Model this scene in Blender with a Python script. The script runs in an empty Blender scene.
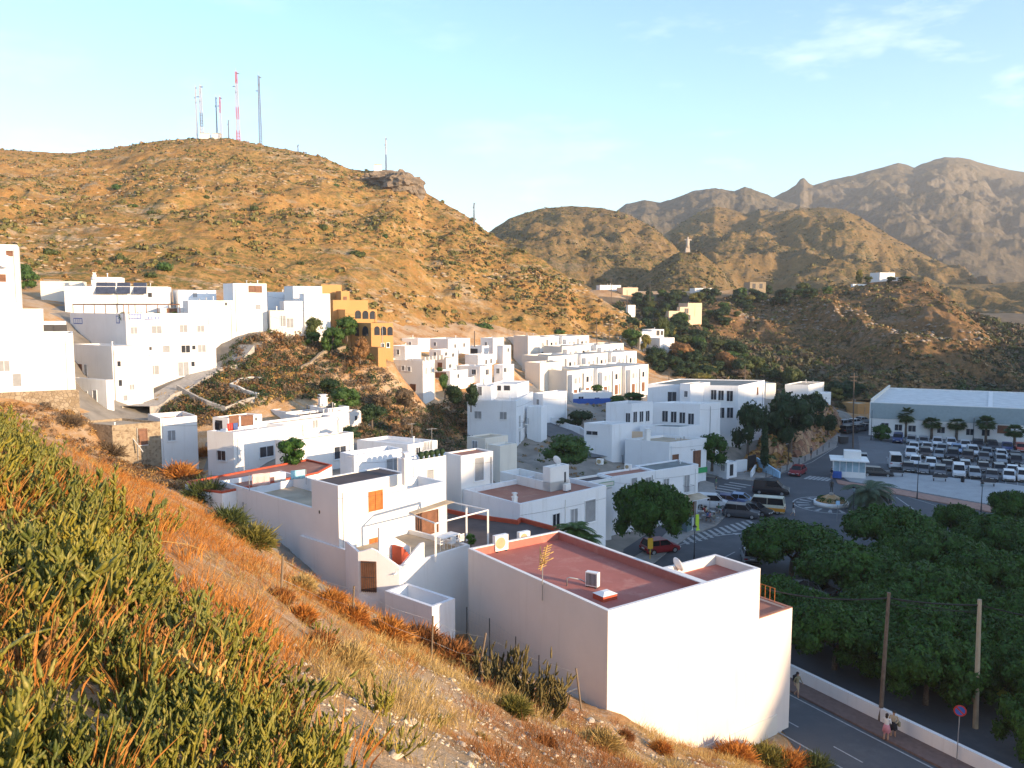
import bpy, bmesh, math, random
import numpy as np
from mathutils import Vector, Matrix, noise
random.seed(7); RNG = np.random.default_rng(7)
PI = math.pi
S = 1.083                      # metres per measuring unit
HC = 24 * S                    # eye height above the street
F = 830.0
PITCH = math.atan(79 / F)
CP, SP = math.cos(PITCH), math.sin(PITCH)
SC = bpy.context.scene
COL = SC.collection

# ------------------------------------------------------------------ camera maths (measuring only)
def ray(px, py):
    dx = (px - 512) / F; dy = (384 - py) / F
    return Vector((dx, CP + dy * SP, -SP + dy * CP))
def P(px, py, d):
    r = ray(px, py); return Vector((0, 0, HC)) + r * (d * S / r.y)
def G(px, py, z=0.0):
    r = ray(px, py); t = (z - HC) / r.z
    v = Vector((0, 0, HC)) + r * t; v.z = z; return v
def ZP(py, d): return P(512, py, d).z
def proj(x, y, z):
    zz = z - HC; D = y * CP - zz * SP; U = y * SP + zz * CP
    D = np.maximum(D, 1e-3)
    return 512 + F * x / D, 384 - F * U / D

# ------------------------------------------------------------------ objects
def tagit(o, label=None, cat=None, group=None, kind=None):
    if label: o['label'] = label
    if label and len(label.split()) > 16: print('LONG', label)
    if cat: o['category'] = cat
    if group: o['group'] = group
    if kind: o['kind'] = kind
    return o
def T(name, label, cat, loc=(0, 0, 0), rz=0, group=None):
    o = bpy.data.objects.new(name, None); o.empty_display_size = .3
    COL.objects.link(o); o.location = loc; o.rotation_euler = (0, 0, rz)
    return tagit(o, label, cat, group)
def link(name, me, m, parent=None):
    o = bpy.data.objects.new(name, me)
    if m is not None:
        for mm in (m if isinstance(m, (list, tuple)) else [m]): me.materials.append(mm)
    COL.objects.link(o)
    if parent: o.parent = parent
    return o
def base_of(o):
    v = Vector((0, 0, 0))
    while o: v = v + o.location; o = o.parent
    return v
def tree_copy(o, parent=None, mats=None):
    c = o.copy(); COL.objects.link(c); c.parent = parent
    for ch in list(o.children): tree_copy(ch, c)
    return c

class MB:
    """collects simple solids; build() links them as one mesh"""
    def __init__(s): s.v = []; s.f = []; s.mi = []; s.smooth = []
    def add(s, vs, fs, mi=0, sm=False):
        b = len(s.v); s.v += [tuple(v) for v in vs]
        for f in fs: s.f.append(tuple(b + i for i in f)); s.mi.append(mi); s.smooth.append(sm)
        return s
    def box(s, c, sz, rz=0, mi=0, taper=1.0):
        hx, hy, hz = sz[0] / 2, sz[1] / 2, sz[2] / 2; ca, sa = math.cos(rz), math.sin(rz); vs = []
        for z, k in ((-hz, 1), (hz, taper)):
            for x, y in ((-hx, -hy), (hx, -hy), (hx, hy), (-hx, hy)):
                x *= k; y *= k
                vs.append((c[0] + x * ca - y * sa, c[1] + x * sa + y * ca, c[2] + z))
        return s.add(vs, [(3, 2, 1, 0), (4, 5, 6, 7), (0, 1, 5, 4), (1, 2, 6, 5), (2, 3, 7, 6), (3, 0, 4, 7)], mi)
    def obox(s, o, ex, ey, ez, mi=0):
        """box from corner o with edge vectors"""
        o, ex, ey, ez = Vector(o), Vector(ex), Vector(ey), Vector(ez)
        vs = [o, o + ex, o + ex + ey, o + ey, o + ez, o + ex + ez, o + ex + ey + ez, o + ey + ez]
        fs = [(3, 2, 1, 0), (4, 5, 6, 7), (0, 1, 5, 4), (1, 2, 6, 5), (2, 3, 7, 6), (3, 0, 4, 7)]
        if ex.cross(ey).dot(ez) < 0: fs = [f[::-1] for f in fs]
        return s.add(vs, fs, mi)
    def tube(s, a, b, r0, r1=None, n=8, mi=0, caps=True, sm=True):
        a, b = Vector(a), Vector(b); r1 = r0 if r1 is None else r1
        d = (b - a).normalized() if (b - a).length > 1e-6 else Vector((0, 0, 1))
        u = d.orthogonal().normalized(); w = d.cross(u); vs = []
        for p, r in ((a, r0), (b, r1)):
            for i in range(n):
                t = 2 * PI * i / n; vs.append(p + u * math.cos(t) * r + w * math.sin(t) * r)
        fs = [(i, (i + 1) % n, n + (i + 1) % n, n + i) for i in range(n)]
        s.add(vs, fs, mi, sm)
        if caps: s.add(vs[:n], [tuple(range(n))[::-1]], mi); s.add(vs[n:], [tuple(range(n))], mi)
        return s
    def path(s, pts, rs, n=6, mi=0):
        """tube through points"""
        pts = [Vector(p) for p in pts]; vs = []; m = len(pts)
        if not isinstance(rs, (list, tuple)): rs = [rs] * m
        u = None
        for i, p in enumerate(pts):
            d = (pts[min(i + 1, m - 1)] - pts[max(i - 1, 0)]).normalized()
            u = d.orthogonal().normalized() if u is None else (u - d * u.dot(d)).normalized()
            w = d.cross(u)
            for k in range(n):
                t = 2 * PI * k / n; vs.append(p + (u * math.cos(t) + w * math.sin(t)) * rs[i])
        fs = [(i * n + k, i * n + (k + 1) % n, (i + 1) * n + (k + 1) % n, (i + 1) * n + k) for i in range(m - 1) for k in range(n)]
        fs += [tuple(range(n))[::-1], tuple((m - 1) * n + k for k in range(n))]
        return s.add(vs, fs, mi, True)
    def prism(s, pts, z0, z1, mi=0):
        n = len(pts); a = sum(pts[i][0] * pts[(i + 1) % n][1] - pts[(i + 1) % n][0] * pts[i][1] for i in range(n))
        if a < 0: pts = pts[::-1]
        vs = [(p[0], p[1], z0) for p in pts] + [(p[0], p[1], z1) for p in pts]
        fs = [tuple(range(n))[::-1], tuple(range(n, 2 * n))] + [(i, (i + 1) % n, n + (i + 1) % n, n + i) for i in range(n)]
        return s.add(vs, fs, mi)
    def sheet(s, pts, z=None, mi=0):
        n = len(pts); a = sum(pts[i][0] * pts[(i + 1) % n][1] - pts[(i + 1) % n][0] * pts[i][1] for i in range(n))
        if a < 0: pts = pts[::-1]
        return s.add([(p[0], p[1], p[2] if z is None else z) for p in pts], [tuple(range(n))], mi)
    def ball(s, c, r, n=10, m=6, mi=0, z0=-1.0):
        rx, ry, rz = (r, r, r) if not isinstance(r, (tuple, list)) else r; vs = []
        for j in range(m + 1):
            ph = -PI / 2 + PI * j / m; ph = max(ph, math.asin(max(-1, z0)))
            for i in range(n):
                t = 2 * PI * i / n; vs.append((c[0] + rx * math.cos(ph) * math.cos(t), c[1] + ry * math.cos(ph) * math.sin(t), c[2] + rz * math.sin(ph)))
        fs = [(j * n + i, j * n + (i + 1) % n, (j + 1) * n + (i + 1) % n, (j + 1) * n + i) for j in range(m) for i in range(n)]
        return s.add(vs, fs, mi, True)
    def lathe(s, c, prof, n=12, mi=0):
        vs = [(c[0] + r * math.cos(2 * PI * i / n), c[1] + r * math.sin(2 * PI * i / n), c[2] + z) for r, z in prof for i in range(n)]
        fs = [(j * n + i, j * n + (i + 1) % n, (j + 1) * n + (i + 1) % n, (j + 1) * n + i) for j in range(len(prof) - 1) for i in range(n)]
        fs.append(tuple(range(n))[::-1]); k = (len(prof) - 1) * n; fs.append(tuple(range(k, k + n)))
        return s.add(vs, fs, mi, True)
    def mesh(s, name, off=(0, 0, 0)):
        me = bpy.data.meshes.new(name)
        me.from_pydata([(v[0] - off[0], v[1] - off[1], v[2] - off[2]) for v in s.v], [], s.f)
        me.polygons.foreach_set('material_index', s.mi); me.polygons.foreach_set('use_smooth', s.smooth)
        me.update(); return me
    def build(s, name, m, parent=None, world=True):
        off = base_of(parent) if (parent and world) else (0, 0, 0)
        return link(name, s.mesh(name, off), m, parent)
    def top(s, name, m, label, cat, group=None, kind=None):
        """a thing that is one mesh: its origin at its base"""
        a = np.array(s.v); b = (a[:, 0].mean(), a[:, 1].mean(), a[:, 2].min())
        o = link(name, s.mesh(name, b), m); o.location = b
        return tagit(o, label, cat, group, kind)

def np_mesh(name, V, Fa, smooth=False):
    """V (n,3), Fa (m,4) or (m,3)"""
    me = bpy.data.meshes.new(name); k = Fa.shape[1]
    me.vertices.add(len(V)); me.vertices.foreach_set('co', np.ascontiguousarray(V, dtype=np.float32).ravel())
    me.loops.add(len(Fa) * k); me.loops.foreach_set('vertex_index', np.ascontiguousarray(Fa, dtype=np.int32).ravel())
    me.polygons.add(len(Fa)); me.polygons.foreach_set('loop_start', np.arange(0, len(Fa) * k, k, dtype=np.int32))
    if smooth: me.polygons.foreach_set('use_smooth', np.ones(len(Fa), dtype=bool))
    me.update(calc_edges=True); me.validate(); return me

# ------------------------------------------------------------------ materials
def new_mat(name):
    m = bpy.data.materials.new(name); m.use_nodes = True
    nt = m.node_tree; b = nt.nodes['Principled BSDF']; return m, nt, b
def nd(nt, typ, **kw):
    n = nt.nodes.new(typ)
    for k, v in kw.items():
        if k in n.inputs.keys(): n.inputs[k].default_value = v
        else: setattr(n, k, v)
    return n
def ramp(nt, fac, stops):
    r = nt.nodes.new('ShaderNodeValToRGB'); nt.links.new(fac, r.inputs[0])
    e = r.color_ramp.elements
    while len(e) < len(stops): e.new(.5)
    for i, (p, c) in enumerate(stops): e[i].position = p; e[i].color = (*c, 1) if len(c) == 3 else c
    return r.outputs[0]
def mixc(nt, fac, a, b, blend='MIX'):
    m = nt.nodes.new('ShaderNodeMix'); m.data_type = 'RGBA'; m.blend_type = blend
    for i, x in ((0, fac), (6, a), (7, b)):
        if hasattr(x, 'is_linked') or hasattr(x, 'links'): nt.links.new(x, m.inputs[i])
        else: m.inputs[i].default_value = x if i == 0 else (*x, 1)
    return m.outputs[2]
def coords(nt, world=False):
    if world: return nt.nodes.new('ShaderNodeNewGeometry').outputs['Position']
    return nt.nodes.new('ShaderNodeTexCoord').outputs['Object']
def noisef(nt, co, scale, detail=4, rough=.6, stretch=None):
    if stretch:
        mp = nt.nodes.new('ShaderNodeMapping'); mp.inputs['Scale'].default_value = stretch; nt.links.new(co, mp.inputs[0]); co = mp.outputs[0]
    n = nd(nt, 'ShaderNodeTexNoise', Scale=scale, Detail=detail, Roughness=rough); nt.links.new(co, n.inputs['Vector'])
    return n.outputs['Fac']
def bump(nt, b, h, strength=.3, dist=.05):
    bp = nd(nt, 'ShaderNodeBump', Strength=strength, Distance=dist); nt.links.new(h, bp.inputs['Height']); nt.links.new(bp.outputs[0], b.inputs['Normal'])
def M(name, col, rough=.7, metal=0, var=.12, scale=2.0, bmp=0, bscale=20, emit=None, spec=.4, trans=0):
    """plain surface with slight patchy variation of its own colour"""
    m, nt, b = new_mat(name)
    b.inputs['Roughness'].default_value = rough; b.inputs['Metallic'].default_value = metal
    b.inputs['Specular IOR Level'].default_value = spec
    co = coords(nt); n = noisef(nt, co, scale, 5)
    lo = tuple(c * (1 - var) for c in col); hi = tuple(min(1, c * (1 + var)) for c in col)
    nt.links.new(ramp(nt, n, [(.3, lo), (.7, hi)]), b.inputs['Base Color'])
    if bmp: bump(nt, b, noisef(nt, co, bscale, 4), bmp)
    return m
def stucco(name, col, grime=(.55, .5, .44), amt=.25):
    m, nt, b = new_mat(name); b.inputs['Roughness'].default_value = .85; b.inputs['Specular IOR Level'].default_value = .2
    co = coords(nt, True)
    patch = noisef(nt, co, .35, 5, .65)
    streak = noisef(nt, co, 1.0, 4, .6, (2.2, 2.2, .18))
    fine = noisef(nt, co, 9, 3)
    a = ramp(nt, patch, [(.35, tuple(c * .94 for c in col)), (.65, col)])
    f1 = ramp(nt, streak, [(.56, (0, 0, 0)), (.8, (amt, amt, amt))])
    c2 = mixc(nt, f1, a, grime)
    f2 = ramp(nt, fine, [(.6, (0, 0, 0)), (.85, (amt * .5,) * 3)])
    c3 = mixc(nt, f2, c2, grime)
    nt.links.new(c3, b.inputs['Base Color'])
    bump(nt, b, noisef(nt, co, 14, 5), .25, .02)
    return m
def foliage(name, dark, light, scale=1.2, trans=.25, dry=None):
    m, nt, b = new_mat(name); b.inputs['Roughness'].default_value = .6; b.inputs['Specular IOR Level'].default_value = .25
    co = coords(nt, True)
    n = noisef(nt, co, scale, 3, .7); n2 = noisef(nt, co, scale * 7, 2)
    c = ramp(nt, n, [(.32, dark), (.68, light)])
    c = mixc(nt, ramp(nt, n2, [(.45, (0, 0, 0)), (.72, (.8, .8, .8))]), c, light)  # fine pale flecks paint leaf highlights into the colour
    c = mixc(nt, ramp(nt, noisef(nt, co, scale * 11, 2), [(.36, (.75, .75, .75)), (.52, (0, 0, 0))]), c, tuple(x * .45 for x in dark))  # fine dark flecks paint the shade of leaf gaps into the colour
    if dry: c = mixc(nt, ramp(nt, noisef(nt, co, scale * .6, 3), [(.58, (0, 0, 0)), (.68, (.8, .8, .8))]), c, dry)
    nt.links.new(c, b.inputs['Base Color'])
    if trans:
        tr = nt.nodes.new('ShaderNodeBsdfTranslucent'); nt.links.new(c, tr.inputs[0])
        mx = nt.nodes.new('ShaderNodeMixShader'); mx.inputs[0].default_value = trans
        out = nt.nodes['Material Output']; nt.links.new(b.outputs[0], mx.inputs[1]); nt.links.new(tr.outputs[0], mx.inputs[2]); nt.links.new(mx.outputs[0], out.inputs[0])
    return m
WHITE = stucco('white_render', (.79, .775, .745), amt=.36)
WHITE_B = stucco('cool_white_render', (.77, .785, .80), (.42, .40, .36), amt=.36)
CREAM = stucco('cream_render', (.74, .69, .60), amt=.4)
PINKW = stucco('pinkish_cream_render', (.74, .665, .60), (.5, .42, .34), .3)
GREYW = stucco('weathered_render', (.60, .58, .53), (.3, .26, .2), .55)
PEACH = stucco('peach_render', (.70, .52, .36), amt=.2)
OCHRE = stucco('ochre_render', (.50, .28, .11), (.4, .2, .08), .3)
RUIN = None
STONE = None
def brickish(name, c1, c2, mortar, scale, bw=.5, rh=.25, world=True):
    m, nt, b = new_mat(name); b.inputs['Roughness'].default_value = .9
    vo = nd(nt, 'ShaderNodeTexVoronoi', Scale=scale); nt.links.new(coords(nt, world), vo.inputs['Vector'])
    d = nd(nt, 'ShaderNodeTexVoronoi', Scale=scale, feature='DISTANCE_TO_EDGE'); nt.links.new(coords(nt, world), d.inputs['Vector'])
    sep = nt.nodes.new('ShaderNodeSeparateColor'); nt.links.new(vo.outputs['Color'], sep.inputs[0])
    c = ramp(nt, sep.outputs[0], [(0, c1), (1, c2)])
    f = ramp(nt, d.outputs['Distance'], [(.02, (1, 1, 1)), (.08, (0, 0, 0))])
    nt.links.new(mixc(nt, f, c, mortar), b.inputs['Base Color']); bump(nt, b, d.outputs['Distance'], .6, .05)
    return m
STONE = brickish('rubble_stone', (.24, .18, .11), (.38, .31, .22), (.16, .12, .08), 2.6)
BANKM = brickish('red_rock', (.24, .10, .055), (.42, .27, .14), (.15, .08, .05), .9)
RUIN = brickish('bare_masonry', (.20, .145, .09), (.36, .285, .19), (.34, .27, .18), 3.4)
def worn(name, col, pale, dark, sc=.35, rough=.8):
    m, nt, b = new_mat(name); b.inputs['Roughness'].default_value = rough; b.inputs['Specular IOR Level'].default_value = .25; co = coords(nt, True)
    c = ramp(nt, noisef(nt, co, sc, 6, .7), [(.35, tuple(x * .88 for x in col)), (.6, col)])
    c = mixc(nt, ramp(nt, noisef(nt, co, sc * 1.7, 5, .75), [(.52, (0, 0, 0)), (.66, (.55,) * 3)]), c, pale)
    c = mixc(nt, ramp(nt, noisef(nt, co, sc * 3.1, 5, .8, (1, 1.6, 1)), [(.60, (0, 0, 0)), (.72, (.5,) * 3)]), c, dark)
    c = mixc(nt, ramp(nt, noisef(nt, co, 22, 3), [(.5, (0, 0, 0)), (.8, (.35,) * 3)]), c, dark)
    nt.links.new(c, b.inputs['Base Color']); bump(nt, b, noisef(nt, co, 18, 4), .2, .02); return m
ROOFRED = worn('red_roof_paint', (.44, .155, .12), (.52, .27, .21), (.30, .095, .07), .4)
ROOFRED2 = worn('terracotta_roof_paint', (.36, .165, .115), (.45, .28, .2), (.22, .10, .07), .4)
ROOFDK = M('dark_roof_felt', (.075, .058, .055), .85, var=.3, scale=.6, bmp=.2)
ROOFGR = M('grey_green_roof_felt', (.15, .17, .165), .85, var=.25, scale=.5, bmp=.2)
ROOFWH = M('white_roof_coating', (.60, .60, .58), .8, var=.15, scale=.6, bmp=.1)
ROOFTAN = M('tan_roof_screed', (.42, .34, .24), .85, var=.25, scale=.5, bmp=.1)
REDTRIM = M('red_parapet_paint', (.42, .07, .03), .7, var=.15)
GLASS = M('dark_glass_and_arch_shade', (.03, .035, .045), .12, var=.5, scale=.8, spec=.6)
GLASSB = M('pale_shop_glass', (.30, .42, .48), .15, var=.3, scale=.8, spec=.6)
FRAMEW = M('white_window_frame', (.68, .69, .70), .5)
SHUTG = M('grey_roller_shutter', (.27, .28, .29), .6)
WOOD = M('orange_wood_shutter', (.42, .13, .025), .55, var=.3, scale=3)
WOODB = M('brown_wood_door', (.17, .075, .04), .6, var=.3, scale=3)
DARKM = M('dark_metal_and_opening_shade', (.045, .045, .05), .5, metal=.3)
GREYM = M('galvanised_metal', (.36, .37, .38), .45, metal=.6)
BLUEP = M('blue_paint', (.03, .10, .38), .6)
BLUEL = M('light_blue_paint', (.35, .55, .72), .6)
GREENP = M('green_paint', (.03, .30, .10), .6)
YELLOWP = M('yellow_paint', (.70, .40, .03), .55)
LIMEP = M('lime_yellow_cloth', (.55, .75, .05), .7)
REDP = M('red_paint', (.45, .03, .02), .5)
ASPH = worn('street_asphalt', (.088, .094, .103), (.13, .135, .14), (.055, .058, .064), .12, .9)
ASPHL = worn('pale_asphalt', (.14, .15, .16), (.19, .20, .21), (.09, .095, .10), .12, .9)
PAINT = M('road_marking_paint', (.32, .33, .33), .7, var=.25, scale=6)
PAVE = M('grey_paving', (.26, .245, .225), .85, var=.2, scale=1.2, bmp=.2)
PAVEP = M('pink_paving', (.33, .19, .145), .85, var=.2, scale=1.5, bmp=.2)
PAVEL = M('pale_plaza_paving', (.33, .34, .345), .85, var=.12, scale=.6, bmp=.2)
KERB = M('concrete_kerb', (.34, .33, .31), .85)
CONC = M('concrete', (.38, .35, .31), .9, var=.2, scale=2, bmp=.3)
POLEW = M('weathered_wood_pole', (.13, .095, .07), .85, var=.3, scale=4)
POLEC = M('concrete_pole', (.36, .30, .21), .85, var=.15)
FPOST = M('grey_fence_post', (.17, .13, .09), .85, var=.25)
BARK = M('bark', (.14, .11, .085), .9, var=.35, scale=6, bmp=.5)
PLASTW = M('white_plastic', (.78, .77, .74), .4, var=.05)
RUBBER = M('black_rubber', (.02, .02, .02), .7)
PANEL = M('solar_glass', (.05, .06, .09), .15, var=.3, spec=.6)
# ------------------------------------------------------------------ camera, light, sky
cam = bpy.data.cameras.new('camera'); co_ = bpy.data.objects.new('camera', cam); COL.objects.link(co_)
co_.location = (0, 0, HC); co_.rotation_euler = (PI / 2 - PITCH, 0, 0)
cam.sensor_width = 36; cam.lens = F * 36 / 1024; cam.clip_end = 20000; cam.clip_start = .1
SC.camera = co_
SUN_AZ, SUN_EL = math.radians(124), math.radians(10.5)
w = bpy.data.worlds.new('World'); SC.world = w; w.use_nodes = True
nt = w.node_tree; bg = nt.nodes['Background']
sky = nt.nodes.new('ShaderNodeTexSky'); sky.sky_type = 'NISHITA'; sky.sun_disc = False
sky.sun_elevation = SUN_EL; sky.sun_rotation = SUN_AZ; sky.altitude = 50; sky.air_density = 1.0; sky.dust_density = .4; sky.ozone_density = 2.8
# thin wisps of cloud
tc = nt.nodes.new('ShaderNodeTexCoord')
sxyz = nt.nodes.new('ShaderNodeSeparateXYZ'); nt.links.new(tc.outputs['Generated'], sxyz.inputs[0])
def mth(op, a, b=None):
    n = nt.nodes.new('ShaderNodeMath'); n.operation = op
    for i, x in enumerate((a, b)):
        if x is None: continue
        if isinstance(x, (int, float)): n.inputs[i].default_value = x
        else: nt.links.new(x, n.inputs[i])
    return n.outputs[0]
mp = nt.nodes.new('ShaderNodeMapping'); mp.inputs['Scale'].default_value = (3.2, 3.2, 11); mp.inputs['Location'].default_value = (1.3, 0.4, 2.2)
nt.links.new(tc.outputs['Generated'], mp.inputs[0])
cn = nt.nodes.new('ShaderNodeTexNoise'); cn.inputs['Scale'].default_value = 1.6; cn.inputs['Detail'].default_value = 9; cn.inputs['Roughness'].default_value = .62
nt.links.new(mp.outputs[0], cn.inputs['Vector'])
cm = ramp(nt, cn.outputs['Fac'], [(.53, (0, 0, 0)), (.80, (1, 1, 1))])
east = mth('MULTIPLY', mth('MAXIMUM', mth('SUBTRACT', sxyz.outputs[0], -.1), 0), .55)
fac = mth('MINIMUM', mth('ADD', mth('MULTIPLY', cm, mth('ADD', east, .12)), 0), .8)
cl = mixc(nt, fac, sky.outputs[0], (5.5, 5.4, 5.3))
nt.links.new(cl, bg.inputs['Color']); bg.inputs['Strength'].default_value = .15
sl = bpy.data.lights.new('sun', 'SUN'); so = bpy.data.objects.new('sun', sl); COL.objects.link(so)
sl.energy = 3.9; sl.angle = math.radians(.5); sl.color = (1, .73, .46)
sd = Vector((math.sin(SUN_AZ) * math.cos(SUN_EL), math.cos(SUN_AZ) * math.cos(SUN_EL), math.sin(SUN_EL)))
so.rotation_euler = (-sd).to_track_quat('-Z', 'Y').to_euler(); so.location = sd * 50 + Vector((0, 0, 40))
SC.view_settings.view_transform = 'Standard'; SC.view_settings.look = 'None'; SC.view_settings.gamma = 1
SC.view_settings.exposure = 1.62
SC.cycles.max_bounces = 6; SC.cycles.diffuse_bounces = 3; SC.cycles.glossy_bounces = 2; SC.cycles.volume_bounces = 0
SC.cycles.use_denoising = True

# ------------------------------------------------------------------ ground height
CTRL = []   # (x, y, z) ground control points
def gp(px, py, d): v = P(px, py, d); CTRL.append((v.x, v.y, v.z))
for a in [(0,768,4.2),(170,768,5),(330,768,7.5),(500,768,15),(650,768,27),(760,766,38),(0,700,5),(200,700,6.8),(350,700,12),(500,705,22),(580,718,31),
          (0,620,6.5),(150,620,9),(250,620,14),(330,620,25),(400,632,36),(460,655,37),(0,540,9),(120,540,13),(200,540,20),(260,550,34),(310,596,42),
          (0,480,12),(80,480,20),(130,480,32),(200,500,50),(250,530,50),(0,440,16),(40,450,28),(90,462,55),(0,412,22),(-150,400,20),(-150,600,7),
          (560,700,36),(365,622,45),(440,640,44),(300,580,50),(230,530,55),(640,738,38),(700,752,40),(760,758,43),
          (-100,430,40),(30,440,62),(120,480,66),(190,492,68),(75,415,80),(160,468,84),(200,480,84)]: gp(*a)
# road up the left village, terraces and the scrub knoll
for a in [(150,412,95),(172,388,98),(200,372,104),(216,362,110),(240,352,118),(220,402,96),(262,392,98),(300,360,112),(250,330,120),(330,335,130),(300,385,105),
          (340,395,108),(380,385,118),(400,405,120),(380,440,92),(420,430,105),(440,445,105),(360,330,130),(400,345,135),(210,440,88),(260,400,96),
          (371,356,116),(386,352,117),(394,358,118),(354,352,116),(240,290,150),(120,282,150),(0,290,125),(320,300,150),(430,330,175),(500,335,190),(600,345,205),(0,300,105),(-120,300,100)]: gp(*a)
# mid town and valley
for a in [(460,450,112),(500,455,105),(540,432,124),(596,455,112),(580,410,135),(620,400,150),(560,395,160),(650,400,165),(520,370,180),(600,360,195),(660,375,200),
          (700,385,190),(640,350,230),(700,345,240),(620,318,310),(700,314,330),(800,312,340),(740,400,160),(800,400,175),(790,410,172),(820,420,168),
          (760,440,135),(700,445,130),(850,395,200)]: gp(*a)
for x, y, z in [(0,0,22.3),(-10,0,24),(-30,0,29),(-60,20,31),(-60,50,27),(-100,60,33),(-30,-30,28),(0,-25,20),(15,-20,13),(30,-25,5),(8,8,16.2),(14,15,10),(20,22,4),
                (-80,90,27),(-160,120,45),(-200,0,50),(-160,-120,40),(300,300,5),(500,200,5),(900,600,10),(600,-300,0),(0,-500,10),(2500,2500,0),(-2500,2500,0),(2500,-2500,-5),(-2500,-2500,0),
                (0,1200,14),(600,1200,14),(-600,900,20),(1200,1500,10),(100,420,19),(220,420,19),(300,420,19),(60,330,18),(150,330,20),(230,330,20),(400,400,15),(120,260,10),(200,260,6),(60,270,12),(0,600,14),(250,600,14),(500,600,12),(150,215,3),(100,215,4),(210,215,4),(200,-60,0),(350,0,0)]:
    CTRL.append((x * S, y * S, z * S))
FLAT = [(a * S, b * S) for a, b in [(16,30),(15.2,47.2),(11,56),(9.5,70),(11,80),(18,92),(25,113),(33,119),(56,147),(64,165),(85,182),(260,190),(320,100),(260,-60),(60,-60),(34,0)]]
def seg_dist(X, Y, poly):
    d = np.full(X.shape, 1e9); ins = np.zeros(X.shape, bool); n = len(poly)
    for i in range(n):
        x0, y0 = poly[i]; x1, y1 = poly[(i + 1) % n]
        ex, ey = x1 - x0, y1 - y0; t = np.clip(((X - x0) * ex + (Y - y0) * ey) / (ex * ex + ey * ey), 0, 1)
        d = np.minimum(d, np.hypot(X - x0 - t * ex, Y - y0 - t * ey))
        c = ((y0 > Y) != (y1 > Y)) & (X < (x1 - x0) * (Y - y0) / (y1 - y0 + 1e-12) + x0)
        ins ^= c
    return np.where(ins, -d, d)
class Ground:
    def fit(s):
        C = np.array(CTRL, float); keep = []
        for i, p in enumerate(C):
            if all(np.hypot(*(p[:2] - C[j][:2])) > 1.2 for j in keep): keep.append(i)
        C = C[keep]; s.C = C; n = len(C)
        A = np.zeros((n + 3, n + 3)); r = np.hypot(C[:, None, 0] - C[None, :, 0], C[:, None, 1] - C[None, :, 1])
        A[:n, :n] = r - np.eye(n) * .6
        A[:n, n] = A[n, :n] = 1; A[:n, n + 1] = A[n + 1, :n] = C[:, 0]; A[:n, n + 2] = A[n + 2, :n] = C[:, 1]
        b = np.zeros(n + 3); b[:n] = C[:, 2]; s.w = np.linalg.solve(A, b)
    def __call__(s, x, y):
        x = np.asarray(x, float); y = np.asarray(y, float); sh = x.shape; X = x.ravel(); Y = y.ravel(); n = len(s.C)
        z = np.empty(len(X))
        for a in range(0, len(X), 20000):
            xx, yy = X[a:a + 20000], Y[a:a + 20000]
            r = np.hypot(xx[:, None] - s.C[None, :, 0], yy[:, None] - s.C[None, :, 1])
            z[a:a + 20000] = r @ s.w[:n] + s.w[n] + s.w[n + 1] * xx + s.w[n + 2] * yy
        d = seg_dist(X, Y, FLAT); k = np.clip(d / 5.0, 0, 1); k = k * k * (3 - 2 * k)
        z = -.06 * (1 - k) + z * k
        return z.reshape(sh)
H = Ground()
def vnoise(x, y, seed=0):
    """smooth value noise, numpy"""
    xi = np.floor(x).astype(int); yi = np.floor(y).astype(int); fx = x - xi; fy = y - yi
    fx = fx * fx * (3 - 2 * fx); fy = fy * fy * (3 - 2 * fy)
    def h(a, b):
        v = (a * 374761393 + b * 668265263 + seed * 1274126177) & 0x7fffffff
        v = ((v ^ (v >> 13)) * 1274126177) & 0x7fffffff
        return ((v ^ (v >> 16)) & 0xffff) / 65535.0
    return (h(xi, yi) * (1 - fx) + h(xi + 1, yi) * fx) * (1 - fy) + (h(xi, yi + 1) * (1 - fx) + h(xi + 1, yi + 1) * fx) * fy
def fbm(x, y, o=4, seed=0):
    s = 0; a = .5
    for i in range(o): s = s + a * (vnoise(x, y, seed + i) - .5); x = x * 2.03; y = y * 2.03; a *= .5
    return s
def groundz(x, y):
    z = H(x, y); x = np.asarray(x, float); y = np.asarray(y, float)
    d = seg_dist(x.ravel(), y.ravel(), FLAT).reshape(x.shape); k = np.clip(d / 4, 0, 1)
    r = np.hypot(x, y)
    return z + k * (fbm(x * .5, y * .5, 5, 3) * np.clip(r / 40, .35, 1) * 1.1)

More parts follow.
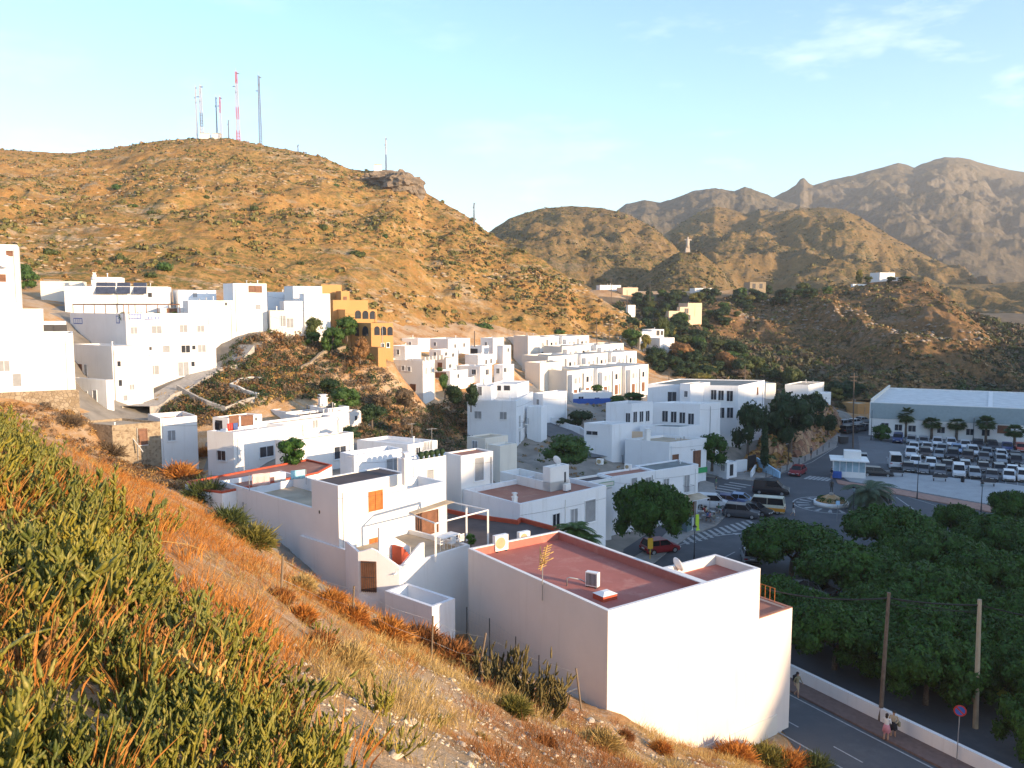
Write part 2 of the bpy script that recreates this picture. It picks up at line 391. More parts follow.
# ------------------------------------------------------------------ hill layers
def hill_mat(name, dry, dry2, green, rock, sc=1.0, gthr=.5):
    m, nt, b = new_mat(name); b.inputs['Roughness'].default_value = .95; b.inputs['Specular IOR Level'].default_value = .1
    co = coords(nt, True)
    n1 = noisef(nt, co, .012 * sc, 5, .65); n2 = noisef(nt, co, .09 * sc, 6, .7); n3 = noisef(nt, co, .45 * sc, 5, .75); n4 = noisef(nt, co, .05 * sc, 6, .75, (.5, 1, 2.6))
    n5 = noisef(nt, co, 1.1 * sc, 4, .7)
    c = ramp(nt, n2, [(.35, dry), (.65, dry2)])
    c = mixc(nt, ramp(nt, n4, [(.54, (0, 0, 0)), (.64, (.75,) * 3)]), c, rock)
    g = mixc(nt, ramp(nt, n1, [(.4, (.25,) * 3), (.6, (1,) * 3)]), (0, 0, 0), (1, 1, 1))
    f = nt.nodes.new('ShaderNodeMath'); f.operation = 'MULTIPLY'; nt.links.new(g, f.inputs[0]); nt.links.new(ramp(nt, n3, [(gthr, (0, 0, 0)), (gthr + .1, (.9,) * 3)]), f.inputs[1])
    c = mixc(nt, f.outputs[0], c, green)
    c = mixc(nt, ramp(nt, n5, [(.56, (0, 0, 0)), (.68, (.6,) * 3)]), c, tuple(x * .8 for x in green))
    # bare rock where it is steep
    ge = nt.nodes.new('ShaderNodeNewGeometry'); sz = nt.nodes.new('ShaderNodeSeparateXYZ'); nt.links.new(ge.outputs['True Normal'], sz.inputs[0])
    st = ramp(nt, sz.outputs[2], [(.35, (1, 1, 1)), (.6, (0, 0, 0))])
    c = mixc(nt, st, c, rock)
    nt.links.new(c, b.inputs['Base Color'])
    bump(nt, b, n3, .9, 1.2 / sc)
    return m
LAYERS = {}
def layer(name, crest, cd, base, bd, mat, amp=1.0, gully=1.0, nu=260, nv=90, gf=.03, power=1.0, back=1.2, seed=1, px0=None, px1=None, fine=1.0):
    """a hill: crest line and foot line with their own distances; the surface runs between them and falls away behind"""
    cx = [c[0] for c in crest]; cy = [c[1] for c in crest]; bx = [c[0] for c in base]; by = [c[1] for c in base]
    cdx, cdy = zip(*cd); bdx, bdy = zip(*bd)
    a0 = px0 if px0 is not None else cx[0]; a1 = px1 if px1 is not None else cx[-1]
    us = np.linspace(a0, a1, nu); ts = np.concatenate([np.linspace(0, 1, nv), np.linspace(1, 2, 14)[1:]])
    V = np.zeros((len(ts), nu, 3))
    for j, u in enumerate(us):
        pc = P(u, np.interp(u, cx, cy), np.interp(u, cdx, cdy)); pb = P(u, np.interp(u, bx, by), np.interp(u, bdx, bdy))
        for i, t in enumerate(ts):
            if t <= 1: q = pb.lerp(pc, t); q.z = pb.z + (pc.z - pb.z) * (t ** power)
            else:
                k = t - 1; q = pc + (pc - pb) * k * back; q.z = pc.z - (pc.z - pb.z + 30) * k ** 1.4
            V[i, j] = q
    X, Y, Z = V[..., 0], V[..., 1], V[..., 2]; tt = ts[:, None]
    dist = np.hypot(X, Y); sc = dist.mean() / 300.0
    env = np.clip(np.sin(np.clip(tt, 0, 1) * PI), 0, 1) ** .7 + .06
    r1 = 1 - np.abs(fbm(X * gf + 7, Y * gf * .45 + Z * .004, 5, seed)) * 4
    n1 = fbm(X * .05 / sc ** .5, Y * .05 / sc ** .5, 5, seed + 9)
    n2 = fbm(X * .3 / sc, Y * .3 / sc, 4, seed + 20)
    V[..., 2] += env * (amp * 9 * sc * n1 + gully * 6 * sc * (r1 - .6)) + n2 * 1.4 * fine * sc * np.clip(env + .25, 0, 1)
    nv2 = len(ts); idx = np.arange(nv2 * nu).reshape(nv2, nu)
    Fa = np.stack([idx[:-1, :-1], idx[:-1, 1:], idx[1:, 1:], idx[1:, :-1]], -1).reshape(-1, 4)
    me = np_mesh(name, V.reshape(-1, 3), Fa, True)
    o = link('hill', me, mat); o['kind'] = 'structure'
    LAYERS[name] = (V, nv)
    return o
HM1 = hill_mat('dry_orange_hillside', (.34, .165, .05), (.44, .26, .092), (.135, .125, .032), (.47, .37, .25), 1.3, .47)
HM2 = hill_mat('dry_tan_hillside', (.20, .125, .052), (.265, .17, .072), (.07, .075, .03), (.22, .17, .115), .8, .46)
HM3 = hill_mat('far_mountain_side', (.105, .085, .055), (.155, .12, .075), (.055, .058, .036), (.16, .14, .115), .25, .48)
HM4 = hill_mat('dark_scrub_hillside', (.19, .105, .05), (.27, .15, .065), (.06, .06, .026), (.24, .185, .135), 1.6, .45)
# ================================================================== the far land
layer('antenna_hill', [(-260,165),(-60,150),(0,150),(40,152),(70,153),(110,149),(140,144),(165,140),(200,138),(232,139),(262,146),(300,152),(325,158),(350,169),(364,171),(385,170),(408,174),(418,182),(426,193),(450,206),(472,219),(485,230),(505,242),(540,258),(570,278),(590,292),(612,306),(645,325),(665,345)],
      [(-260,430),(0,420),(200,400),(420,345),(520,285),(612,250),(665,240)],
      [(-260,330),(-60,305),(0,300),(100,300),(200,305),(260,318),(350,325),(430,345),(520,352),(610,356),(665,360)],
      [(-260,110),(0,122),(100,132),(260,140),(350,150),(430,172),(520,195),(610,215),(665,225)], HM1, amp=.8, gully=.55, nu=420, nv=200, gf=.035, seed=3, fine=1.5)
layer('round_hill', [(440,262),(470,246),(488,232),(510,218),(540,209),(570,206),(600,208),(625,213),(650,226),(672,243),(690,262),(705,280),(720,292)],
      [(440,600),(570,680),(720,600)], [(440,315),(550,310),(640,306),(720,308)], [(440,330),(640,400),(720,410)], HM2, amp=.9, gully=1.0, nu=240, nv=120, gf=.02, seed=11, fine=1.5)
layer('far_ridge', [(600,222),(626,204),(645,200),(660,203),(676,198),(692,192),(700,190),(712,188),(722,189),(735,192),(745,187),(752,189),(775,198),(800,206),(840,214)],
      [(600,1500),(840,1500)], [(600,295),(840,295)], [(600,900),(840,900)], HM3, amp=.8, gully=.8, nu=320, nv=110, gf=.010, seed=21, fine=2.2)
layer('mountain', [(720,225),(755,208),(775,197),(788,190),(796,185),(800,180),(804,179),(808,183),(813,186),(820,183),(835,179),(850,176),(868,171),(880,168),(898,163),(906,165),(914,168),(930,161),(945,157),(958,157),(972,159),(985,163),(1005,168),(1024,172),(1080,180),(1160,200),(1300,240)],
      [(720,1700),(1024,2000),(1300,2000)], [(720,296),(1300,296)], [(720,1000),(1300,1000)], HM3, amp=1.0, gully=.9, nu=640, nv=220, gf=.005, seed=31, fine=1.4)
layer('middle_ridge', [(640,262),(662,236),(680,224),(700,212),(715,205),(735,210),(745,214),(760,209),(780,213),(800,209),(822,208),(845,210),(862,218),(890,236),(920,252),(950,268),(980,284),(1030,300)],
      [(640,850),(720,900),(850,820),(1030,700)], [(640,304),(1030,308)], [(640,430),(1030,450)], HM2, amp=.8, gully=1.3, nu=300, nv=140, gf=.012, seed=41, fine=1.8)
layer('statue_mound', [(622,290),(635,282),(648,272),(660,263),(672,256),(680,252),(700,252),(705,256),(715,264),(724,272),(728,280),(740,292)],
      [(622,440),(740,440)], [(622,306),(660,306),(740,306)], [(622,350),(690,345),(740,352)], HM2, amp=.3, gully=.4, nu=120, nv=60, gf=.05, seed=51)
layer('back_hill', [(860,296),(900,290),(950,284),(985,284),(1024,281),(1100,270),(1240,262)], [(860,560),(1240,600)], [(860,345),(960,362),(1240,400)], [(860,290),(1240,270)], HM2, amp=.8, gully=1.0, nu=160, nv=90, gf=.02, seed=61)
layer('scrub_hill', [(640,335),(665,318),(690,309),(720,301),(750,302),(780,299),(800,295),(815,290),(835,287),(850,285),(868,283),(886,281),(905,281),(925,283),(945,294),(965,312),(985,332),(1005,355),(1030,378),(1060,392)],
      [(640,270),(720,320),(850,330),(925,310),(985,270),(1060,230)], [(640,388),(700,396),(800,404),(860,400),(1060,402)], [(640,215),(700,205),(860,190),(1060,195)], HM4, amp=.8, gully=1.0, nu=380, nv=180, gf=.04, seed=71)
# the headland behind and to the right that keeps the low sun off the valley floor
def headland():
    prof = [(26,-8),(34,13),(40,24),(46,29),(48.5,34),(52,43),(60,46),(75,48),(93,52),(110,50),(122,48),(135,45),(150,43),(190,43),(230,46),(280,44),(330,40),(380,20),(410,-8)]
    cs, hs = zip(*prof); us = np.linspace(26, 410, 90); ts = np.linspace(-1, 1, 26); V = np.zeros((26, 90, 3))
    for j, c in enumerate(us):
        h = np.interp(c, cs, hs)
        for i, t in enumerate(ts):
            sft = -(120 + 28) + t * 28; k = math.cos(t * PI / 2)
            x = .57 * c - .82 * sft; y = .82 * c + .57 * sft
            V[i, j] = (x * S, y * S, (-8 + (h + 8) * k ** .8) * S)
    V[..., 2] += fbm(V[..., 0] * .08, V[..., 1] * .08, 4, 90) * 3.0
    idx = np.arange(26 * 90).reshape(26, 90)
    Fa = np.stack([idx[:-1, :-1], idx[:-1, 1:], idx[1:, 1:], idx[1:, :-1]], -1).reshape(-1, 4)
    o = link('headland', np_mesh('headland', V.reshape(-1, 3), Fa, True), HM4); o['kind'] = 'structure'
headland()
# ================================================================== buildings
def dirv(az): a = math.radians(az); return Vector((math.sin(a), math.cos(a), 0))
class Bx: pass
def solve_t(N, u, px, py):
    r = ray(px, py); k = r.x / r.y
    return (k * N.y - N.x) / (u.x - k * u.y)
def mkbox(prev, n, az=55, azl=None, l=-4, r=-4, b=None, zb=None, zt=None):
    """n = (px, py, distance) of the near top corner, or ('R'|'L'|'N', index[, py]); l, r = pixel column of the end, or minus metres"""
    o = Bx(); azl = az - 90 if azl is None else azl
    if isinstance(n[0], str):
        q = getattr(prev[n[1]], n[0]); N = q.copy()
        if len(n) > 2:
            rr = ray(*(lambda p: (float(p[0]), n[2]))(proj(q.x, q.y, q.z))); N.z = HC + rr.z * (q.y / rr.y)
    else: N = P(*n)
    if zt is not None: N.z = zt
    u, v = dirv(az), dirv(azl); py = float(proj(N.x, N.y, N.z)[1])
    tr = -r if r < 0 and r > -40 else solve_t(N, u, r, py); tl = -l if l < 0 and l > -40 else solve_t(N, v, l, py)
    o.u, o.v, o.tr, o.tl = u, v, tr, tl; o.N = N; o.R = N + u * tr; o.L = N + v * tl; o.B = N + u * tr + v * tl
    if zb is not None: o.zb = zb * S
    elif b is not None: rr = ray(512, b); o.zb = HC + rr.z * (N.y / rr.y)
    else: o.zb = prev[0].zb if prev else 0
    o.nR = Vector((u.y, -u.x, 0)); o.nL = Vector((-v.y, v.x, 0))
    if o.nR.dot(Vector((0, -1, 0))) < 0 and False: o.nR *= -1
    return o
def shell(root, o, wall, roof, par=.45, th=.22, cap=None, deep=4.0, trim=None):
    """walls with a parapet, and the roof deck inside it"""
    N, R, B, L = (Vector((p.x, p.y, 0)) for p in (o.N, o.R, o.B, o.L)); zt = o.N.z; zr = zt - par; zb = o.zb - deep
    th = min(th, o.tr * .2, o.tl * .2)
    I = [N + o.u * th + o.v * th, R - o.u * th + o.v * th, B - o.u * th - o.v * th, L + o.u * th - o.v * th]; O = [N, R, B, L]
    m = MB(); vs = [(p.x, p.y, zb) for p in O] + [(p.x, p.y, zt) for p in O] + [(p.x, p.y, zt) for p in I] + [(p.x, p.y, zr - .05) for p in I]
    fs = []
    for i in range(4):
        j = (i + 1) % 4; fs += [(i, j, 4 + j, 4 + i), (4 + i, 4 + j, 8 + j, 8 + i)]
        if trim is None: fs.append((8 + i, 8 + j, 12 + j, 12 + i))
    m.add(vs, fs); wo = m.build('wall', wall, root)
    m = MB(); m.sheet([(p.x, p.y, zr) for p in I]); m.build('roof', roof, root)
    if trim is not None:
        m = MB()
        for i in range(4):
            j = (i + 1) % 4; m.add([vs[8 + i], vs[8 + j], vs[12 + j], vs[12 + i]], [(0, 1, 2, 3)])
        m.build('parapet_lining', trim, root)
    if cap:
        m = MB()
        for i in range(4):
            j = (i + 1) % 4; a, b2, c2, d2 = O[i], O[j], I[j], I[i]; e = .04
            A = [Vector((p.x, p.y, zt + .003)) for p in (a, b2, c2, d2)]; m.add([*A, *[p + Vector((0, 0, .05)) for p in A]], [(4, 5, 6, 7), (0, 1, 5, 4), (2, 3, 7, 6)])
        m.build('coping', cap, root)
    return wo
KIND = {'dark': (FRAMEW, GLASS), 'wood': (WOOD, WOOD), 'brown': (WOODB, WOODB), 'shut': (FRAMEW, SHUTG), 'pale': (WHITE_B, SHUTG), 'door': (WOODB, WOODB), 'open': (None, DARKM)}
def place(o, face, px, py, clampz=None):
    """where the pixel's ray meets the wall, with the wall's along and outward directions"""
    if face == 'R': p0, e, n = o.N, o.u, Vector((o.u.y, -o.u.x, 0))
    else: p0, e, n = o.N, o.v, Vector((-o.v.y, o.v.x, 0))
    r = ray(px, py); C = Vector((0, 0, HC)); t = (p0 - C).dot(n) / r.dot(n); return C + r * t, e, n
def window(root, o, face, px, py, w, h, kind='dark', balcony=False, arch=False, bars=False):
    c, e, n = place(o, face, px, py); fr, pn = KIND[kind]
    w *= S; h *= S; z = Vector((0, 0, 1)); b0 = base_of(root)
    def corner(a, q, d): return c + e * a + z * q + n * d
    f = .07; door = kind == 'door'
    if arch:
        m = MB(); k = 8; pts = [(-w / 2, -h / 2), (w / 2, -h / 2)] + [(w / 2 * math.cos(PI * i / k), h / 2 - w / 2 + w / 2 * math.sin(PI * i / k)) for i in range(k + 1)]
        A = [corner(a, q, .03) for a, q in pts]; A2 = [corner(a, q, -.1) for a, q in pts]; nn = len(A)
        m.add(A + A2, [tuple(range(nn)), tuple(range(nn, 2 * nn))[::-1]] + [(i, (i + 1) % nn, nn + (i + 1) % nn, nn + i) for i in range(nn)])
        return m.build('window', pn, root)  # an arch is a flat dark panel, the shade inside it put into the colour
    if fr is None:
        m = MB(); m.obox(corner(-w / 2, -h / 2, -.05), e * w, z * h, n * .07); return m.build('opening', pn, root)  # no hole here: a dark slab stands in for the shade inside
    m = MB()
    for a, q, ww, hh in ((-w / 2 - f, -h / 2 - f, f, h + 2 * f), (w / 2, -h / 2 - f, f, h + 2 * f), (-w / 2, h / 2, w, f), (-w / 2, -h / 2 - f, w, f)):
        m.obox(corner(a, q, -.05), e * ww, z * hh, n * .11)
    if kind in ('dark', 'shut') and w > .5: m.obox(corner(-.025, -h / 2, -.04), e * .05, z * h, n * .08)
    win = m.build('door' if door else 'window', fr, root)
    m = MB(); m.obox(corner(-w / 2, -h / 2, -.05), e * w, z * h, n * .065)
    if kind in ('wood',):
        nsl = 9
        for i in range(nsl):
            for sx in (-1, 1): m.obox(corner(sx * w / 4 - w * .2, -h / 2 + h * (i + .2) / nsl, .016), e * w * .4, z * (h / nsl * .6), n * .02)
        m.obox(corner(-.03, -h / 2, .016), e * .06, z * h, n * .045)
    m.build('pane' if not door else 'door_panel', pn, win)
    if not door:
        m = MB(); m.obox(corner(-w / 2 - .1, -h / 2 - f - .06, -.04), e * (w + .2), z * .055, n * .16); m.build('sill', WHITE, win)
    if balcony:
        m = MB(); m.obox(corner(-w / 2 - .25, -h / 2 - .15, -.02), e * (w + .5), z * .1, n * .7)
        m.build('balcony_floor', WHITE, win); m = MB()
        for i in range(9):
            a = -w / 2 - .22 + (w + .44) * i / 8; p = corner(a, -h / 2 - .05, .64); m.tube(p, p + z * .9, .012, n=4)
        for sx in (-1, 1):
            p = corner(sx * (w / 2 + .22), -h / 2 + .85, 0); m.tube(p, p + n * .64, .018, n=4)
        m.tube(corner(-w / 2 - .22, -h / 2 + .85, .64), corner(w / 2 + .22, -h / 2 + .85, .64), .02, n=4); m.build('railing', DARKM, win)
    if bars:
        m = MB()
        for i in range(6):
            p = corner(-w / 2 + w * i / 5, -h / 2 - .05, .12); m.tube(p, p + z * (h + .1), .012, n=4)
        m.build('window_grille', DARKM, win)
    return win
def chimney(root, px, py, d, w=.5, h=1.2, n=None):
    """py is the foot on the roof"""
    p = P(px, py, d); m = MB(); m.box((p.x, p.y, p.z + h / 2 - .1), (w, w, h + .2), .5); m.box((p.x, p.y, p.z + h + .03), (w * 1.25, w * 1.25, .07), .5)
    m.box((p.x, p.y, p.z + h + .2), (w * .7, w * .7, .28), .5); m.box((p.x, p.y, p.z + h + .37), (w * 1.1, w * 1.1, .07), .5); return m.build('chimney', WHITE, root)
HOUSES = {}
def house(key, label, boxes, wins=(), wall=None, name='house', cat='house', group=None, ctrl=True):
    wall = wall or WHITE; prev = []
    for bd in boxes:
        bd = dict(bd); k = {q: bd.pop(q) for q in ('roof', 'wall', 'par', 'cap', 'trim', 'deep', 'th') if q in bd}; o = mkbox(prev, **bd); o.k = k; prev.append(o)
    o0 = prev[0]; root = T(name, label, cat, (o0.N.x, o0.N.y, o0.zb), 0, group)
    for o in prev: shell(root, o, o.k.get('wall', wall), o.k.get('roof', ROOFWH), o.k.get('par', .4), o.k.get('th', .22), o.k.get('cap'), o.k.get('deep', 3.0), o.k.get('trim'))
    for wd in wins:
        i, face, px, py, ww, hh = wd[:6]; window(root, prev[i], face, px, py, ww, hh, *(wd[6:7] or ('dark',)), **(wd[7] if len(wd) > 7 else {}))
    if ctrl:
        CTRL.append((o0.N.x, o0.N.y, o0.zb))
    rd_ = random.Random(key)
    for o in prev[:2]:
        if o.tr < 3 or key == 'big' or name in ('warehouse',): continue
        nR = Vector((o.u.y, -o.u.x, 0)); nL = Vector((-o.v.y, o.v.x, 0)); mm = MB(); f = rd_.choice([.06, .5, .93]); p = o.N + o.u * o.tr * f + nR * .05; zt_ = o.N.z
        mm.tube((p.x, p.y, zt_ - .5), (p.x, p.y, o.zb - .3), .045, n=6); mm.build('drainpipe', GREYM if rd_.random() < .4 else wall, root)
        mm = MB(); q0_ = o.N + nR * .03; za, zb_ = zt_ - rd_.uniform(.5, 1.0), zt_ - rd_.uniform(.8, 1.5); pts_ = [Vector((q0_.x, q0_.y, 0)) + o.u * o.tr * k / 8 + Vector((0, 0, za + (zb_ - za) * k / 8 - .5 * (k / 8) * (1 - k / 8))) for k in range(9)]
        mm.path(pts_, .012, 4); mm.build('wall_cable', DARKM, root)
        if name == 'house' and o.tl > 3 and key not in ('big', 'mid', 'shutter'):
            for k in range(rd_.randint(1, 3)):
                c = o.N + o.u * o.tr * rd_.uniform(.2, .85) + o.v * o.tl * rd_.uniform(.15, .6); zz_ = zt_ - o.k.get('par', .4)
                mm = MB(); hh_ = rd_.uniform(.3, .9); mm.tube((c.x, c.y, zz_), (c.x, c.y, zz_ + hh_), .07, n=8); mm.tube((c.x, c.y, zz_ + hh_), (c.x, c.y, zz_ + hh_ + .1), .12, n=8); mm.build('vent', GREYM if k else wall, root)
    HOUSES[key] = (root, prev); return root, prev
D = dict
# ---- the big house in front
root, bx = house('big', 'large plain white house with red painted flat roof, nearest building below the slope',
    [D(n=(608,612,37.35), az=54.9, l=468.5, r=706.8, zb=1.5, roof=ROOFRED, par=.5, trim=ROOFRED, cap=WHITE),
     D(n=('R',0), az=54.9, l=-3.4, r=760, zb=0, roof=ROOFRED, par=.5, cap=WHITE),
     D(n=('R',1,619), az=54.9, l=-6.5, r=792, zb=0, roof=ROOFRED2, par=.12, cap=ROOFRED2)], wall=PINKW)
bx[0].zb = 0; CTRL.append((bx[0].N.x + .3, bx[0].N.y - .5, 5.2 * S)); CTRL[:] = [c for c in CTRL if not (abs(c[0] - bx[0].N.x) < .01 and abs(c[2] - 1.5 * S) < .01)]
b = bx[2]; m = MB(); z = Vector((0, 0, 1)); zt = b.N.z
for i in range(15):
    p = b.R - b.u * .15 + b.v * (1.2 + 5 * i / 14); p.z = zt + .05; m.tube(p, p + z * .85, .02, n=5)
a_ = b.R - b.u * .15 + b.v * 1.2; a_.z = zt + .9; m.tube(a_, a_ + b.v * 5, .03, n=5); m.build('railing', WOOD, root)
# trim red on the far parapet inside the long side, stained foot of the wall
for (px, py, w_) in ((609, 722, 3),): pass
m = MB(); q = bx[0]; c0 = q.N + q.u * .3 + q.nR * .02
m.obox((q.N.x + q.nR.x * -.05, q.N.y + q.nR.y * -.05, -1), q.u * 13.8, Vector((q.nR.x, q.nR.y, 0)) * .1, z * 2.2); m.build('plinth', CREAM, root)
CTRL.append((bx[2].R.x + .5, bx[2].R.y - .5, .3)); 
# ---- house with the orange shutters and terrace
root, bx = house('shutter', 'white two storey house with orange wooden shutters, dark sloping roof and walled terrace',
    [D(n=(338,486,50), az=43, l=311.5, r=407, b=600, roof=ROOFDK, par=.06, deep=1),
     D(n=('L',0,508), az=43, l=220, r=-5.6, b=560, roof=ROOFTAN, par=1.0),
     D(n=('R',0,489.5), az=43, l=-3.2, r=446, b=600, roof=WHITE, par=.8),
     D(n=(399,566.6,46.2), az=41, l=-10.5, r=470, b=628, roof=ROOFTAN, par=.3),
     D(n=(432,607,42.6), az=41, l=385, r=455, b=622, roof=WHITE, par=.9, wall=WHITE_B)],
    [(0,'R',375.5,500.5,1.0,1.15,'wood'), (0,'R',376,546,.95,1.0,'wood'), (2,'R',427,523,1.9,1.5,'brown'), (0,'L',319.5,512,.12,.2,'open')])
SH = bx
chimney(root, 407, 482, 52.5, .55, 1.7)
# gate wall in front of the lower storey
t = bx[3].N; g0 = P(358, 552, 46.6); g1 = P(399, 567, 46.2); g2 = P(371, 548, 46.5); zf = ZP(620, 46)
m = MB(); e = (g1 - g0); e.z = 0; e.normalize(); nn = Vector((-e.y, e.x, 0)) * .2
A = [g0, P(362,551.5,46.5), P(371,548.5,46.5), P(376,551,46.4), P(399,567,46.2), Vector((g1.x, g1.y, zf)), Vector((g0.x, g0.y, zf))]
for p in A:
    t_ = (p - g0).dot(e); p.x = g0.x + e.x * t_; p.y = g0.y + e.y * t_
k = len(A); m.add(A + [p + nn for p in A], [tuple(range(k)), tuple(range(k, 2 * k))[::-1]] + [(i, (i + 1) % k, k + (i + 1) % k, k + i) for i in range(k)]); m.build('patio_wall', WHITE_B, root)
m = MB(); q0 = P(345, 541, 49); q1 = g0
m.add([q0, q1, Vector((q1.x, q1.y, zf)), Vector((q0.x, q0.y, zf)), q0 + e * .2, q1 + e * .2, Vector((q1.x, q1.y, zf)) + e * .2, Vector((q0.x, q0.y, zf)) + e * .2], [(0,1,2,3),(7,6,5,4),(0,4,5,1)]); m.build('patio_wall', WHITE_B, root)
# iron gate
c_, = (P(368.5, 572, 46.4),); m = MB()
t_ = (c_ - g0).dot(e); c_ = g0 + e * t_ - nn * .3; c_.z = P(368, 592, 46.4).z
m2 = MB(); m2.obox(c_ - e * .5 - nn*.1, e * 1.0, z * 1.95, nn * .2); go_ = m2.build('doorway', WOODB, root)
for i in range(8):
    p = c_ - e * .47 + e * (.94 * i / 7) - nn * .5; m.tube(p, p + z * 1.95, .015, n=5)
for h_ in (.1, .95, 1.9): p = c_ - e * .47 + z * h_ - nn * .5; m.tube(p, p + e * .94, .022, n=5)
m.build('gate', DARKM, root)
# outside stairs and their side walls
tb = bx[3]; zf3 = tb.N.z - .3; m = MB(); s0 = P(417, 549, 47.6); s0.z = zf3
for i in range(7):
    p = s0 - tb.u * (.1 + .17 * i); m.obox((p.x, p.y, zf3), -tb.u * .17, tb.v * .9, z * (.19 * (i + 1)))
m.build('steps', REDTRIM, root)
m = MB(); p = s0 - tb.v * .0; f0 = p + tb.u * .5
A = [Vector((f0.x, f0.y, zf3)), Vector((f0.x, f0.y, zf3 + .9)), Vector((f0.x, f0.y, zf3 + .9)) - tb.u * 1.0 + z * .0, Vector((f0.x, f0.y, zf3)) - tb.u * 2.9]
A = [Vector((f0.x, f0.y, zf3)), Vector((f0.x, f0.y, zf3 + 1.3)), Vector((f0.x, f0.y, zf3 + 1.3)) - tb.u * .3, Vector((f0.x, f0.y, zf3 - .2)) - tb.u * 2.6]
th_ = tb.v * -.15; k = 4; m.add(A + [p + th_ for p in A], [(0,1,2,3),(7,6,5,4)] + [(i, (i + 1) % k, k + (i + 1) % k, k + i) for i in range(k)]); m.build('stair_wall', WHITE, root)
m = MB(); f0 = s0 + tb.v * 1.05
A = [Vector((f0.x, f0.y, zf3)) + tb.u * .4, Vector((f0.x, f0.y, zf3 + .8)) + tb.u * .4, Vector((f0.x, f0.y, zf3 + 2.6)) - tb.u * 2.2, Vector((f0.x, f0.y, zf3)) - tb.u * 2.2]
th_ = tb.v * .12; m.add(A + [p + th_ for p in A], [(0,1,2,3),(7,6,5,4)] + [(i, (i + 1) % k, k + (i + 1) % k, k + i) for i in range(k)]); m.build('stair_wall', WHITE, root)
# ---- pergola on the terrace, furniture
ZT = zf3
pz = 12.1; A_, B_, C_, D_ = G(435.5,523.5,pz), G(488,510,pz), G(446,501,pz), G(409,513.5,pz)
t0 = T('pergola', 'white painted metal pergola frame over the terrace of the shuttered house', 'pergola', (A_.x, A_.y, ZT))
m = MB()
for a, b in ((A_, B_), (B_, C_), (C_, D_), (D_, A_)):
    m.tube(a, b, .06, n=4)
m.build('frame', WHITE, t0)
for p in (A_, B_, C_, (B_ + C_) / 2): mm = MB(); mm.box((p.x, p.y, (pz + ZT) / 2), (.12, .12, pz - ZT)); mm.build('post', WHITE, t0)
m = MB()
for i in range(7):
    f = .80 + .2 * i / 6; a = A_.lerp(D_, f); b = B_.lerp(C_, f); m.tube(a + z * .06, b + z * .06, .03, n=4)
m.build('reed_shade', ROOFTAN, t0)
tc_ = G(447, 535, ZT + .75); t0 = T('patio_table', 'white plastic table on the terrace under the pergola', 'table', (tc_.x, tc_.y, ZT), math.radians(50))
m = MB(); m.box((0, 0, .73), (1.7, .9, .05)); m.build('tabletop', PLASTW, t0, world=False)
for sx in (-1, 1):
    for sy in (-1, 1): m = MB(); m.tube((sx * .75, sy * .36, 0), (sx * .75, sy * .36, .71), .03); m.build('leg', PLASTW, t0, world=False)
def chair(label, loc, rz, group='white chairs around the terrace table', mat=PLASTW):
    t0 = T('patio_chair', label, 'chair', loc, rz, group)
    m = MB(); m.box((0, 0, .43), (.45, .45, .04)); m.build('seat', mat, t0, world=False)
    m = MB()
    for i in range(5): m.box((-.19 + .095 * i, .22, .65), (.05, .03, .42))
    m.box((0, .22, .87), (.46, .035, .06)); m.build('backrest', mat, t0, world=False)
    for sx in (-1, 1):
        m = MB(); m.box((sx * .23, 0, .64), (.04, .45, .03)); m.tube((sx * .23, -.2, .43), (sx * .23, -.2, .64), .015, n=5); m.build('armrest', mat, t0, world=False)
        for sy in (-1, 1): m = MB(); m.tube((sx * .2, sy * .2, 0), (sx * .2, sy * .2, .42), .02, n=6); m.build('leg', mat, t0, world=False)
    return t0
r50 = math.radians(50); ex, ey = Vector((math.cos(r50), math.sin(r50), 0)), Vector((-math.sin(r50), math.cos(r50), 0))
for lab, a, b_, rr in (('white plastic chair at the left end of the terrace table', -.95, -.3, 90), ('white plastic chair at the near side of the terrace table, left one', -.35, -.75, 180), ('white plastic chair at the near side of the terrace table, beside the pergola post', .45, -.75, 180)):
    p = Vector((tc_.x, tc_.y, ZT)) + ex * a + ey * b_; chair(lab, p, r50 + math.radians(rr))
# ---- low building with dark roof and red trim
def prism_house(key, label, pts, ztop, zbot, wall, roof, par=.25, trim=None, name='house', cat='house'):
    W = [G(x, y, ztop * S) for x, y in pts]; c = sum(W, Vector()) / len(W); root = T(name, label, cat, (c.x, c.y, zbot * S))
    m = MB(); m.prism([(p.x, p.y) for p in W], zbot * S - 3, ztop * S - par); m.build('wall', wall, root)
    m = MB(); I = [c + (p - c) * .985 for p in W]; m.sheet(I, ztop * S - par + .01); m.build('roof', roof, root)
    m = MB(); n = len(W)
    for i in range(n):
        a, b = W[i], W[(i + 1) % n]; d = (b - a).normalized(); s = Vector((-d.y, d.x, 0)) * .2
        if ((a + b) / 2 + s - c).length > ((a + b) / 2 - c).length: s = -s
        m.obox((a.x, a.y, ztop * S - par - .02), b - a, s, z * (par + .02 + .001 * i))
    m.build('parapet', trim or wall, root); HOUSES[key] = (root, W); return root
prism_house('low', 'low house with dark flat roof edged in red, right behind the pergola', [(436,506),(471,513.5),(519,520),(522,517.5),(556,526.5),(575,540),(520,572),(440,556)], 7.45, 0, WHITE_B, ROOFDK, .35, REDTRIM)
prism_house('redlong', 'long low house with flat dull red roof behind the laundry terrace', [(185,481.5),(307,458.8),(332,464.5),(318,472),(222,491.5),(198,489)], 10.9, 8, WHITE_B, ROOFRED2, .15, REDTRIM)
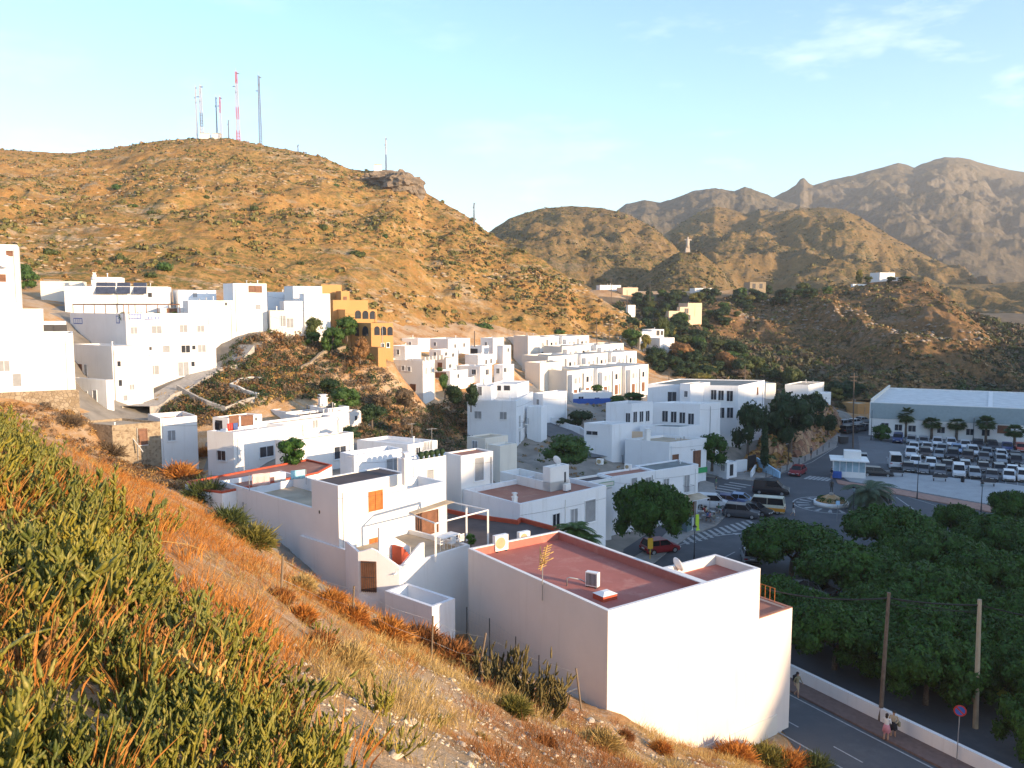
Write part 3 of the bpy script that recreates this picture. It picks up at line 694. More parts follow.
# ---- villa with terracotta terrace in the middle
root, bx = house('mid', 'white villa with terracotta roof terrace and square stair tower, behind the big red roofed house',
    [D(n=(520,504,64), az=48, l=463, r=606, zb=0, roof=ROOFRED2, par=.45, wall=WHITE_B, deep=1),
     D(n=(461,456,69.3), az=48, l=445, r=493, zb=3, roof=ROOFRED2, par=.12, deep=1),
     D(n=(550.4,467.8,70), az=48, l=-1.0, r=569, zb=8, roof=WHITE, par=.1, deep=0),
     D(n=('N',2,483), az=48, l=500, r=-2.6, zb=8, roof=WHITE, par=1.0, deep=0)],
    [(0,'R',556,521,.8,1.2,'dark'), (0,'R',590,511,1.3,1.9,'pale'), (0,'R',574,516,.8,1.2,'shut'), (1,'R',479,469,1.0,2.0,'pale'), (2,'R',565,477,.2,.9,'open')], wall=WHITE)
HOUSES['mid'] = (root, bx)
chimney(root, 514.7, 503, 65, .35, .5)
# ---- shop row on the square
root, bx = house('shopr', 'white shop house with two arched balcony doors above the cafe terrace', [D(n=(655.4,470.6,88.4), az=56, l=634, r=698.3, zb=0, roof=ROOFGR, par=.15, deep=1)],
    [(0,'R',666,487.5,.8,1.9,'shut',D(balcony=True)), (0,'R',686.6,483.6,.8,1.9,'shut',D(balcony=True)), (0,'R',688,509,2.4,2.2,'brown'), (0,'R',676,512,1.2,1.8,'dark')], wall=WHITE_B)
SHOP = bx[0]
root, bx = house('shopm', 'white house with maroon flat roof between the shop house and the dark roofed one', [D(n=(612,477,84.8), az=56, l=597, r=655, zb=0, roof=ROOFRED2, par=.2, deep=1)],
    [(0,'R',648,484,.8,1.4,'shut'), (0,'R',634,484,.8,1.3,'pale')], wall=WHITE_B)
root, bx = house('shopl', 'white house with black flat roof behind the round crowned street tree', [D(n=(580,483,81.6), az=56, l=566, r=612, zb=0, roof=ROOFDK, par=.2, deep=1)], [(0,'R',606,484,1.6,.5,'dark')], wall=WHITE)
# ---- house with the orange roof screen
root, bx = house('screen', 'white two storey house with brown doors and orange roof screen, above the shop row',
    [D(n=(669.4,442.5,108), az=57, azl=-62, l=625, r=706.7, zb=0, roof=ROOFTAN, par=.35, deep=1), D(n=(624,440,113), az=57, azl=-78, l=597, r=650, zb=0, roof=ROOFWH, par=.2, deep=1)],
    [(0,'R',675.4,458.6,1.0,1.0,'brown'), (0,'R',696.8,459,1.3,2.2,'door')], wall=WHITE_B)
m = MB(); p = P(634.5, 439, 113); m.box((p.x, p.y, p.z + .55), (2.4, .12, 1.2), -.2); m.build('roof_screen', PEACH, root)
chimney(root, 647, 442, 111, .7, 1.6); chimney(root, 614, 440, 116, .6, 1.3)
# ---- the school
root, bx = house('school', 'large white school building with dark window slots and flat grey roof',
    [D(n=(738.4,385.8,128), az=36, azl=-78, l=647.5, r=764.6, zb=2, roof=ROOFGR, par=.15),
     D(n=(700,404,121), az=60, azl=-76, l=653, r=720.6, zb=2, roof=ROOFWH, par=.3),
     D(n=(679,427,116), az=60, azl=-76, l=640, r=702, zb=2, roof=ROOFGR, par=.2),
     D(n=(631.7,403.6,118), az=52, azl=-70, l=606, r=653, zb=2, roof=ROOFGR, par=.4),
     D(n=(612,424.5,111), az=56, azl=-66, l=584, r=632, zb=2.5, roof=ROOFWH, par=.2),
     D(n=(690.5,384,127), az=50, azl=-60, l=680, r=710, zb=2, roof=ROOFGR, par=.1)],
    [(0,'L',713.7,394.8,.8,1.5),(0,'L',721,395.4,.8,1.5),(0,'L',729.8,396,.9,1.6),(0,'L',721.6,412.8,.8,1.6),(0,'L',730,412.8,.9,1.6),(0,'L',672,397.6,1.3,1.8),(5,'L',686,394,.5,.9),
     (1,'L',665,416.3,.8,1.6),(1,'L',673.7,417,.8,1.6),(1,'L',682.3,417.8,.8,1.6),(1,'L',691,418.9,.8,1.6),
     (3,'R',635,417,.75,1.5),(3,'R',641.3,416.6,.75,1.5),(3,'R',647.5,416,.75,1.5),(3,'L',628,418,.6,1.4),(4,'L',592,433,1.6,.5),(0,'R',757.5,391,.5,1.1,'brown')], wall=WHITE_B, name='school', cat='school')
# ---- mid town houses
house('M', 'tall pale blue white house with two grey shutters and an open roof loggia',
    [D(n=(516.3,401,113), az=12, azl=-77, l=467.3, r=533, b=447, roof=ROOFWH, par=.3),
     D(n=(491,386,115), az=12, azl=-77, l=471, r=-4, b=401, roof=ROOFWH, par=.2, deep=0), D(n=(517,384,119), az=20, azl=-77, l=490, r=529, b=401, roof=ROOFWH, par=.2, deep=0),
     D(n=(541,407,118), az=30, azl=-70, l=527, r=547, b=438, roof=ROOFWH, par=.2)],
    [(0,'L',478,415,.95,1.0,'shut'),(0,'L',503.3,415.6,.95,1.0,'shut'),(0,'R',519.5,421.5,.9,1.6,'shut',D(balcony=True)),(0,'R',524.6,418,.9,1.6,'shut',D(balcony=True)),(0,'R',519.5,437,.9,1.6,'pale'),(1,'L',480,391,.5,1.2,'dark'),(2,'L',497,388,1.2,.7,'open'),(2,'L',507,388,.9,.7,'open')], wall=WHITE_B)
house('K', 'tall white house with roof crenels and two brown shutters, standing over the scrub slope',
    [D(n=(422.7,360.8,122), az=25, azl=-62, l=382.7, r=434.7, b=407, roof=ROOFWH, par=.7), D(n=(405,346,127), az=35, azl=-62, l=389, r=-4, b=360, roof=ROOFWH, par=.2)],
    [(0,'L',396.7,385.6,.9,.95,'brown'),(0,'L',413,387.6,.9,.95,'brown'),(0,'L',409,369,.6,.6,'pale'),(0,'L',403,368,.6,.6,'pale'),(0,'R',426,371,.5,.9,'shut'),(0,'R',431,370,.5,.9,'shut'),(1,'L',398,352,.5,.7,'dark')])
hr, hb = HOUSES['K']
for i in range(6): m = MB(); p = hb[0].N + hb[0].u * (.5 + i * 1.15); m.box((p.x, p.y, hb[0].N.z + .25), (.45, .3, .7), -math.radians(25)); m.build('crenel', CREAM, hr)
small = [
 ('white cube house with small roof, left end of the hillside cluster', (418,338.5,150), -64, 402, 430, 352, WHITE, [('L',410,344,.5,.7)], ROOFWH),
 ('long white house with warm lit upper wall, top of the hillside cluster', (448,339,155), -58, 423, 470, 357, WHITE, [('L',435,344,.5,.6),('R',455,346,.5,.7),('R',464,345,.5,.7)], ROOFWH),
 ('white block house with two dark windows under its roof line', (493,338,158), -55, 480.5, 504, 358, WHITE, [('L',486,344,.5,.7)], ROOFWH),
 ('small white annexe with flat roof beside the block house', (503,345.5,150), -55, 497, 511, 362, WHITE, [('R',508,350,.4,.7)], ROOFWH),
 ('white house with three little windows below the long one', (441,350,143), -60, 429, 458, 366, WHITE, [('R',446,354,.6,.6),('R',453,355,.6,.6),('L',435,354,.5,.6)], ROOFWH),
 ('cream tinted stepped house with brown shuttered window, above the garden wall', (446,358,136), -58, 434, 456, 377, CREAM, [('L',440,365,.8,.7,'brown'),('R',450,366,.6,.6)], ROOFTAN),
 ('broad white house with long blank wall in the hillside cluster', (478,355,146), -58, 465, 496, 372, WHITE, [('R',486,362,.5,.8),('R',491,361,.5,.8)], ROOFWH),
 ('white house with blue grey walls and dark terrace planting, right edge of the cluster', (503,365,138), -62, 494, 514, 382, WHITE_B, [('R',505,370,.7,.7),('L',498,371,.6,.8)], ROOFWH),
 ('white house with two square windows, low in the hillside cluster', (480,366.5,136), -58, 456, 492, 385, WHITE, [('L',474,372,.8,.8),('R',487,372,.8,.9),('L',462,372,.6,.8)], ROOFWH),
 ('plain white house with dark roof opening behind the block house', (482,346,152), -60, 470, 489, 360, WHITE, [('L',474,351,1.6,.9,'open')], ROOFWH),
 ('white garden room with tan doors below the cream tinted house', (450,371,130), -60, 434, 468, 388, WHITE, [('L',437,375,.9,.8,'brown'),('L',443,375,1.1,.8,'brown'),('R',458,376,.4,.6)], ROOFWH),
]
for i, (lab, n, azl, l, r, b_, wl, ws, rf) in enumerate(small):
    house('s%d' % i, lab, [D(n=n, az=38, azl=azl, l=l, r=r, b=b_, roof=rf, par=.35)], [(0, *w_) for w_ in ws], wall=wl, group='small houses of the hillside cluster')
# ---- terraced houses on the far slope
def row(key, n0, az, unit, cnt, hgt, dep, prefix, grp, step=.0, upper=True, warm=WHITE, stag=.9):
    o = mkbox([], n=n0, az=az, l=-dep, r=-unit, b=n0[1] + 30); N = o.N.copy(); names = ['first', 'second', 'third', 'fourth', 'fifth', 'sixth', 'seventh']
    for i in range(cnt):
        p = N + o.u * unit * i + Vector((0, 0, step * i)); off = -stag if i % 2 else 0
        root = T('terraced_house', f'{names[i]} from left of the {prefix}', 'terraced house', (p.x, p.y, p.z - hgt), 0, grp)
        q = Bx(); q.u, q.v, q.tr, q.tl = o.u, o.v, unit - .03, dep; q.N = p - o.v * off * -1 * 0 + o.v * (stag if i % 2 else 0); q.R = q.N + q.u * q.tr; q.L = q.N + q.v * dep; q.B = q.R + q.v * dep; q.zb = p.z - hgt
        shell(root, q, warm if i % 3 else CREAM, ROOFTAN, .4, deep=3)
        q2 = Bx(); q2.u, q2.v, q2.tr, q2.tl = o.u, o.v, unit * .42, 1.1; q2.N = q.N - q.v * 1.1 + q.u * unit * .08 - Vector((0, 0, hgt * .12)); q2.R = q2.N + q2.u * q2.tr; q2.L = q2.N + q2.v * 1.1; q2.B = q2.R + q2.v * 1.1; q2.zb = q.zb
        shell(root, q2, WHITE, ROOFTAN, .1, deep=3)
        if upper:
            q3 = Bx(); q3.u, q3.v, q3.tr, q3.tl = o.u, o.v, unit * .5, dep * .5; q3.N = q.N + q.v * dep * .45 + q.u * unit * .4 + Vector((0, 0, 2.2)); q3.R = q3.N + q3.u * q3.tr; q3.L = q3.N + q3.v * q3.tl; q3.B = q3.R + q3.v * q3.tl; q3.zb = q.N.z - .5
            shell(root, q3, WHITE, ROOFTAN, .2, deep=0)
        def win_at(bq, f, z0, w_, h_, kind):
            c = bq.N + bq.u * bq.tr * f; nrm = Vector((bq.u.y, -bq.u.x, 0)); m = MB()
            m.obox((c.x - bq.u.x * w_ / 2 - nrm.x * .05, c.y - bq.u.y * w_ / 2 - nrm.y * .05, bq.zb + z0), bq.u * w_, nrm * .09, Vector((0, 0, h_))); return m.build('window' if kind != WOODB else 'door', kind, root)
        win_at(q2, .5, hgt * .58, .7, 1.1, GLASS if i % 2 else SHUTG); win_at(q2, .5, .3, 1.0, 2.0, WOODB); win_at(q, .75, .2, .9, 2.1, WOODB if i % 2 else GLASS); win_at(q, .78, hgt * .56, .8, 1.2, SHUTG)
        if i % 2 == 0: CTRL.append((p.x - o.v.x, p.y - o.v.y, p.z - hgt))
g_ = 'cream and white terraced houses on the far slope'
row('A', (567,371,150), 47, 4.5, 6, 6.0, 9, 'lowest row of terraced houses facing the valley', g_, upper=False)
row('B', (548,356.5,163), 47, 5.2, 6, 6.2, 8, 'middle row of terraced houses', g_, upper=False)
row('C', (530,337.5,185), 47, 5.6, 4, 6.0, 8, 'highest row of terraced houses below the orange hill', g_, upper=False)
row('Dd', (562,346.5,176), 47, 6.0, 4, 5.5, 6, 'narrow terraced row just below the highest one', g_, upper=False, stag=1.5)
house('tb', 'large blank white end house beside the terraced rows', [D(n=(540,363,152), az=47, l=525, r=562, b=392, roof=ROOFTAN, par=.4), D(n=(528,336,180), az=47, l=513.5, r=540, b=355, roof=ROOFTAN, par=.3)], [(0,'L',532,385,.5,.6),(0,'R',552,371,.7,1.0,'shut',D(balcony=True)),(0,'R',556,385,.6,.5)], wall=CREAM)
house('wb', 'plain white cube house between the tall pale house and the blue courtyard', [D(n=(543,393.8,125), az=42, azl=-50, l=533, r=567, b=421, roof=ROOFWH, par=.25)], [(0,'L',538,402,.5,.8,'pale')], wall=WHITE_B)
house('pool', 'long low white house with blue painted courtyard wall', [D(n=(573,393,148), az=80, l=-5, r=612, b=404, roof=ROOFWH, par=.25)], [(0,'R',581,398,.9,.5),(0,'R',597,399,.9,.5)], wall=WHITE_B)
hr, hb = HOUSES['pool']; q = hb[0]; nr = Vector((q.u.y, -q.u.x, 0)); m = MB(); m.obox((q.N.x + nr.x * .05, q.N.y + nr.y * .05, q.zb - 1), q.u * (q.tr - .2), nr * .1, Vector((0, 0, 2.0))); m.build('blue_dado', BLUEP, hr)
house('Y', 'small cream house with tan roof beside the tall pale house', [D(n=(485,438.4,92), az=48, azl=-55, l=467, r=508, b=455, roof=ROOFTAN, par=.15), D(n=(500,446,86), az=48, azl=-50, l=488, r=517, b=462, roof=ROOFWH, par=.2)], [(0,'L',475,445,.7,.9,'shut')], wall=CREAM)
house('X1', 'white flat roofed house with paired small windows below the scrub slope', [D(n=(407.8,444.5,80), az=46, azl=-62, l=357, r=437.5, b=470, roof=ROOFWH, par=.3)], [(0,'R',426,446,.6,.8,'shut'),(0,'R',429.6,445.3,.5,.8,'shut'),(0,'R',418,451,.5,.7,'dark')], wall=WHITE_B)
house('X2', 'white house with grey garage opening behind the tall white chimney', [D(n=(354,455.5,69), az=46, l=340, r=402, b=490, roof=ROOFWH, par=.5)], [(0,'R',393,467,1.4,1.5,'shut')], wall=WHITE_B)
house('X3', 'white walled terrace house with round potted plants along its wall', [D(n=(411,461,66), az=46, l=398, r=446, b=495, roof=ROOFWH, par=.6), D(n=(441,455,72), az=46, l=428, r=452, b=480, roof=ROOFWH, par=.4)], [(0,'R',430,475,.7,.9,'pale')], wall=WHITE_B)
root, bx = house('W1', 'white corner house with rooftop laundry room and one barred window, beside the alley',
    [D(n=(233.4,432.7,74), az=38, azl=-68, l=207, r=292, b=478, roof=ROOFWH, par=.3), D(n=(228,418,77), az=38, azl=-68, l=212.5, r=262, b=433, roof=ROOFRED2, par=.12, deep=0)],
    [(0,'L',221.7,455.5,.9,.85,'dark',D(bars=True)),(0,'R',266.6,451.5,1.5,.95,'dark'),(1,'R',234,424,.9,1.5,'brown'),(1,'R',247,424,1.2,1.5,'brown'),(1,'L',219,425,.8,.9,'open'),(1,'R',256,419,.2,.3,'open')])
house('W2', 'white house with terracotta flat roof and a double window, beside the ivy', [D(n=(290,441.5,71.5), az=40, azl=-60, l=275, r=353.5, b=475, roof=ROOFRED2, par=.25)], [(0,'R',340,452.4,1.3,1.1,'dark')])
chimney(HOUSES['W2'][0], 340, 430, 76, .4, .9)
house('W3', 'low white house with stepped parapets behind the laundry room', [D(n=(268,424,81), az=42, l=256, r=335, b=440, roof=ROOFDK, par=.25), D(n=(300,416,88), az=42, l=285, r=345, b=430, roof=ROOFDK, par=.25)], [(0,'R',315,424,.6,.8,'shut')])
house('W4', 'white house with dark roofs and domed chimney below the terraces', [D(n=(286,412,93), az=42, l=270, r=330, b=425, roof=ROOFDK, par=.25), D(n=(328,408.5,92), az=42, l=310, r=349, b=430, roof=ROOFDK, par=.3)], [(1,'R',337.5,417,.8,1.3,'shut')])
chimney(HOUSES['W4'][0], 323, 404, 95, .9, .8)
house('W5', 'small white box house at the end of the stepped roofs', [D(n=(342,412.5,95), az=42, l=334, r=361, b=428, roof=ROOFWH, par=.2)], [(0,'R',356,418,.3,.5,'open')])
# ---- left village
house('V1', 'big warm white house above the stone retaining wall at the left edge', [D(n=(-40,334.8,78), az=62, l=-8, r=73, b=395, roof=ROOFTAN, par=1.2), D(n=(-40,309,82), az=62, l=-5, r=42, b=330, roof=WHITE, par=.4), D(n=(14,322,86), az=62, l=-4, r=66, b=335, roof=ROOFRED2, par=.15, deep=0)],
      [(0,'R',4,366,.9,1.0,'shut'),(0,'R',17,380,.7,1.2,'pale'),(2,'R',27,328,2.0,.7,'open'),(2,'R',47,328,1.3,.7,'open'),(2,'R',60,328,1.3,.7,'open')], wall=WHITE)
house('V0', 'white tower house at the top left corner with one satellite dish', [D(n=(-40,243,90), az=62, l=-5, r=17, b=300, roof=WHITE, par=.3)], [(0,'R',9.5,253.5,.5,.5,'brown'),(0,'R',1,278,.8,.7,'brown')])
root, bx = house('V2', 'tall white apartment house with many shuttered windows on the winding lane',
    [D(n=(125.5,313.5,100), az=62, azl=-55, l=70, r=214.7, b=400, roof=ROOFTAN, par=.9, deep=5), D(n=(111.6,346,94), az=62, azl=-55, l=72, r=141, b=413, roof=ROOFWH, par=.5), D(n=(106,380,90), az=62, azl=-60, l=73, r=113, b=414, roof=ROOFWH, par=.4, wall=WHITE_B), D(n=(140,356,96), az=62, l=-2, r=152, b=405, roof=ROOFWH, par=.3)],
    [(0,'R',134,330.5,.7,.8,'shut'),(0,'R',156.7,329.8,1.1,.9,'shut'),(0,'R',183.5,328.7,.9,.9,'shut'),(0,'R',200.7,328.7,.8,.8,'shut'),(0,'R',166.3,349,.8,.8,'pale'),(0,'R',185.7,349,1.0,.9,'dark'),(0,'R',193.8,347.5,.4,.5,'dark'),
     (0,'R',201.8,348.5,.9,.9,'shut'),(0,'R',154.5,370,1.0,1.1,'shut'),(0,'R',183.5,369,1.2,1.7,'shut'),(0,'R',193,364,.4,.6,'dark'),(0,'R',150.5,348.5,.3,.4,'open'),
     (1,'R',119,363.8,.35,.6,'dark'),(1,'R',120.4,383,.35,.7,'dark'),(1,'R',132,387,.5,.6,'shut'),(1,'R',125.5,398,.4,.6,'shut'),(1,'L',79,370,1.3,1.3,'brown'),(1,'L',86,371,.5,1.5,'dark'),(2,'L',86,395,.55,.8,'dark'),(2,'L',95,398,.7,1.7,'pale')], wall=WHITE)
# blue and white tile panels on the parapet
for px, py, w_, h_, f_ in ((78,321,2.3,.8,'L'),(118,319.5,.8,1.0,'L'),(135,316.5,1.5,.6,'R'),(152,318,1.8,.4,'R')):
    c, e, n = place(bx[0], f_, px, py); m = MB(); m.obox(c - e * w_ / 2 + z * -h_ / 2 - n * .02, e * w_, z * h_, n * .05); o = m.build('tile_panel', BLUEP, root)
    m = MB(); k = 4 if w_ > 1 else 1
    for i in range(k): m.obox(c + e * (-w_ / 2 + .08 + (w_ - .1) * i / k) + z * (-h_ / 2 + .1) + n * .034, e * ((w_ - .1) / k - .1), z * (h_ - .2), n * .01)
    m.build('tile_pattern', FRAMEW, o)
def pergola2():
    a, b_, c = bx[0].L, bx[0].N, bx[0].R; zt = bx[0].N.z; t0 = T('pergola', 'long brown timber pergola with plants on the roof of the tall apartment house', 'pergola', (b_.x, b_.y, zt - .9)); m = MB()
    A = [a, b_, b_ + bx[0].u * bx[0].tr * .62]
    for i in range(2):
        s, e = A[i], A[i + 1]; inn = bx[0].u if i == 0 else bx[0].v
        for k in range(6):
            p = s.lerp(e, k / 5) + inn * .4; mm = MB(); mm.tube((p.x, p.y, zt - .9), (p.x, p.y, zt + 1.15), .05, n=5); mm.build('post', WOODB, t0)
        m.tube(s + inn * .4 + z * 1.15, e + inn * .4 + z * 1.15, .08, n=4)
        for k in range(16):
            p = s.lerp(e, k / 15) + inn * .2 + z * 1.25; m.tube(p, p + inn * 3, .035, n=4)
    m.build('beam', WOODB, t0)
pergola2()
house('V3', 'long white house with solar panels on the roof line below the hill', [D(n=(64,286,112), az=72, l=-6, r=168, b=312, roof=WHITE, par=.3), D(n=(91,277,115), az=72, l=-4, r=121, b=290, roof=WHITE, par=.2, deep=0), D(n=(40,281,118), az=72, l=-4, r=82, b=300, roof=CREAM, par=.2, wall=CREAM)], [(0,'R',150,295,.5,.6,'open')])
chimney(HOUSES['V3'][0], 94.5, 278, 115, .5, .4)
house('V4', 'tall white house with two dark top windows at the right end of the left village', [D(n=(233,283.2,113), az=60, azl=-45, l=223, r=266.5, b=330, roof=WHITE, par=.3), D(n=(188,300.5,110), az=60, l=-5, r=234, b=345, roof=WHITE, par=.3), D(n=(178,290,118), az=60, l=-5, r=216, b=310, roof=WHITE, par=.3, wall=WHITE_B)],
      [(0,'R',252,289,.8,.8,'brown'),(0,'R',258.5,289.3,.8,.8,'brown'),(0,'R',258,307,.7,.7,'pale'),(1,'R',226,304,.3,.4,'open'),(2,'R',195,295,.5,.6,'shut')])
house('V4d', 'white low house with dark slot windows between the apartment house and the tall house', [D(n=(160,308,112), az=62, l=-6, r=216, b=330, roof=WHITE, par=.5)], [(0,'R',200,311,1.5,.3,'open'),(0,'R',172,310.5,1.2,.5,'brown')])
house('V5', 'white stepped house joined to the ochre arcaded one', [D(n=(293,286,122), az=62, azl=-50, l=284, r=322, b=322, roof=WHITE, par=.25), D(n=(284,301,116), az=62, l=-3, r=304, b=325, roof=WHITE, par=.25), D(n=(304,293.5,117), az=62, l=-3, r=330, b=330, roof=WHITE, par=.25)], [(0,'R',322,303,.5,.9,'brown')])
house('V5b', 'low white house behind the walled yard at the village end', [D(n=(268,292,126), az=66, l=-5, r=291, b=312, roof=WHITE, par=.3, wall=WHITE_B)], [(0,'R',286,297,.6,.7,'dark')])
house('V5c', 'old cream yard building with rusty gate at the village end', [D(n=(270,310.5,114), az=66, l=-4, r=294, b=330, roof=ROOFRED2, par=.3, wall=CREAM)], [(0,'R',283,321,.7,1.5,'pale'),(0,'R',290,323,.9,1.3,'shut')])
house('V6', 'ochre stepped villa with rows of dark arches above the scrub', [D(n=(371,323,117), az=62, azl=-48, l=351, r=393, b=357, roof=OCHRE, par=.3), D(n=(345,309.5,120), az=62, l=-4, r=377, b=345, roof=OCHRE, par=.25), D(n=(333,300,123), az=62, l=-4, r=368, b=325, roof=OCHRE, par=.25), D(n=(321,284.5,127), az=62, l=-4, r=341.5, b=310, roof=OCHRE, par=.25), D(n=(341,291,125), az=62, l=-3, r=349.5, b=310, roof=OCHRE, par=.2), D(n=(378,347.5,114), az=62, azl=-48, l=357, r=386, b=357, roof=OCHRE, par=.6)],
      [(0,'R',377,330.7,.8,1.25,'dark',D(arch=True)),(0,'R',383.6,330.9,.8,1.25,'dark',D(arch=True)),(0,'R',390,331,.8,1.25,'dark',D(arch=True)),(0,'L',365.4,331,1.4,1.4,'dark',D(arch=True)),(0,'L',357,331,.9,1.4,'dark',D(arch=True)),
       (1,'R',358,314.5,.9,1.2,'dark',D(arch=True)),(1,'R',365.4,314.8,.9,1.2,'dark',D(arch=True)),(1,'R',372.7,315,.9,1.2,'dark',D(arch=True)),(0,'L',365.7,346.8,.5,.7,'dark'),(0,'R',382.6,345.5,.4,.6,'dark'),(0,'R',388,345,.4,.6,'dark'),(3,'R',338,297.5,.4,.6,'brown'),(4,'R',345,299,.4,.6,'brown')], wall=OCHRE, name='villa', cat='villa')
root, bx = house('ruin', 'half ruined stone house with a whitewashed right end, below the retaining wall',
    [D(n=(112,425.5,79.5), az=52, azl=-62, l=75, r=160.5, b=460, roof=ROOFTAN, par=.25, wall=RUIN), D(n=('R',0,418.6), az=52, l=-5, r=197, b=474, roof=ROOFRED2, par=.5, wall=WHITE, deep=5)],
    [(0,'R',143,436.8,.7,1.5,'brown'),(1,'R',171.5,435.5,.7,1.0,'shut')])
m = MB(); p = P(128, 432, 81); q = P(143, 452, 80); m.tube(p, q, .06, n=5); m.build('fallen_beam', GREYW, root)
# ---- buildings on the valley side
root, bx = house('ware', 'long white warehouse with grey cladding band and pale metal roof beside the car park', [D(n=(1090,411.2,139), az=30, azl=-67, l=869.6, r=-34, zb=0, roof=ROOFWH, par=.25, deep=.5)], name='warehouse', cat='warehouse')
q = bx[0]; nl = Vector((-q.v.y, q.v.x, 0)); h0 = q.N.z
m = MB(); m.obox((q.N.x + nl.x * .02, q.N.y + nl.y * .02, h0 * .52), q.v * q.tl * .995, nl * .08, z * (h0 * .46)); m.build('cladding_band', M('blue_grey_cladding', (.30, .37, .39), .5, var=.08), root)
for px, py in ((884.8,426),(898.4,427.5),(912,428.6),(941,430),(970,432),(985.7,432.7)): window(root, q, 'L', px, py, 1.2, 1.1, 'dark')
window(root, q, 'L', 1004, 429.5, 1.9, 1.3, 'brown')
m = MB()
for i in range(9): p = q.L + q.u * (1 + i * 3.8); m.obox((p.x, p.y, h0 - .02), q.u * 3.4, q.v * -.3, z * .55)
m.build('roof_upstand', CREAM, root)
m = MB(); p = q.N + q.v * q.tl * .42; m.obox((p.x, p.y, h0 - .22), q.u * 33, q.v * .8, z * .12); m.build('roof_ridge', WHITE, root)
house('Q1', 'white farmhouse with flat tan roof on the rise beyond the school', [D(n=(808.6,385,172), az=40, azl=-70, l=785, r=824, b=398, roof=ROOFTAN, par=.2)], wall=WHITE)
house('Q2', 'white outbuilding below the farmhouse at the top of the red bank', [D(n=(815,395.5,160), az=40, azl=-60, l=808, r=831, b=414, roof=ROOFWH, par=.2)], [(0,'R',826,398,.4,.4,'open')], wall=WHITE)
house('Q3', 'small cream wall building just behind the school roof', [D(n=(766,383.5,165), az=70, l=-5, r=776, b=395, roof=ROOFWH, par=.2)], wall=CREAM)
house('Q4', 'ochre shed peeping out left of the warehouse', [D(n=(858,404,185), az=60, l=-5, r=872, b=416, roof=ROOFTAN, par=.2)], wall=OCHRE)
house('hut', 'small white gatehouse with a green door at the school entrance', [D(n=(727,463,113), az=56, l=719, r=737, zb=.2, roof=WHITE, par=.15, deep=1)], [(0,'R',731.5,470,.7,1.6,'open'),(0,'L',723,468,.7,.8,'shut')], wall=WHITE_B)
house('far1', 'beige country villa with arched openings in the dark valley trees', [D(n=(680,307,262), az=62, azl=-40, l=677, r=693, b=321, roof=PEACH, par=.4), D(n=(688,303,266), az=62, l=-5, r=702, b=316, roof=PEACH, par=.4), D(n=(669,311,258), az=62, l=-4, r=681, b=321, roof=PEACH, par=.3)], [(0,'R',684,318,1.2,1.6,'open'),(0,'R',689,317.5,1.2,1.6,'open'),(0,'R',686.5,311,1.6,1.6,'open'),(2,'R',674,316,1.2,1.2,'open')], wall=PEACH)
house('far2', 'slim white tower house among the valley trees', [D(n=(628,305,262), az=50, azl=-60, l=626, r=635.5, b=322, roof=WHITE, par=.3)], wall=WHITE)
house('far3', 'white valley villa with dark openings behind the terraced houses', [D(n=(640,332,215), az=55, l=633, r=655, b=346, roof=WHITE, par=.3), D(n=(652,329.5,220), az=55, l=-4, r=664, b=343, roof=WHITE, par=.3), D(n=(660,338,212), az=55, l=-4, r=674.5, b=350, roof=WHITE, par=.3)], [(1,'R',658,333,1.2,1.4,'open'),(1,'R',662,333,1.0,1.2,'open')], wall=WHITE)
house('far4', 'long low greenhouse roof far up the valley', [D(n=(600,285,352), az=80, l=-6, r=621, b=289, roof=WHITE, par=.1)], wall=WHITE_B)
house('far5', 'brown roofed cottage far up the valley', [D(n=(623,287.5,345), az=70, l=-6, r=638, b=293, roof=OCHRE, par=.1)], wall=PEACH)
house('far6', 'white cottage with pale roof below the statue mound', [D(n=(695,288,340), az=80, l=-6, r=712, b=293, roof=WHITE, par=.1)], wall=WHITE)
house('far7', 'roofless brown stone building right of the statue mound', [D(n=(750,282,345), az=80, l=-6, r=766, b=290, roof=RUIN, par=2)], [(0,'R',754,286,1.4,2,'open'),(0,'R',761,286,1.4,2,'open')], wall=RUIN)
house('far8', 'long white farmhouse on the crest of the brown hill', [D(n=(853,284,322), az=72, azl=-30, l=851, r=882, b=291, roof=WHITE, par=.3)], wall=WHITE, ctrl=False)
house('far9', 'white house half hidden by trees at the top of the brown hill', [D(n=(880,272.5,335), az=72, l=-6, r=895, b=283, roof=WHITE, par=.3), D(n=(899,277,330), az=72, l=-5, r=904, b=284, roof=WHITE, par=.3)], wall=WHITE, ctrl=False)
# ================================================================== the ground sheet
def ground_mat():
    m, nt, b = new_mat('hillside_soil'); b.inputs['Roughness'].default_value = .95; b.inputs['Specular IOR Level'].default_value = .1
    co = coords(nt, True)
    n1 = noisef(nt, co, .16, 5, .65); n2 = noisef(nt, co, 1.3, 6, .7); n3 = noisef(nt, co, 7, 5, .75)
    c = ramp(nt, n1, [(.38, (.42, .20, .07)), (.5, (.50, .30, .14)), (.64, (.54, .40, .26))])
    c = mixc(nt, ramp(nt, n2, [(.5, (0, 0, 0)), (.66, (.8,) * 3)]), c, (.58, .44, .31))
    c = mixc(nt, ramp(nt, n3, [(.56, (0, 0, 0)), (.75, (.7,) * 3)]), c, (.22, .14, .07))
    nt.links.new(c, b.inputs['Base Color'])
    ad = nt.nodes.new('ShaderNodeMath'); ad.operation = 'ADD'; nt.links.new(n2, ad.inputs[0]); nt.links.new(n3, ad.inputs[1])
    bump(nt, b, ad.outputs[0], 1.0, .12)
    return m
SOIL = ground_mat()
H.fit()
def axis(parts):
    out = []
    for a, b, st in parts: out += list(np.arange(a, b, st))
    out.append(parts[-1][1]); return np.array(out) * S
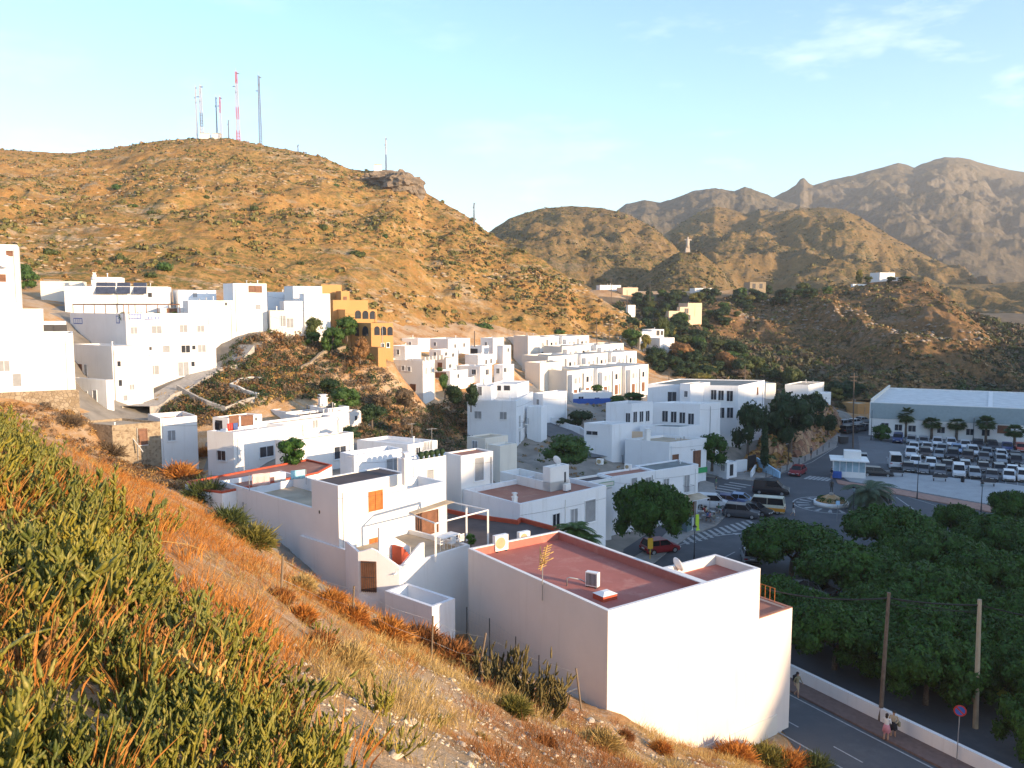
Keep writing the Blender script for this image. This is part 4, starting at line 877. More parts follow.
gx = axis([(-2600,-400,200),(-400,-120,14),(-120,-40,2.0),(-40,-12,.8),(-12,18,.3),(18,40,1),(40,260,4),(260,500,20),(500,2600,250)])
gy = axis([(-2600,-300,250),(-300,-30,20),(-30,2,2),(2,48,.3),(48,80,.8),(80,200,2),(200,420,10),(420,2600,220)])
X, Y = np.meshgrid(gx, gy); Z = groundz(X, Y)
far = np.clip((np.hypot(X, Y) - 600) / 300, 0, 1); Z = Z * (1 - far) + np.minimum(Z, 14) * far
idx = np.arange(X.size).reshape(X.shape)
Fa = np.stack([idx[:-1, :-1], idx[:-1, 1:], idx[1:, 1:], idx[1:, :-1]], -1).reshape(-1, 4)
gm = np_mesh('ground', np.stack([X, Y, Z], -1).reshape(-1, 3), Fa, True)
TOWN = M('town_paving', (.24, .215, .18), .9, var=.3, scale=.4, bmp=.4, bscale=3); DARKS = M('valley_soil', (.13, .095, .055), .95, var=.4, scale=.15, bmp=.8, bscale=1.5)
go = link('ground', gm, [SOIL, TOWN, DARKS])
fc = np.stack([X, Y, Z], -1).reshape(-1, 3)[Fa].mean(1); fx_, fy_ = proj(fc[:, 0], fc[:, 1], fc[:, 2])
def inpoly(a, b, poly): return seg_dist(np.clip(a, -9999, 9999), np.clip(b, -9999, 9999), poly) < 0
mi_ = np.zeros(len(Fa), np.int32); wob = fbm(fc[:, 0] * .15, fc[:, 1] * .15, 3, 2) * 14; fr = fc[:, 1] > 20
mi_[fr & inpoly(fx_ + wob, fy_ + wob * .4, [(205,490),(210,440),(335,430),(400,455),(470,455),(520,420),(500,395),(520,385),(660,385),(850,385),(850,480),(700,540),(560,620),(400,600),(330,600)])] = 1
mi_[fr & inpoly(fx_, fy_ + wob * .3, [(40,396),(60,300),(260,318),(262,345),(215,372),(200,402),(150,425),(90,420),(75,405)])] = 1
mi_[fr & inpoly(fx_ + wob, fy_ + wob * .4, [(590,300),(1100,280),(1300,410),(840,412),(830,385),(700,378),(640,345)])] = 2
gm.polygons.foreach_set('material_index', mi_); go['kind'] = 'structure'
# ================================================================== streets and squares
def gray(px, py, tmax=400):
    """first meeting of a pixel's ray with the ground"""
    r = ray(px, py); ts = np.arange(3, tmax, .5); C = np.array([0, 0, HC]); pts = C + np.outer(ts, np.array(r))
    g = groundz(pts[:, 0], pts[:, 1]); k = np.argmax(pts[:, 2] < g)
    t = ts[k] if (pts[:, 2] < g).any() else tmax
    return Vector((r.x * t, r.y * t, HC + r.z * t))
def gz(x, y): return float(groundz(np.array([x]), np.array([y]))[0])
def struct_sheet(name, pts, z, m, h=None):
    mb = MB(); W = [(p.x, p.y) for p in (G(*q) for q in pts)]
    if h is None: mb.sheet(W, z)
    else: mb.prism(W, -.3, h)
    o = mb.build(name, m); o['kind'] = 'structure'; return o
mb = MB(); mb.sheet(FLAT, 0.0); o = mb.build('street', ASPH); o['kind'] = 'structure'
struct_sheet('car_park', [(858,436),(1130,446),(1130,500),(1010,483.5),(905,471.5),(862,466)], .006, ASPHL)
struct_sheet('plaza', [(843,478),(862,468),(905,473),(1010,485),(1130,501),(1130,527),(1000,507),(896,488.5),(850,482)], .13, PAVEL, .13)
struct_sheet('pavement', [(836,480),(850,483),(896,489.5),(1000,508),(1130,528),(1130,538),(1000,514.5),(896,494.5),(838,484)], .12, PAVEP, .12)
struct_sheet('pavement', [(706,477),(752,481),(781,474),(836,447),(842,430),(836,428),(826,440),(775,466),(752,470),(706,466)], .12, PAVE, .12)
struct_sheet('pavement', [(668,532),(699,507),(716,505),(728,514),(716,526),(690,536),(668,552),(640,575),(600,600),(590,585),(655,545)], .12, PAVE, .12)
struct_sheet('pavement', [(706,494),(716,494),(714,484),(700,480),(698,492)], .12, PAVE, .12)
# road markings
mk = MB()
def stripe(a, b, w):
    a, b = G(*a), G(*b); d = (b - a).normalized(); s = Vector((-d.y, d.x, 0)) * w / 2
    mk.sheet([a - s, b - s, b + s, a + s], .012)
def zebra(a, b, dirn, n, L, w=.45):
    a, b = G(*a), G(*b); ba_ = math.atan2((b - a).y, (b - a).x) + math.radians(dirn); dv = Vector((math.cos(ba_), math.sin(ba_), 0))
    for i in range(n):
        c = a.lerp(b, i / (n - 1)); s = Vector((-dv.y, dv.x, 0)) * w / 2
        mk.sheet([c - dv * L / 2 - s, c + dv * L / 2 - s, c + dv * L / 2 + s, c - dv * L / 2 + s], .012)
zebra((684,541), (752,523), 62, 13, 2.6, .42)
zebra((714,493), (740,484), 90, 6, 3.4, .5)
zebra((808,477.5), (829,479.5), 80, 6, 2.8, .45)
stripe((676,546), (720,533), .12); stripe((720,533), (750,528), .12)
# turning arrows
for (x, y, az) in ((714,536,18), (806,497,-30)):
    c = G(x, y); d = dirv(90 - az); s = Vector((-d.y, d.x, 0)); mk.sheet([c - s * .1, c + d * 2.6 - s * .1, c + d * 2.6 + s * .1, c + s * .1], .012)
    e_ = c + d * 2.6; mk.sheet([e_ - s * .4, e_ + d * 1.1, e_ + s * .4], .012)
stripe((896,497), (926,518), .15); stripe((905,496), (960,513), .12)
stripe((640,600), (735,552), .12); stripe((770,478), (812,462), .12); stripe((812,462), (838,446), .12)
RC = G(831, 505)
for i in range(16):
    a = 2 * PI * i / 16
    if math.cos(a) > .55: continue
    d = Vector((math.cos(a), math.sin(a), 0)); s = Vector((-d.y, d.x, 0))
    mk.sheet([RC + d * 2.7 - s * .12, RC + d * 4.3 - s * .28, RC + d * 4.3 + s * .28, RC + d * 2.7 + s * .12], .012)
for i in range(24):
    a, b = PI * .35 + PI * 1.3 * i / 24, PI * .35 + PI * 1.3 * (i + 1) / 24
    mk.sheet([RC + Vector((math.cos(q) * r, math.sin(q) * r, 0)) for q, r in ((a, 4.6), (b, 4.6), (b, 4.78), (a, 4.78))], .012)
# lower road lines: along the wall
a0, a1 = G(797.6, 699), G(932, 768); rd = (a1 - a0).normalized(); rn = Vector((-rd.y, rd.x, 0))
if rn.x > 0: rn = -rn
def along(off, s0, s1, w, z_=.012):
    p = a0 + rn * off; s = rn * w / 2; mk.sheet([p + rd * s0 - s, p + rd * s1 - s, p + rd * s1 + s, p + rd * s0 + s], z_)
along(0, -14, 60, .12)
cofs = (G(790.6, 723) - a0).dot(rn); lofs = (G(790.6, 739) - a0).dot(rn)
for i in range(-3, 14): along(cofs, i * 4.6 + .6, i * 4.6 + 2.6, .1)
along(lofs, -14, 60, .12)
o = mk.build('road_markings', PAINT); o['kind'] = 'structure'
mb = MB()
for k in range(12):   # bay lines of the car park
    for (xa, ya), (xb, yb) in (((898,473),(1030,488)), ((893,463),(1040,478)), ((900,457),(1040,464))):
        c = G(xa + (xb - xa) * k / 11, ya + (yb - ya) * k / 11); d = dirv(30); s = Vector((-d.y, d.x, 0)) * .05
        mb.sheet([c - s, c + d * 4.2 - s, c + d * 4.2 + s, c + s], .014)
o = mb.build('bay_markings', PAINT); o['kind'] = 'structure'
# pavement and wall of the lower road
wofs = (G(880, 723) - a0).dot(rn)
mb = MB(); p = a0 + rn * -.35
mb.prism([(q.x, q.y) for q in (p + rd * -14, p + rd * 60, a0 + rn * wofs + rd * 60, a0 + rn * wofs + rd * -14)], -.3, .12); o = mb.build('pavement', M('dark_red_paving', (.15, .10, .085), .9, var=.2, scale=3)); o['kind'] = 'structure'
mb = MB(); p = a0 + rn * (wofs - .0)
mb.prism([(q.x, q.y) for q in (p + rd * -14, p + rd * 60, p - rn * .28 + rd * 60, p - rn * .28 + rd * -14)], -.3, .95)
mb.top('boundary_wall', WHITE, 'long low white wall between the lower road and the tree filled square', 'wall')
# draped roads and walls in the town
def ribbon(name, pix, width, m, lift=.12, world=False):
    pts = [gray(*q) if not world else Vector(q) for q in pix]; out = []
    for i in range(len(pts) - 1):
        n = max(2, int((pts[i + 1] - pts[i]).length / 1.5)); out += [pts[i].lerp(pts[i + 1], k / n) for k in range(n)]
    out.append(pts[-1]); V = []; nn = 4
    for i, p in enumerate(out):
        d = (out[min(i + 1, len(out) - 1)] - out[max(i - 1, 0)]); d.z = 0; d.normalize(); s = Vector((-d.y, d.x, 0))
        zc = max(gz(*(p + s * width * k)[:2]) for k in (-.5, -.2, .2, .5)) + lift
        for k in range(nn): q = p + s * width * (k / (nn - 1) - .5); V.append((q.x, q.y, zc))
        for sg in (-.5, .5): q = p + s * (width * sg); V.append((q.x, q.y, zc - 1.2))
    mb = MB(); fs = []
    for i in range(len(out) - 1):
        a, b = i * 6, (i + 1) * 6
        fs += [(a + k, a + k + 1, b + k + 1, b + k) for k in range(3)] + [(a + 4, a, b, b + 4), (a + 3, a + 5, b + 5, b + 3)]
    mb.add(V, fs); o = mb.build(name, m); o['kind'] = 'structure'; return o
def path_wall(label, pix, h, th, m, cat='wall', name='stone_wall', lean=0):
    pts = [gray(*q) for q in pix]; mb = MB(); out = []
    for i in range(len(pts) - 1):
        n = max(2, int((pts[i + 1] - pts[i]).length / 1.2)); out += [pts[i].lerp(pts[i + 1], k / n) for k in range(n)]
    out.append(pts[-1]); V = []
    for i, p in enumerate(out):
        d = (out[min(i + 1, len(out) - 1)] - out[max(i - 1, 0)]); d.z = 0; d.normalize(); s = Vector((-d.y, d.x, 0)) * th / 2; g = gz(p.x, p.y)
        for sg, zz in ((-1, -1.0), (-1, h), (1, h), (1, -1.0)): V.append((p.x + s.x * sg, p.y + s.y * sg, g + zz + (random.uniform(-.05, .05) if zz > 0 else 0)))
    fs = [(a + k, a + (k + 1) % 4, b + (k + 1) % 4, b + k) for a, b in ((i * 4, i * 4 + 4) for i in range(len(out) - 1)) for k in range(4)] + [(3, 2, 1, 0), tuple(len(out) * 4 - 4 + k for k in range(4))]
    mb.add(V, fs); return mb.top(name, m, label, cat)
ribbon('lane', [(136,412),(152,406),(172,392),(192,381),(212,370),(232,362),(246,352)], 3.6, CONC, .15)
ribbon('road', [(536,424),(552,431),(572,441),(592,452),(606,462)], 5.5, ASPHL, .2)
path_wall('long white wall along the uphill road in the middle of the town', [(541,422),(560,428),(580,435),(601,445)], 1.3, .25, WHITE_B, name='boundary_wall')
path_wall('pale concrete wall curving along the terraced plot below the winding lane', [(178,392),(192,400),(208,408),(226,414),(240,410),(255,404)], .8, .4, CONC)
path_wall('white washed wall zigzagging across the dry grass plot', [(262,383),(240,384),(231,390),(246,396),(258,401)], .7, .35, CREAM)
path_wall('pale kerb wall on the outer edge of the winding lane', [(170,401),(190,393),(206,383),(226,372),(246,366)], .5, .3, CONC)
path_wall('low stone terrace wall below the ochre villa', [(300,372),(325,356),(345,352)], .8, .4, STONE)
path_wall('sunlit garden wall below the hillside cluster with red awning above it', [(449,393),(462,388),(474,383)], 1.2, .3, WHITE, name='garden_wall')
# rubble retaining wall under the left building
v1 = HOUSES['V1'][1][0]; mb = MB(); e = v1.u; nr = Vector((e.y, -e.x, 0)); p = v1.N + nr * .1; ln = v1.tr + .3
mb.obox((p.x, p.y, v1.zb - 6), e * ln, nr * .35, Vector((0, 0, 6.1))); mb.top('retaining_wall', STONE, 'brown rubble retaining wall under the big warm house at the left edge', 'wall')
# red rock bank below the school trees
layer('bank', [(742,462),(752,452),(768,436),(782,424),(800,414),(815,407),(828,404),(835,408),(842,420)], [(742,122),(768,128),(800,142),(828,158),(842,165)],
      [(742,476),(758,476),(782,469),(800,461),(818,449),(834,437),(842,430)], [(742,117),(758,116.5),(782,121),(800,127.5),(818,137),(834,150),(842,158)],
      BANKM, amp=.6, gully=.9, nu=160, nv=70, gf=.25, seed=81, fine=3.5, power=.75)
# ================================================================== vegetation
def unit(n):
    v = RNG.normal(size=(n, 3)); return v / np.linalg.norm(v, axis=1)[:, None]
def leaves(pts, nrm, size, jitter=.8, asp=.55):
    """diamond leaves: arrays V, F"""
    n = len(pts); N = nrm + unit(n) * jitter; N /= np.linalg.norm(N, axis=1)[:, None]
    t = np.cross(N, unit(n)); t /= np.linalg.norm(t, axis=1)[:, None] + 1e-9; s = np.cross(N, t)
    sz = (size * RNG.uniform(.6, 1.35, n))[:, None] if np.isscalar(size) else size[:, None]
    V = np.stack([pts - t * sz, pts - s * sz * asp, pts + t * sz, pts + s * sz * asp], 1).reshape(-1, 3)
    return V, np.arange(n * 4).reshape(n, 4)
def crown_pts(lobes, n, rough=.22, zmin=None):
    """points spread over and just inside a cluster of ellipsoids"""
    A = np.array([l[3] * l[4] + l[3] * l[5] + l[4] * l[5] for l in lobes]); k = RNG.choice(len(lobes), n, p=A / A.sum()); L = np.array(lobes)[k]
    d = unit(n); d[:, 2] = np.where(RNG.random(n) < .3, np.abs(d[:, 2]), d[:, 2])
    r = 1 - np.abs(RNG.normal(0, rough, n)); r = r * (1 + .1 * np.sin(d[:, 0] * 9 + k * 2) * np.cos(d[:, 1] * 8 + k))
    p = L[:, :3] + d * L[:, 3:6] * r[:, None]; nr = d / L[:, 3:6]; nr /= np.linalg.norm(nr, axis=1)[:, None]
    if zmin is not None: ok = p[:, 2] > zmin; p, nr = p[ok], nr[ok]
    return p, nr
def dome_lobes(R, H, z0, nl, lr, rnd):
    out = []
    for i in range(nl):
        a = rnd.uniform(0, 2 * PI); q = math.sqrt(rnd.random()) * (R - lr * .6)
        hh = math.sqrt(max(0, 1 - (q / R) ** 2)); z = z0 + H * (.22 + .58 * hh * (1 if rnd.random() < .6 else rnd.random())); s = lr * rnd.uniform(.7, 1.2)
        out.append((q * math.cos(a), q * math.sin(a), z, s, s, s * .75))
    return out
def crown_mesh(name, lobes, n, leaf, core=True, zmin=None, rough=.2, asp=.55):
    p, nr = crown_pts(lobes, n, rough, zmin); V, F_ = leaves(p, nr, leaf, asp=asp)
    if core:
        mb = MB()
        for l in lobes: mb.ball(l[:3], (l[3] * .72, l[4] * .72, l[5] * .7), 8, 5)
        cv = np.array(mb.v); cf = [f for f in mb.f]; b = len(V); V = np.vstack([V, cv]); F_ = np.vstack([F_, np.array(cf) + b])
    return np_mesh(name, V, F_)
LEAF_PARK = foliage('ficus_leaves', (.008, .034, .005), (.062, .15, .018), .9, .18)
LEAF_DARK = foliage('dark_conifer_leaves', (.014, .035, .014), (.045, .085, .03), .8)
LEAF_OLIVE = foliage('olive_green_leaves', (.05, .075, .02), (.12, .14, .04), .9)
LEAF_GREEN = foliage('bright_green_leaves', (.035, .085, .018), (.09, .16, .035), .9)
LEAF_YEL = foliage('yellow_green_leaves', (.12, .12, .025), (.26, .22, .05), .9)
LEAF_RUST = foliage('rusty_dry_leaves', (.20, .10, .04), (.36, .19, .07), .9)
LEAF_DRY = foliage('brown_twiggy_shrub', (.13, .09, .055), (.24, .17, .10), 1.2)
rr_ = random.Random(3)
def trunk_mesh(h, r, spread, nb=5, rnd=rr_):
    mb = MB(); top = Vector((rnd.uniform(-.2, .2), rnd.uniform(-.2, .2), h)); mb.path([(0, 0, -.3), (0.02, 0, h * .5), top], [r * 1.3, r, r * .85], 8)
    for i in range(nb):
        a = 2 * PI * i / nb + rnd.uniform(-.3, .3); e = top + Vector((math.cos(a) * spread, math.sin(a) * spread, h * rnd.uniform(.35, .6)))
        mb.path([top - Vector((0, 0, .1)), top.lerp(e, .5) + Vector((0, 0, .15)), e], [r * .6, r * .4, r * .15], 6)
    return mb
PARK_M = [crown_mesh('park_crown', dome_lobes(4.5, 4.3, .5, 60, 1.2, rr_), 15000, .19, zmin=.5, rough=.32) for _ in range(4)]
PARK_T = [trunk_mesh(1.6, .2, 1.9).mesh('trunk') for _ in range(2)]
ROUND_M = [crown_mesh('round_crown', dome_lobes(1.15, 2.0, -.1, 20, .5, rr_), 1700, .10) for _ in range(4)]      # unit sized, scaled in use
BUSH_M = [crown_mesh('bush_crown', [(rr_.uniform(-.5, .5), rr_.uniform(-.5, .5), rr_.uniform(.1, .45), .55, .55, .45) for _ in range(6)], 520, .11) for _ in range(4)]
CONE_M = crown_mesh('cypress_crown', [(rr_.uniform(-.12, .12), rr_.uniform(-.12, .12), z_, .5 * (1 - z_ / 9) + .12, .5 * (1 - z_ / 9) + .12, .8) for z_ in np.linspace(.6, 7.6, 16)], 5200, .11)
TRUNK_S = trunk_mesh(1.0, .09, .45, 4).mesh('trunk')
def tree(name, label, cat, loc, s, cm, leafm, tm=None, group=None, rz=None, ts=1.0):
    rz = rr_.uniform(0, 6.28) if rz is None else rz; t0 = T(name, label, cat, loc, rz, group)
    c = bpy.data.objects.new('crown', cm); COL.objects.link(c); c.parent = t0
    if not cm.materials: cm.materials.append(leafm)
    c.material_slots[0].link = 'OBJECT'; c.material_slots[0].material = leafm
    s = s if isinstance(s, (tuple, list)) else (s, s, s); t0.scale = s
    if tm is not None:
        if not tm.materials: tm.materials.append(BARK)
        q = bpy.data.objects.new('trunk', tm); COL.objects.link(q); q.parent = t0
    return t0
PARK = [(792,540,96,'left front corner of the square, beside the street bend'),(852,566,108,'second row, right of the front street tree'),(892,526,92,'behind the date palm'),(938,549,92,'in the middle of the far row'),(955,510,46,'small round one at the far edge, nearest the plaza pavement'),
 (1000,531,80,'far right, below the car park benches'),(990,566,94,'right edge of the second row'),(776,588,74,'half hidden by the big house roof corner'),(836,622,104,'nearest the big house balcony'),(928,586,110,'centre of the square, above the street cables'),
 (934,626,112,'between the two utility poles, far side'),(928,653,112,'between the two utility poles, near the low wall'),(1006,640,110,'right of the concrete pole'),(1018,606,90,'right edge, above the white parked car'),
 (1052,668,104,'lower right edge of the picture'),(880,600,84,'left of the wooden pole top'),(810,600,66,'small one left of the wooden pole'),(965,596,80,'left of the concrete pole top'),(900,548,64,'between the date palm and the centre'),(975,650,76,'just beside the concrete pole shaft'),
 (1040,704,80,'bottom right edge, behind the white wall'),
 (1060,560,90,'outside right, far'),(1090,650,110,'outside right, near'),(1012,497,44,'small round one at the right edge below the parked cars')]
for i, (px, py, wpx, lab) in enumerate(PARK):
    c = G(px, py, 3.5); dd = c.y / S; sc = wpx * dd / F * S / 8.6
    tree('park_tree', 'dense dark green tree of the square: ' + lab if len(lab.split()) < 9 else 'park tree ' + lab, 'tree', (c.x, c.y, 0), (sc, sc, 1.1 * (sc + 1) / 2), PARK_M[i % 4], LEAF_PARK, PARK_T[i % 2], 'trimmed trees of the square')
c = G(650, 556); tree('street_tree', 'big round crowned tree beside the parked red car', 'tree', (c.x, c.y, .9), (.93, .9, 1.45), PARK_M[1], LEAF_PARK, PARK_T[0])
SINGLE = [  # px, py of the foot, distance (or None: on the ground), width px, height px, kind, label
 (563,466,100,58,38,'g','bright green spreading tree in front of the uphill road'),(578,428,None,34,22,'d','round dark tree against the white roadside wall'),(563,428,None,20,12,'d','small dark bush at the left of the round dark tree'),
 (712,466,113,38,40,'p','dark green tree beside the screen house'),(790,446,128,60,66,'d','broad dark tree on top of the red rock bank'),(748,452,124,40,62,'c','layered dark conifer left of the cypress'),(812,430,140,36,46,'d','dark tree at the right end of the red bank'),
 (828,432,146,20,22,'d','small dark tree by the bend of the pavement'),(881,441,None,22,20,'p','small leafy tree at the left corner of the warehouse'),
 (313,340,118,24,28,'o','olive green tree left of the ochre villa'),(347,338,118,26,26,'g','green tree right in front of the ochre villa'),(332,352,114,30,30,'g','spreading green tree below the ochre villa'),(312,345,116,22,16,'g','low green bush beside the olive green tree'),
 (26,290,None,28,24,'g','green tree behind the top left tower house'),(360,360,112,20,28,'r','rusty brown bush below the ochre arches'),(294,466,69,40,34,'i','dark ivy bush climbing the white wall beside the double window'),
 (445,395,118,16,26,'g','bright green tree right of the crenelled house'),(455,405,116,22,24,'d','dark tree in front of the garden wall'),(471,408,112,16,30,'d','dark tree beside the tall pale house'),(617,405,140,20,12,'g','green tree in front of the terraced rows'),
 (634,402,142,26,12,'g','green hedge tree at the end of the terraced rows'),(597,392,150,14,9,'g','small green tree below the lowest terrace houses'),(440,372,124,8,6,'g','tiny garden tree above the garden wall'),
 (345,410,96,36,28,'g','deep green tree on the scrub slope above the box house'),(372,425,94,30,26,'d','dark green tree on the scrub slope'),(352,442,84,26,20,'d','dark green bush beside the box house'),(395,448,88,20,14,'d','dark bush above the paired windows house'),
 (410,435,96,26,22,'b','brown bush on the scrub slope below the crenelled house'),(330,395,104,26,20,'d','dark bush at the top of the scrub slope'),(405,408,105,24,24,'b','pale brown bush left of the crenelled house'),(382,412,105,22,22,'b','grey brown bush in the middle of the scrub slope'),
 (471,545,50,14,14,'p','leafy potted shrub at the corner of the terrace'),(443,668,42,6,5,'g','tiny green shrub in the walled planter bed'),(1012,388,260,22,18,'d','dark tree at the right edge beyond the warehouse')]
KM = {'g': LEAF_GREEN, 'd': LEAF_DARK, 'p': LEAF_PARK, 'o': LEAF_OLIVE, 'r': LEAF_RUST, 'b': LEAF_DRY, 'c': LEAF_DARK, 'i': LEAF_PARK, 'y': LEAF_YEL}
for px, py, d_, wp, hp, k, lab in SINGLE:
    if d_ is None: v = gray(px, py)
    else: v = P(px, py, d_)
    sc = wp * (v.y / S) / F * S / 2.7; hz = hp * (v.y / S) / F * S / 2.2
    tree('tree' if hp > 15 else 'bush', lab, 'tree' if hp > 15 else 'bush', v, (sc, sc, hz), ROUND_M[rr_.randrange(4)], KM[k], TRUNK_S)
c = P(764, 466, 116); tree('cypress', 'tall narrow dark cypress standing by the school gate', 'tree', c, (1.05 * S, 1.05 * S, 1.05 * S), CONE_M, LEAF_DARK, TRUNK_S)
# trees of the valley behind the town
def on_layer(name, px, py):
    V, nv = LAYERS[name]; v = V[:nv].reshape(-1, 3); a, b = proj(v[:, 0], v[:, 1], v[:, 2]); return Vector(v[np.argmin((a - px) ** 2 + (b - py) ** 2)])
VAL = []
rv = random.Random(11)
def pip(x, y, poly):
    ins = False; n = len(poly)
    for i in range(n):
        x0, y0 = poly[i]; x1, y1 = poly[(i + 1) % n]
        if ((y0 > y) != (y1 > y)) and x < (x1 - x0) * (y - y0) / (y1 - y0) + x0: ins = not ins
    return ins
VPOLY = [(600,318),(640,298),(700,296),(760,292),(840,292),(800,304),(730,318),(720,340),(760,372),(800,388),(860,392),(840,400),(740,380),(672,378),(650,372),(655,352),(625,345)]
names_v = {'d': 'dark', 'o': 'olive', 'y': 'yellowish', 'r': 'rusty', 'g': 'green'}
tries = 0
while len(VAL) < 210 and tries < 9000:
    tries += 1; px, py = rv.uniform(600, 860), rv.uniform(290, 400)
    if not pip(px, py, VPOLY): continue
    VAL.append((px, py))
VAL.sort(key=lambda q: q[1])
Vh, nvh = LAYERS['scrub_hill']; hv = Vh[:nvh].reshape(-1, 3); ha, hb_ = proj(hv[:, 0], hv[:, 1], hv[:, 2])
for px, py in VAL:
    g = gray(px, py, 380); j = np.argmin((ha - px) ** 2 + (hb_ - py) ** 2)
    if (ha[j] - px) ** 2 + (hb_[j] - py) ** 2 < 9 and hv[j][1] < g.y: g = Vector(hv[j])
    k = rv.choices('dogyr', (9, 2, 2.4, .5, .4))[0]; sz = rv.uniform(1.1, 2.6) * S
    tree('valley_tree', names_v[k] + ' leafed tree in the wooded valley between the terraced houses and the brown hill', 'tree', (g.x, g.y, g.z - .4), (sz, sz, sz * rv.uniform(.8, 1.3)), ROUND_M[rv.randrange(4)], KM[k], TRUNK_S, 'trees of the wooded valley, ' + names_v[k])
for px, py, wp, hp, k, lab in ((660,345,20,34,'o','tall pale green poplar like tree beside the slim tower house'),(645,352,12,22,'y','yellow autumn tree in front of the slim tower house'),(680,364,30,26,'r','big rusty orange tree in the wooded valley'),(710,380,16,12,'b','grey brown bare bush near the school roof'),(662,352,16,24,'o','tree in front of the white valley villa'),
    (700,384,26,14,'y','yellow green bush row behind the school'),(740,380,22,14,'b','grey brown bush behind the school roof'),(858,280,8,18,'y','yellowish slim tree left of the hilltop farmhouse'),(868,281,10,8,'o','small tree above the hilltop farmhouse'),(905,282,16,7,'d','dark bush beside the hilltop house'),(890,283,10,8,'d','dark tree in front of the hilltop house')):
    g = on_layer('scrub_hill', px, py) if px > 800 else gray(px, py, 380); sc = wp * (g.y / S) / F * S / 2.7; hz = hp * (g.y / S) / F * S / 2.2
    tree('tree', lab, 'tree', g, (sc, sc, hz), ROUND_M[rv.randrange(4)], KM[k], TRUNK_S)
# large bushes one can tell apart on the antenna hill
rb = random.Random(5)
HB = [(117,186,14,7),(50,250,20,9),(121.6,256,18,14),(164,266,22,12),(184.6,211,9,6),(255,206.5,12,7),(26,268,20,12),(150,275,18,8),(358,253,24,8),(482,326,30,12),(409,332,26,12),(322,226,14,8),(336,184,8,4),(205,196,10,4),(98,262,14,6),(232,300,14,6),(430,332,20,9),(300,262,10,5),(385,235,8,5),(450,262,9,5),(520,318,12,6),(560,330,14,6),(590,345,18,9),(605,352,16,10),(134,205,12,4),(150,212,10,5),(75,300,20,8),(240,222,10,4)]
pos_w = ['far left', 'left', 'middle left', 'middle', 'middle right', 'right']
for i, (px, py, wp, hp) in enumerate(HB):
    g = on_layer('antenna_hill', px, py + hp * .4); sc = wp * (g.y / S) / F * S / 2.2; hz = hp * (g.y / S) / F * S / 1.1
    tree('hill_bush', 'green bush on the orange antenna hillside, one of the larger scattered ones', 'bush', (g.x, g.y, g.z - .2), (sc, sc, hz), BUSH_M[i % 4], LEAF_OLIVE if i % 3 else LEAF_GREEN, None, 'larger bushes of the antenna hill')
# small scrub on the hills, uncountable
def scrub(name, layername, n, r0, r1, mats, leafn=22, label=None, tmax=1.0, seed=0):
    V, nv = LAYERS[layername]; rng = np.random.default_rng(seed); v = V[:nv]; ii = rng.integers(1, nv - 1, n * 3); jj = rng.integers(0, v.shape[1] - 1, n * 3)
    f = rng.random((n * 3, 2)); p = v[ii, jj] * (1 - f[:, :1]) + v[np.minimum(ii + 1, nv - 1), jj] * f[:, :1]; p = p + (v[ii, jj + 1] - v[ii, jj]) * f[:, 1:]
    den = fbm(p[:, 0] * .03, p[:, 1] * .03, 3, seed) + fbm(p[:, 0] * .12, p[:, 1] * .12, 2, seed + 4)
    w_ = (p[:, 1] / p[:, 1].mean()) * 1.0; keep = (den + rng.random(len(p)) * .5 > .22) ; p = p[keep][:n]; n = len(p)
    for mi, m in enumerate(mats):
        q = p[mi::len(mats)]; k = len(q); r = rng.uniform(r0, r1, k) ** 1.0 * rng.choice([.6, .8, 1, 1.5], k); d = unit(k * leafn).reshape(k, leafn, 3); d[..., 2] = np.abs(d[..., 2])
        c = q[:, None, :] + d * (r[:, None, None] * np.array([1, 1, .75])) * rng.uniform(.6, 1, (k, leafn, 1))
        W, F_ = leaves(c.reshape(-1, 3), d.reshape(-1, 3), np.repeat(r * .42, leafn) * rng.uniform(.7, 1.3, k * leafn), .6, .8)
        o = link(name, np_mesh(name, W, F_), m); o['kind'] = 'stuff'; o['label'] = label; o['category'] = 'scrub'
HILLG = foliage('hill_scrub_green', (.11, .105, .03), (.20, .17, .05), .2, 0); HILLD = foliage('hill_scrub_dry', (.24, .14, .05), (.36, .22, .09), .2, 0); HILLK = foliage('hill_scrub_dark', (.05, .05, .02), (.095, .09, .035), .2, 0)
scrub('hillside_scrub', 'antenna_hill', 9000, .3, .95, [HILLG, HILLD, HILLG], 18, 'low green and dry scrub dotted over the orange antenna hill', seed=1)
scrub('hillside_scrub', 'scrub_hill', 7000, .3, .9, [HILLK, HILLD, HILLG], 16, 'low dark scrub dotted over the brown hill behind the warehouse', seed=2)
scrub('hillside_scrub', 'round_hill', 2600, .5, 1.4, [HILLG, HILLK], 12, 'scrub dotted over the rounded hill', seed=3)
scrub('hillside_scrub', 'middle_ridge', 3000, .6, 1.8, [HILLG, HILLK], 10, 'scrub dotted over the ridge behind the statue mound', seed=4)
scrub('hillside_scrub', 'statue_mound', 900, .4, 1.1, [HILLG, HILLK], 12, 'scrub dotted over the statue mound', seed=5)
GRASSO = foliage('golden_weeds', (.30, .15, .04), (.44, .26, .08), 1, 0)
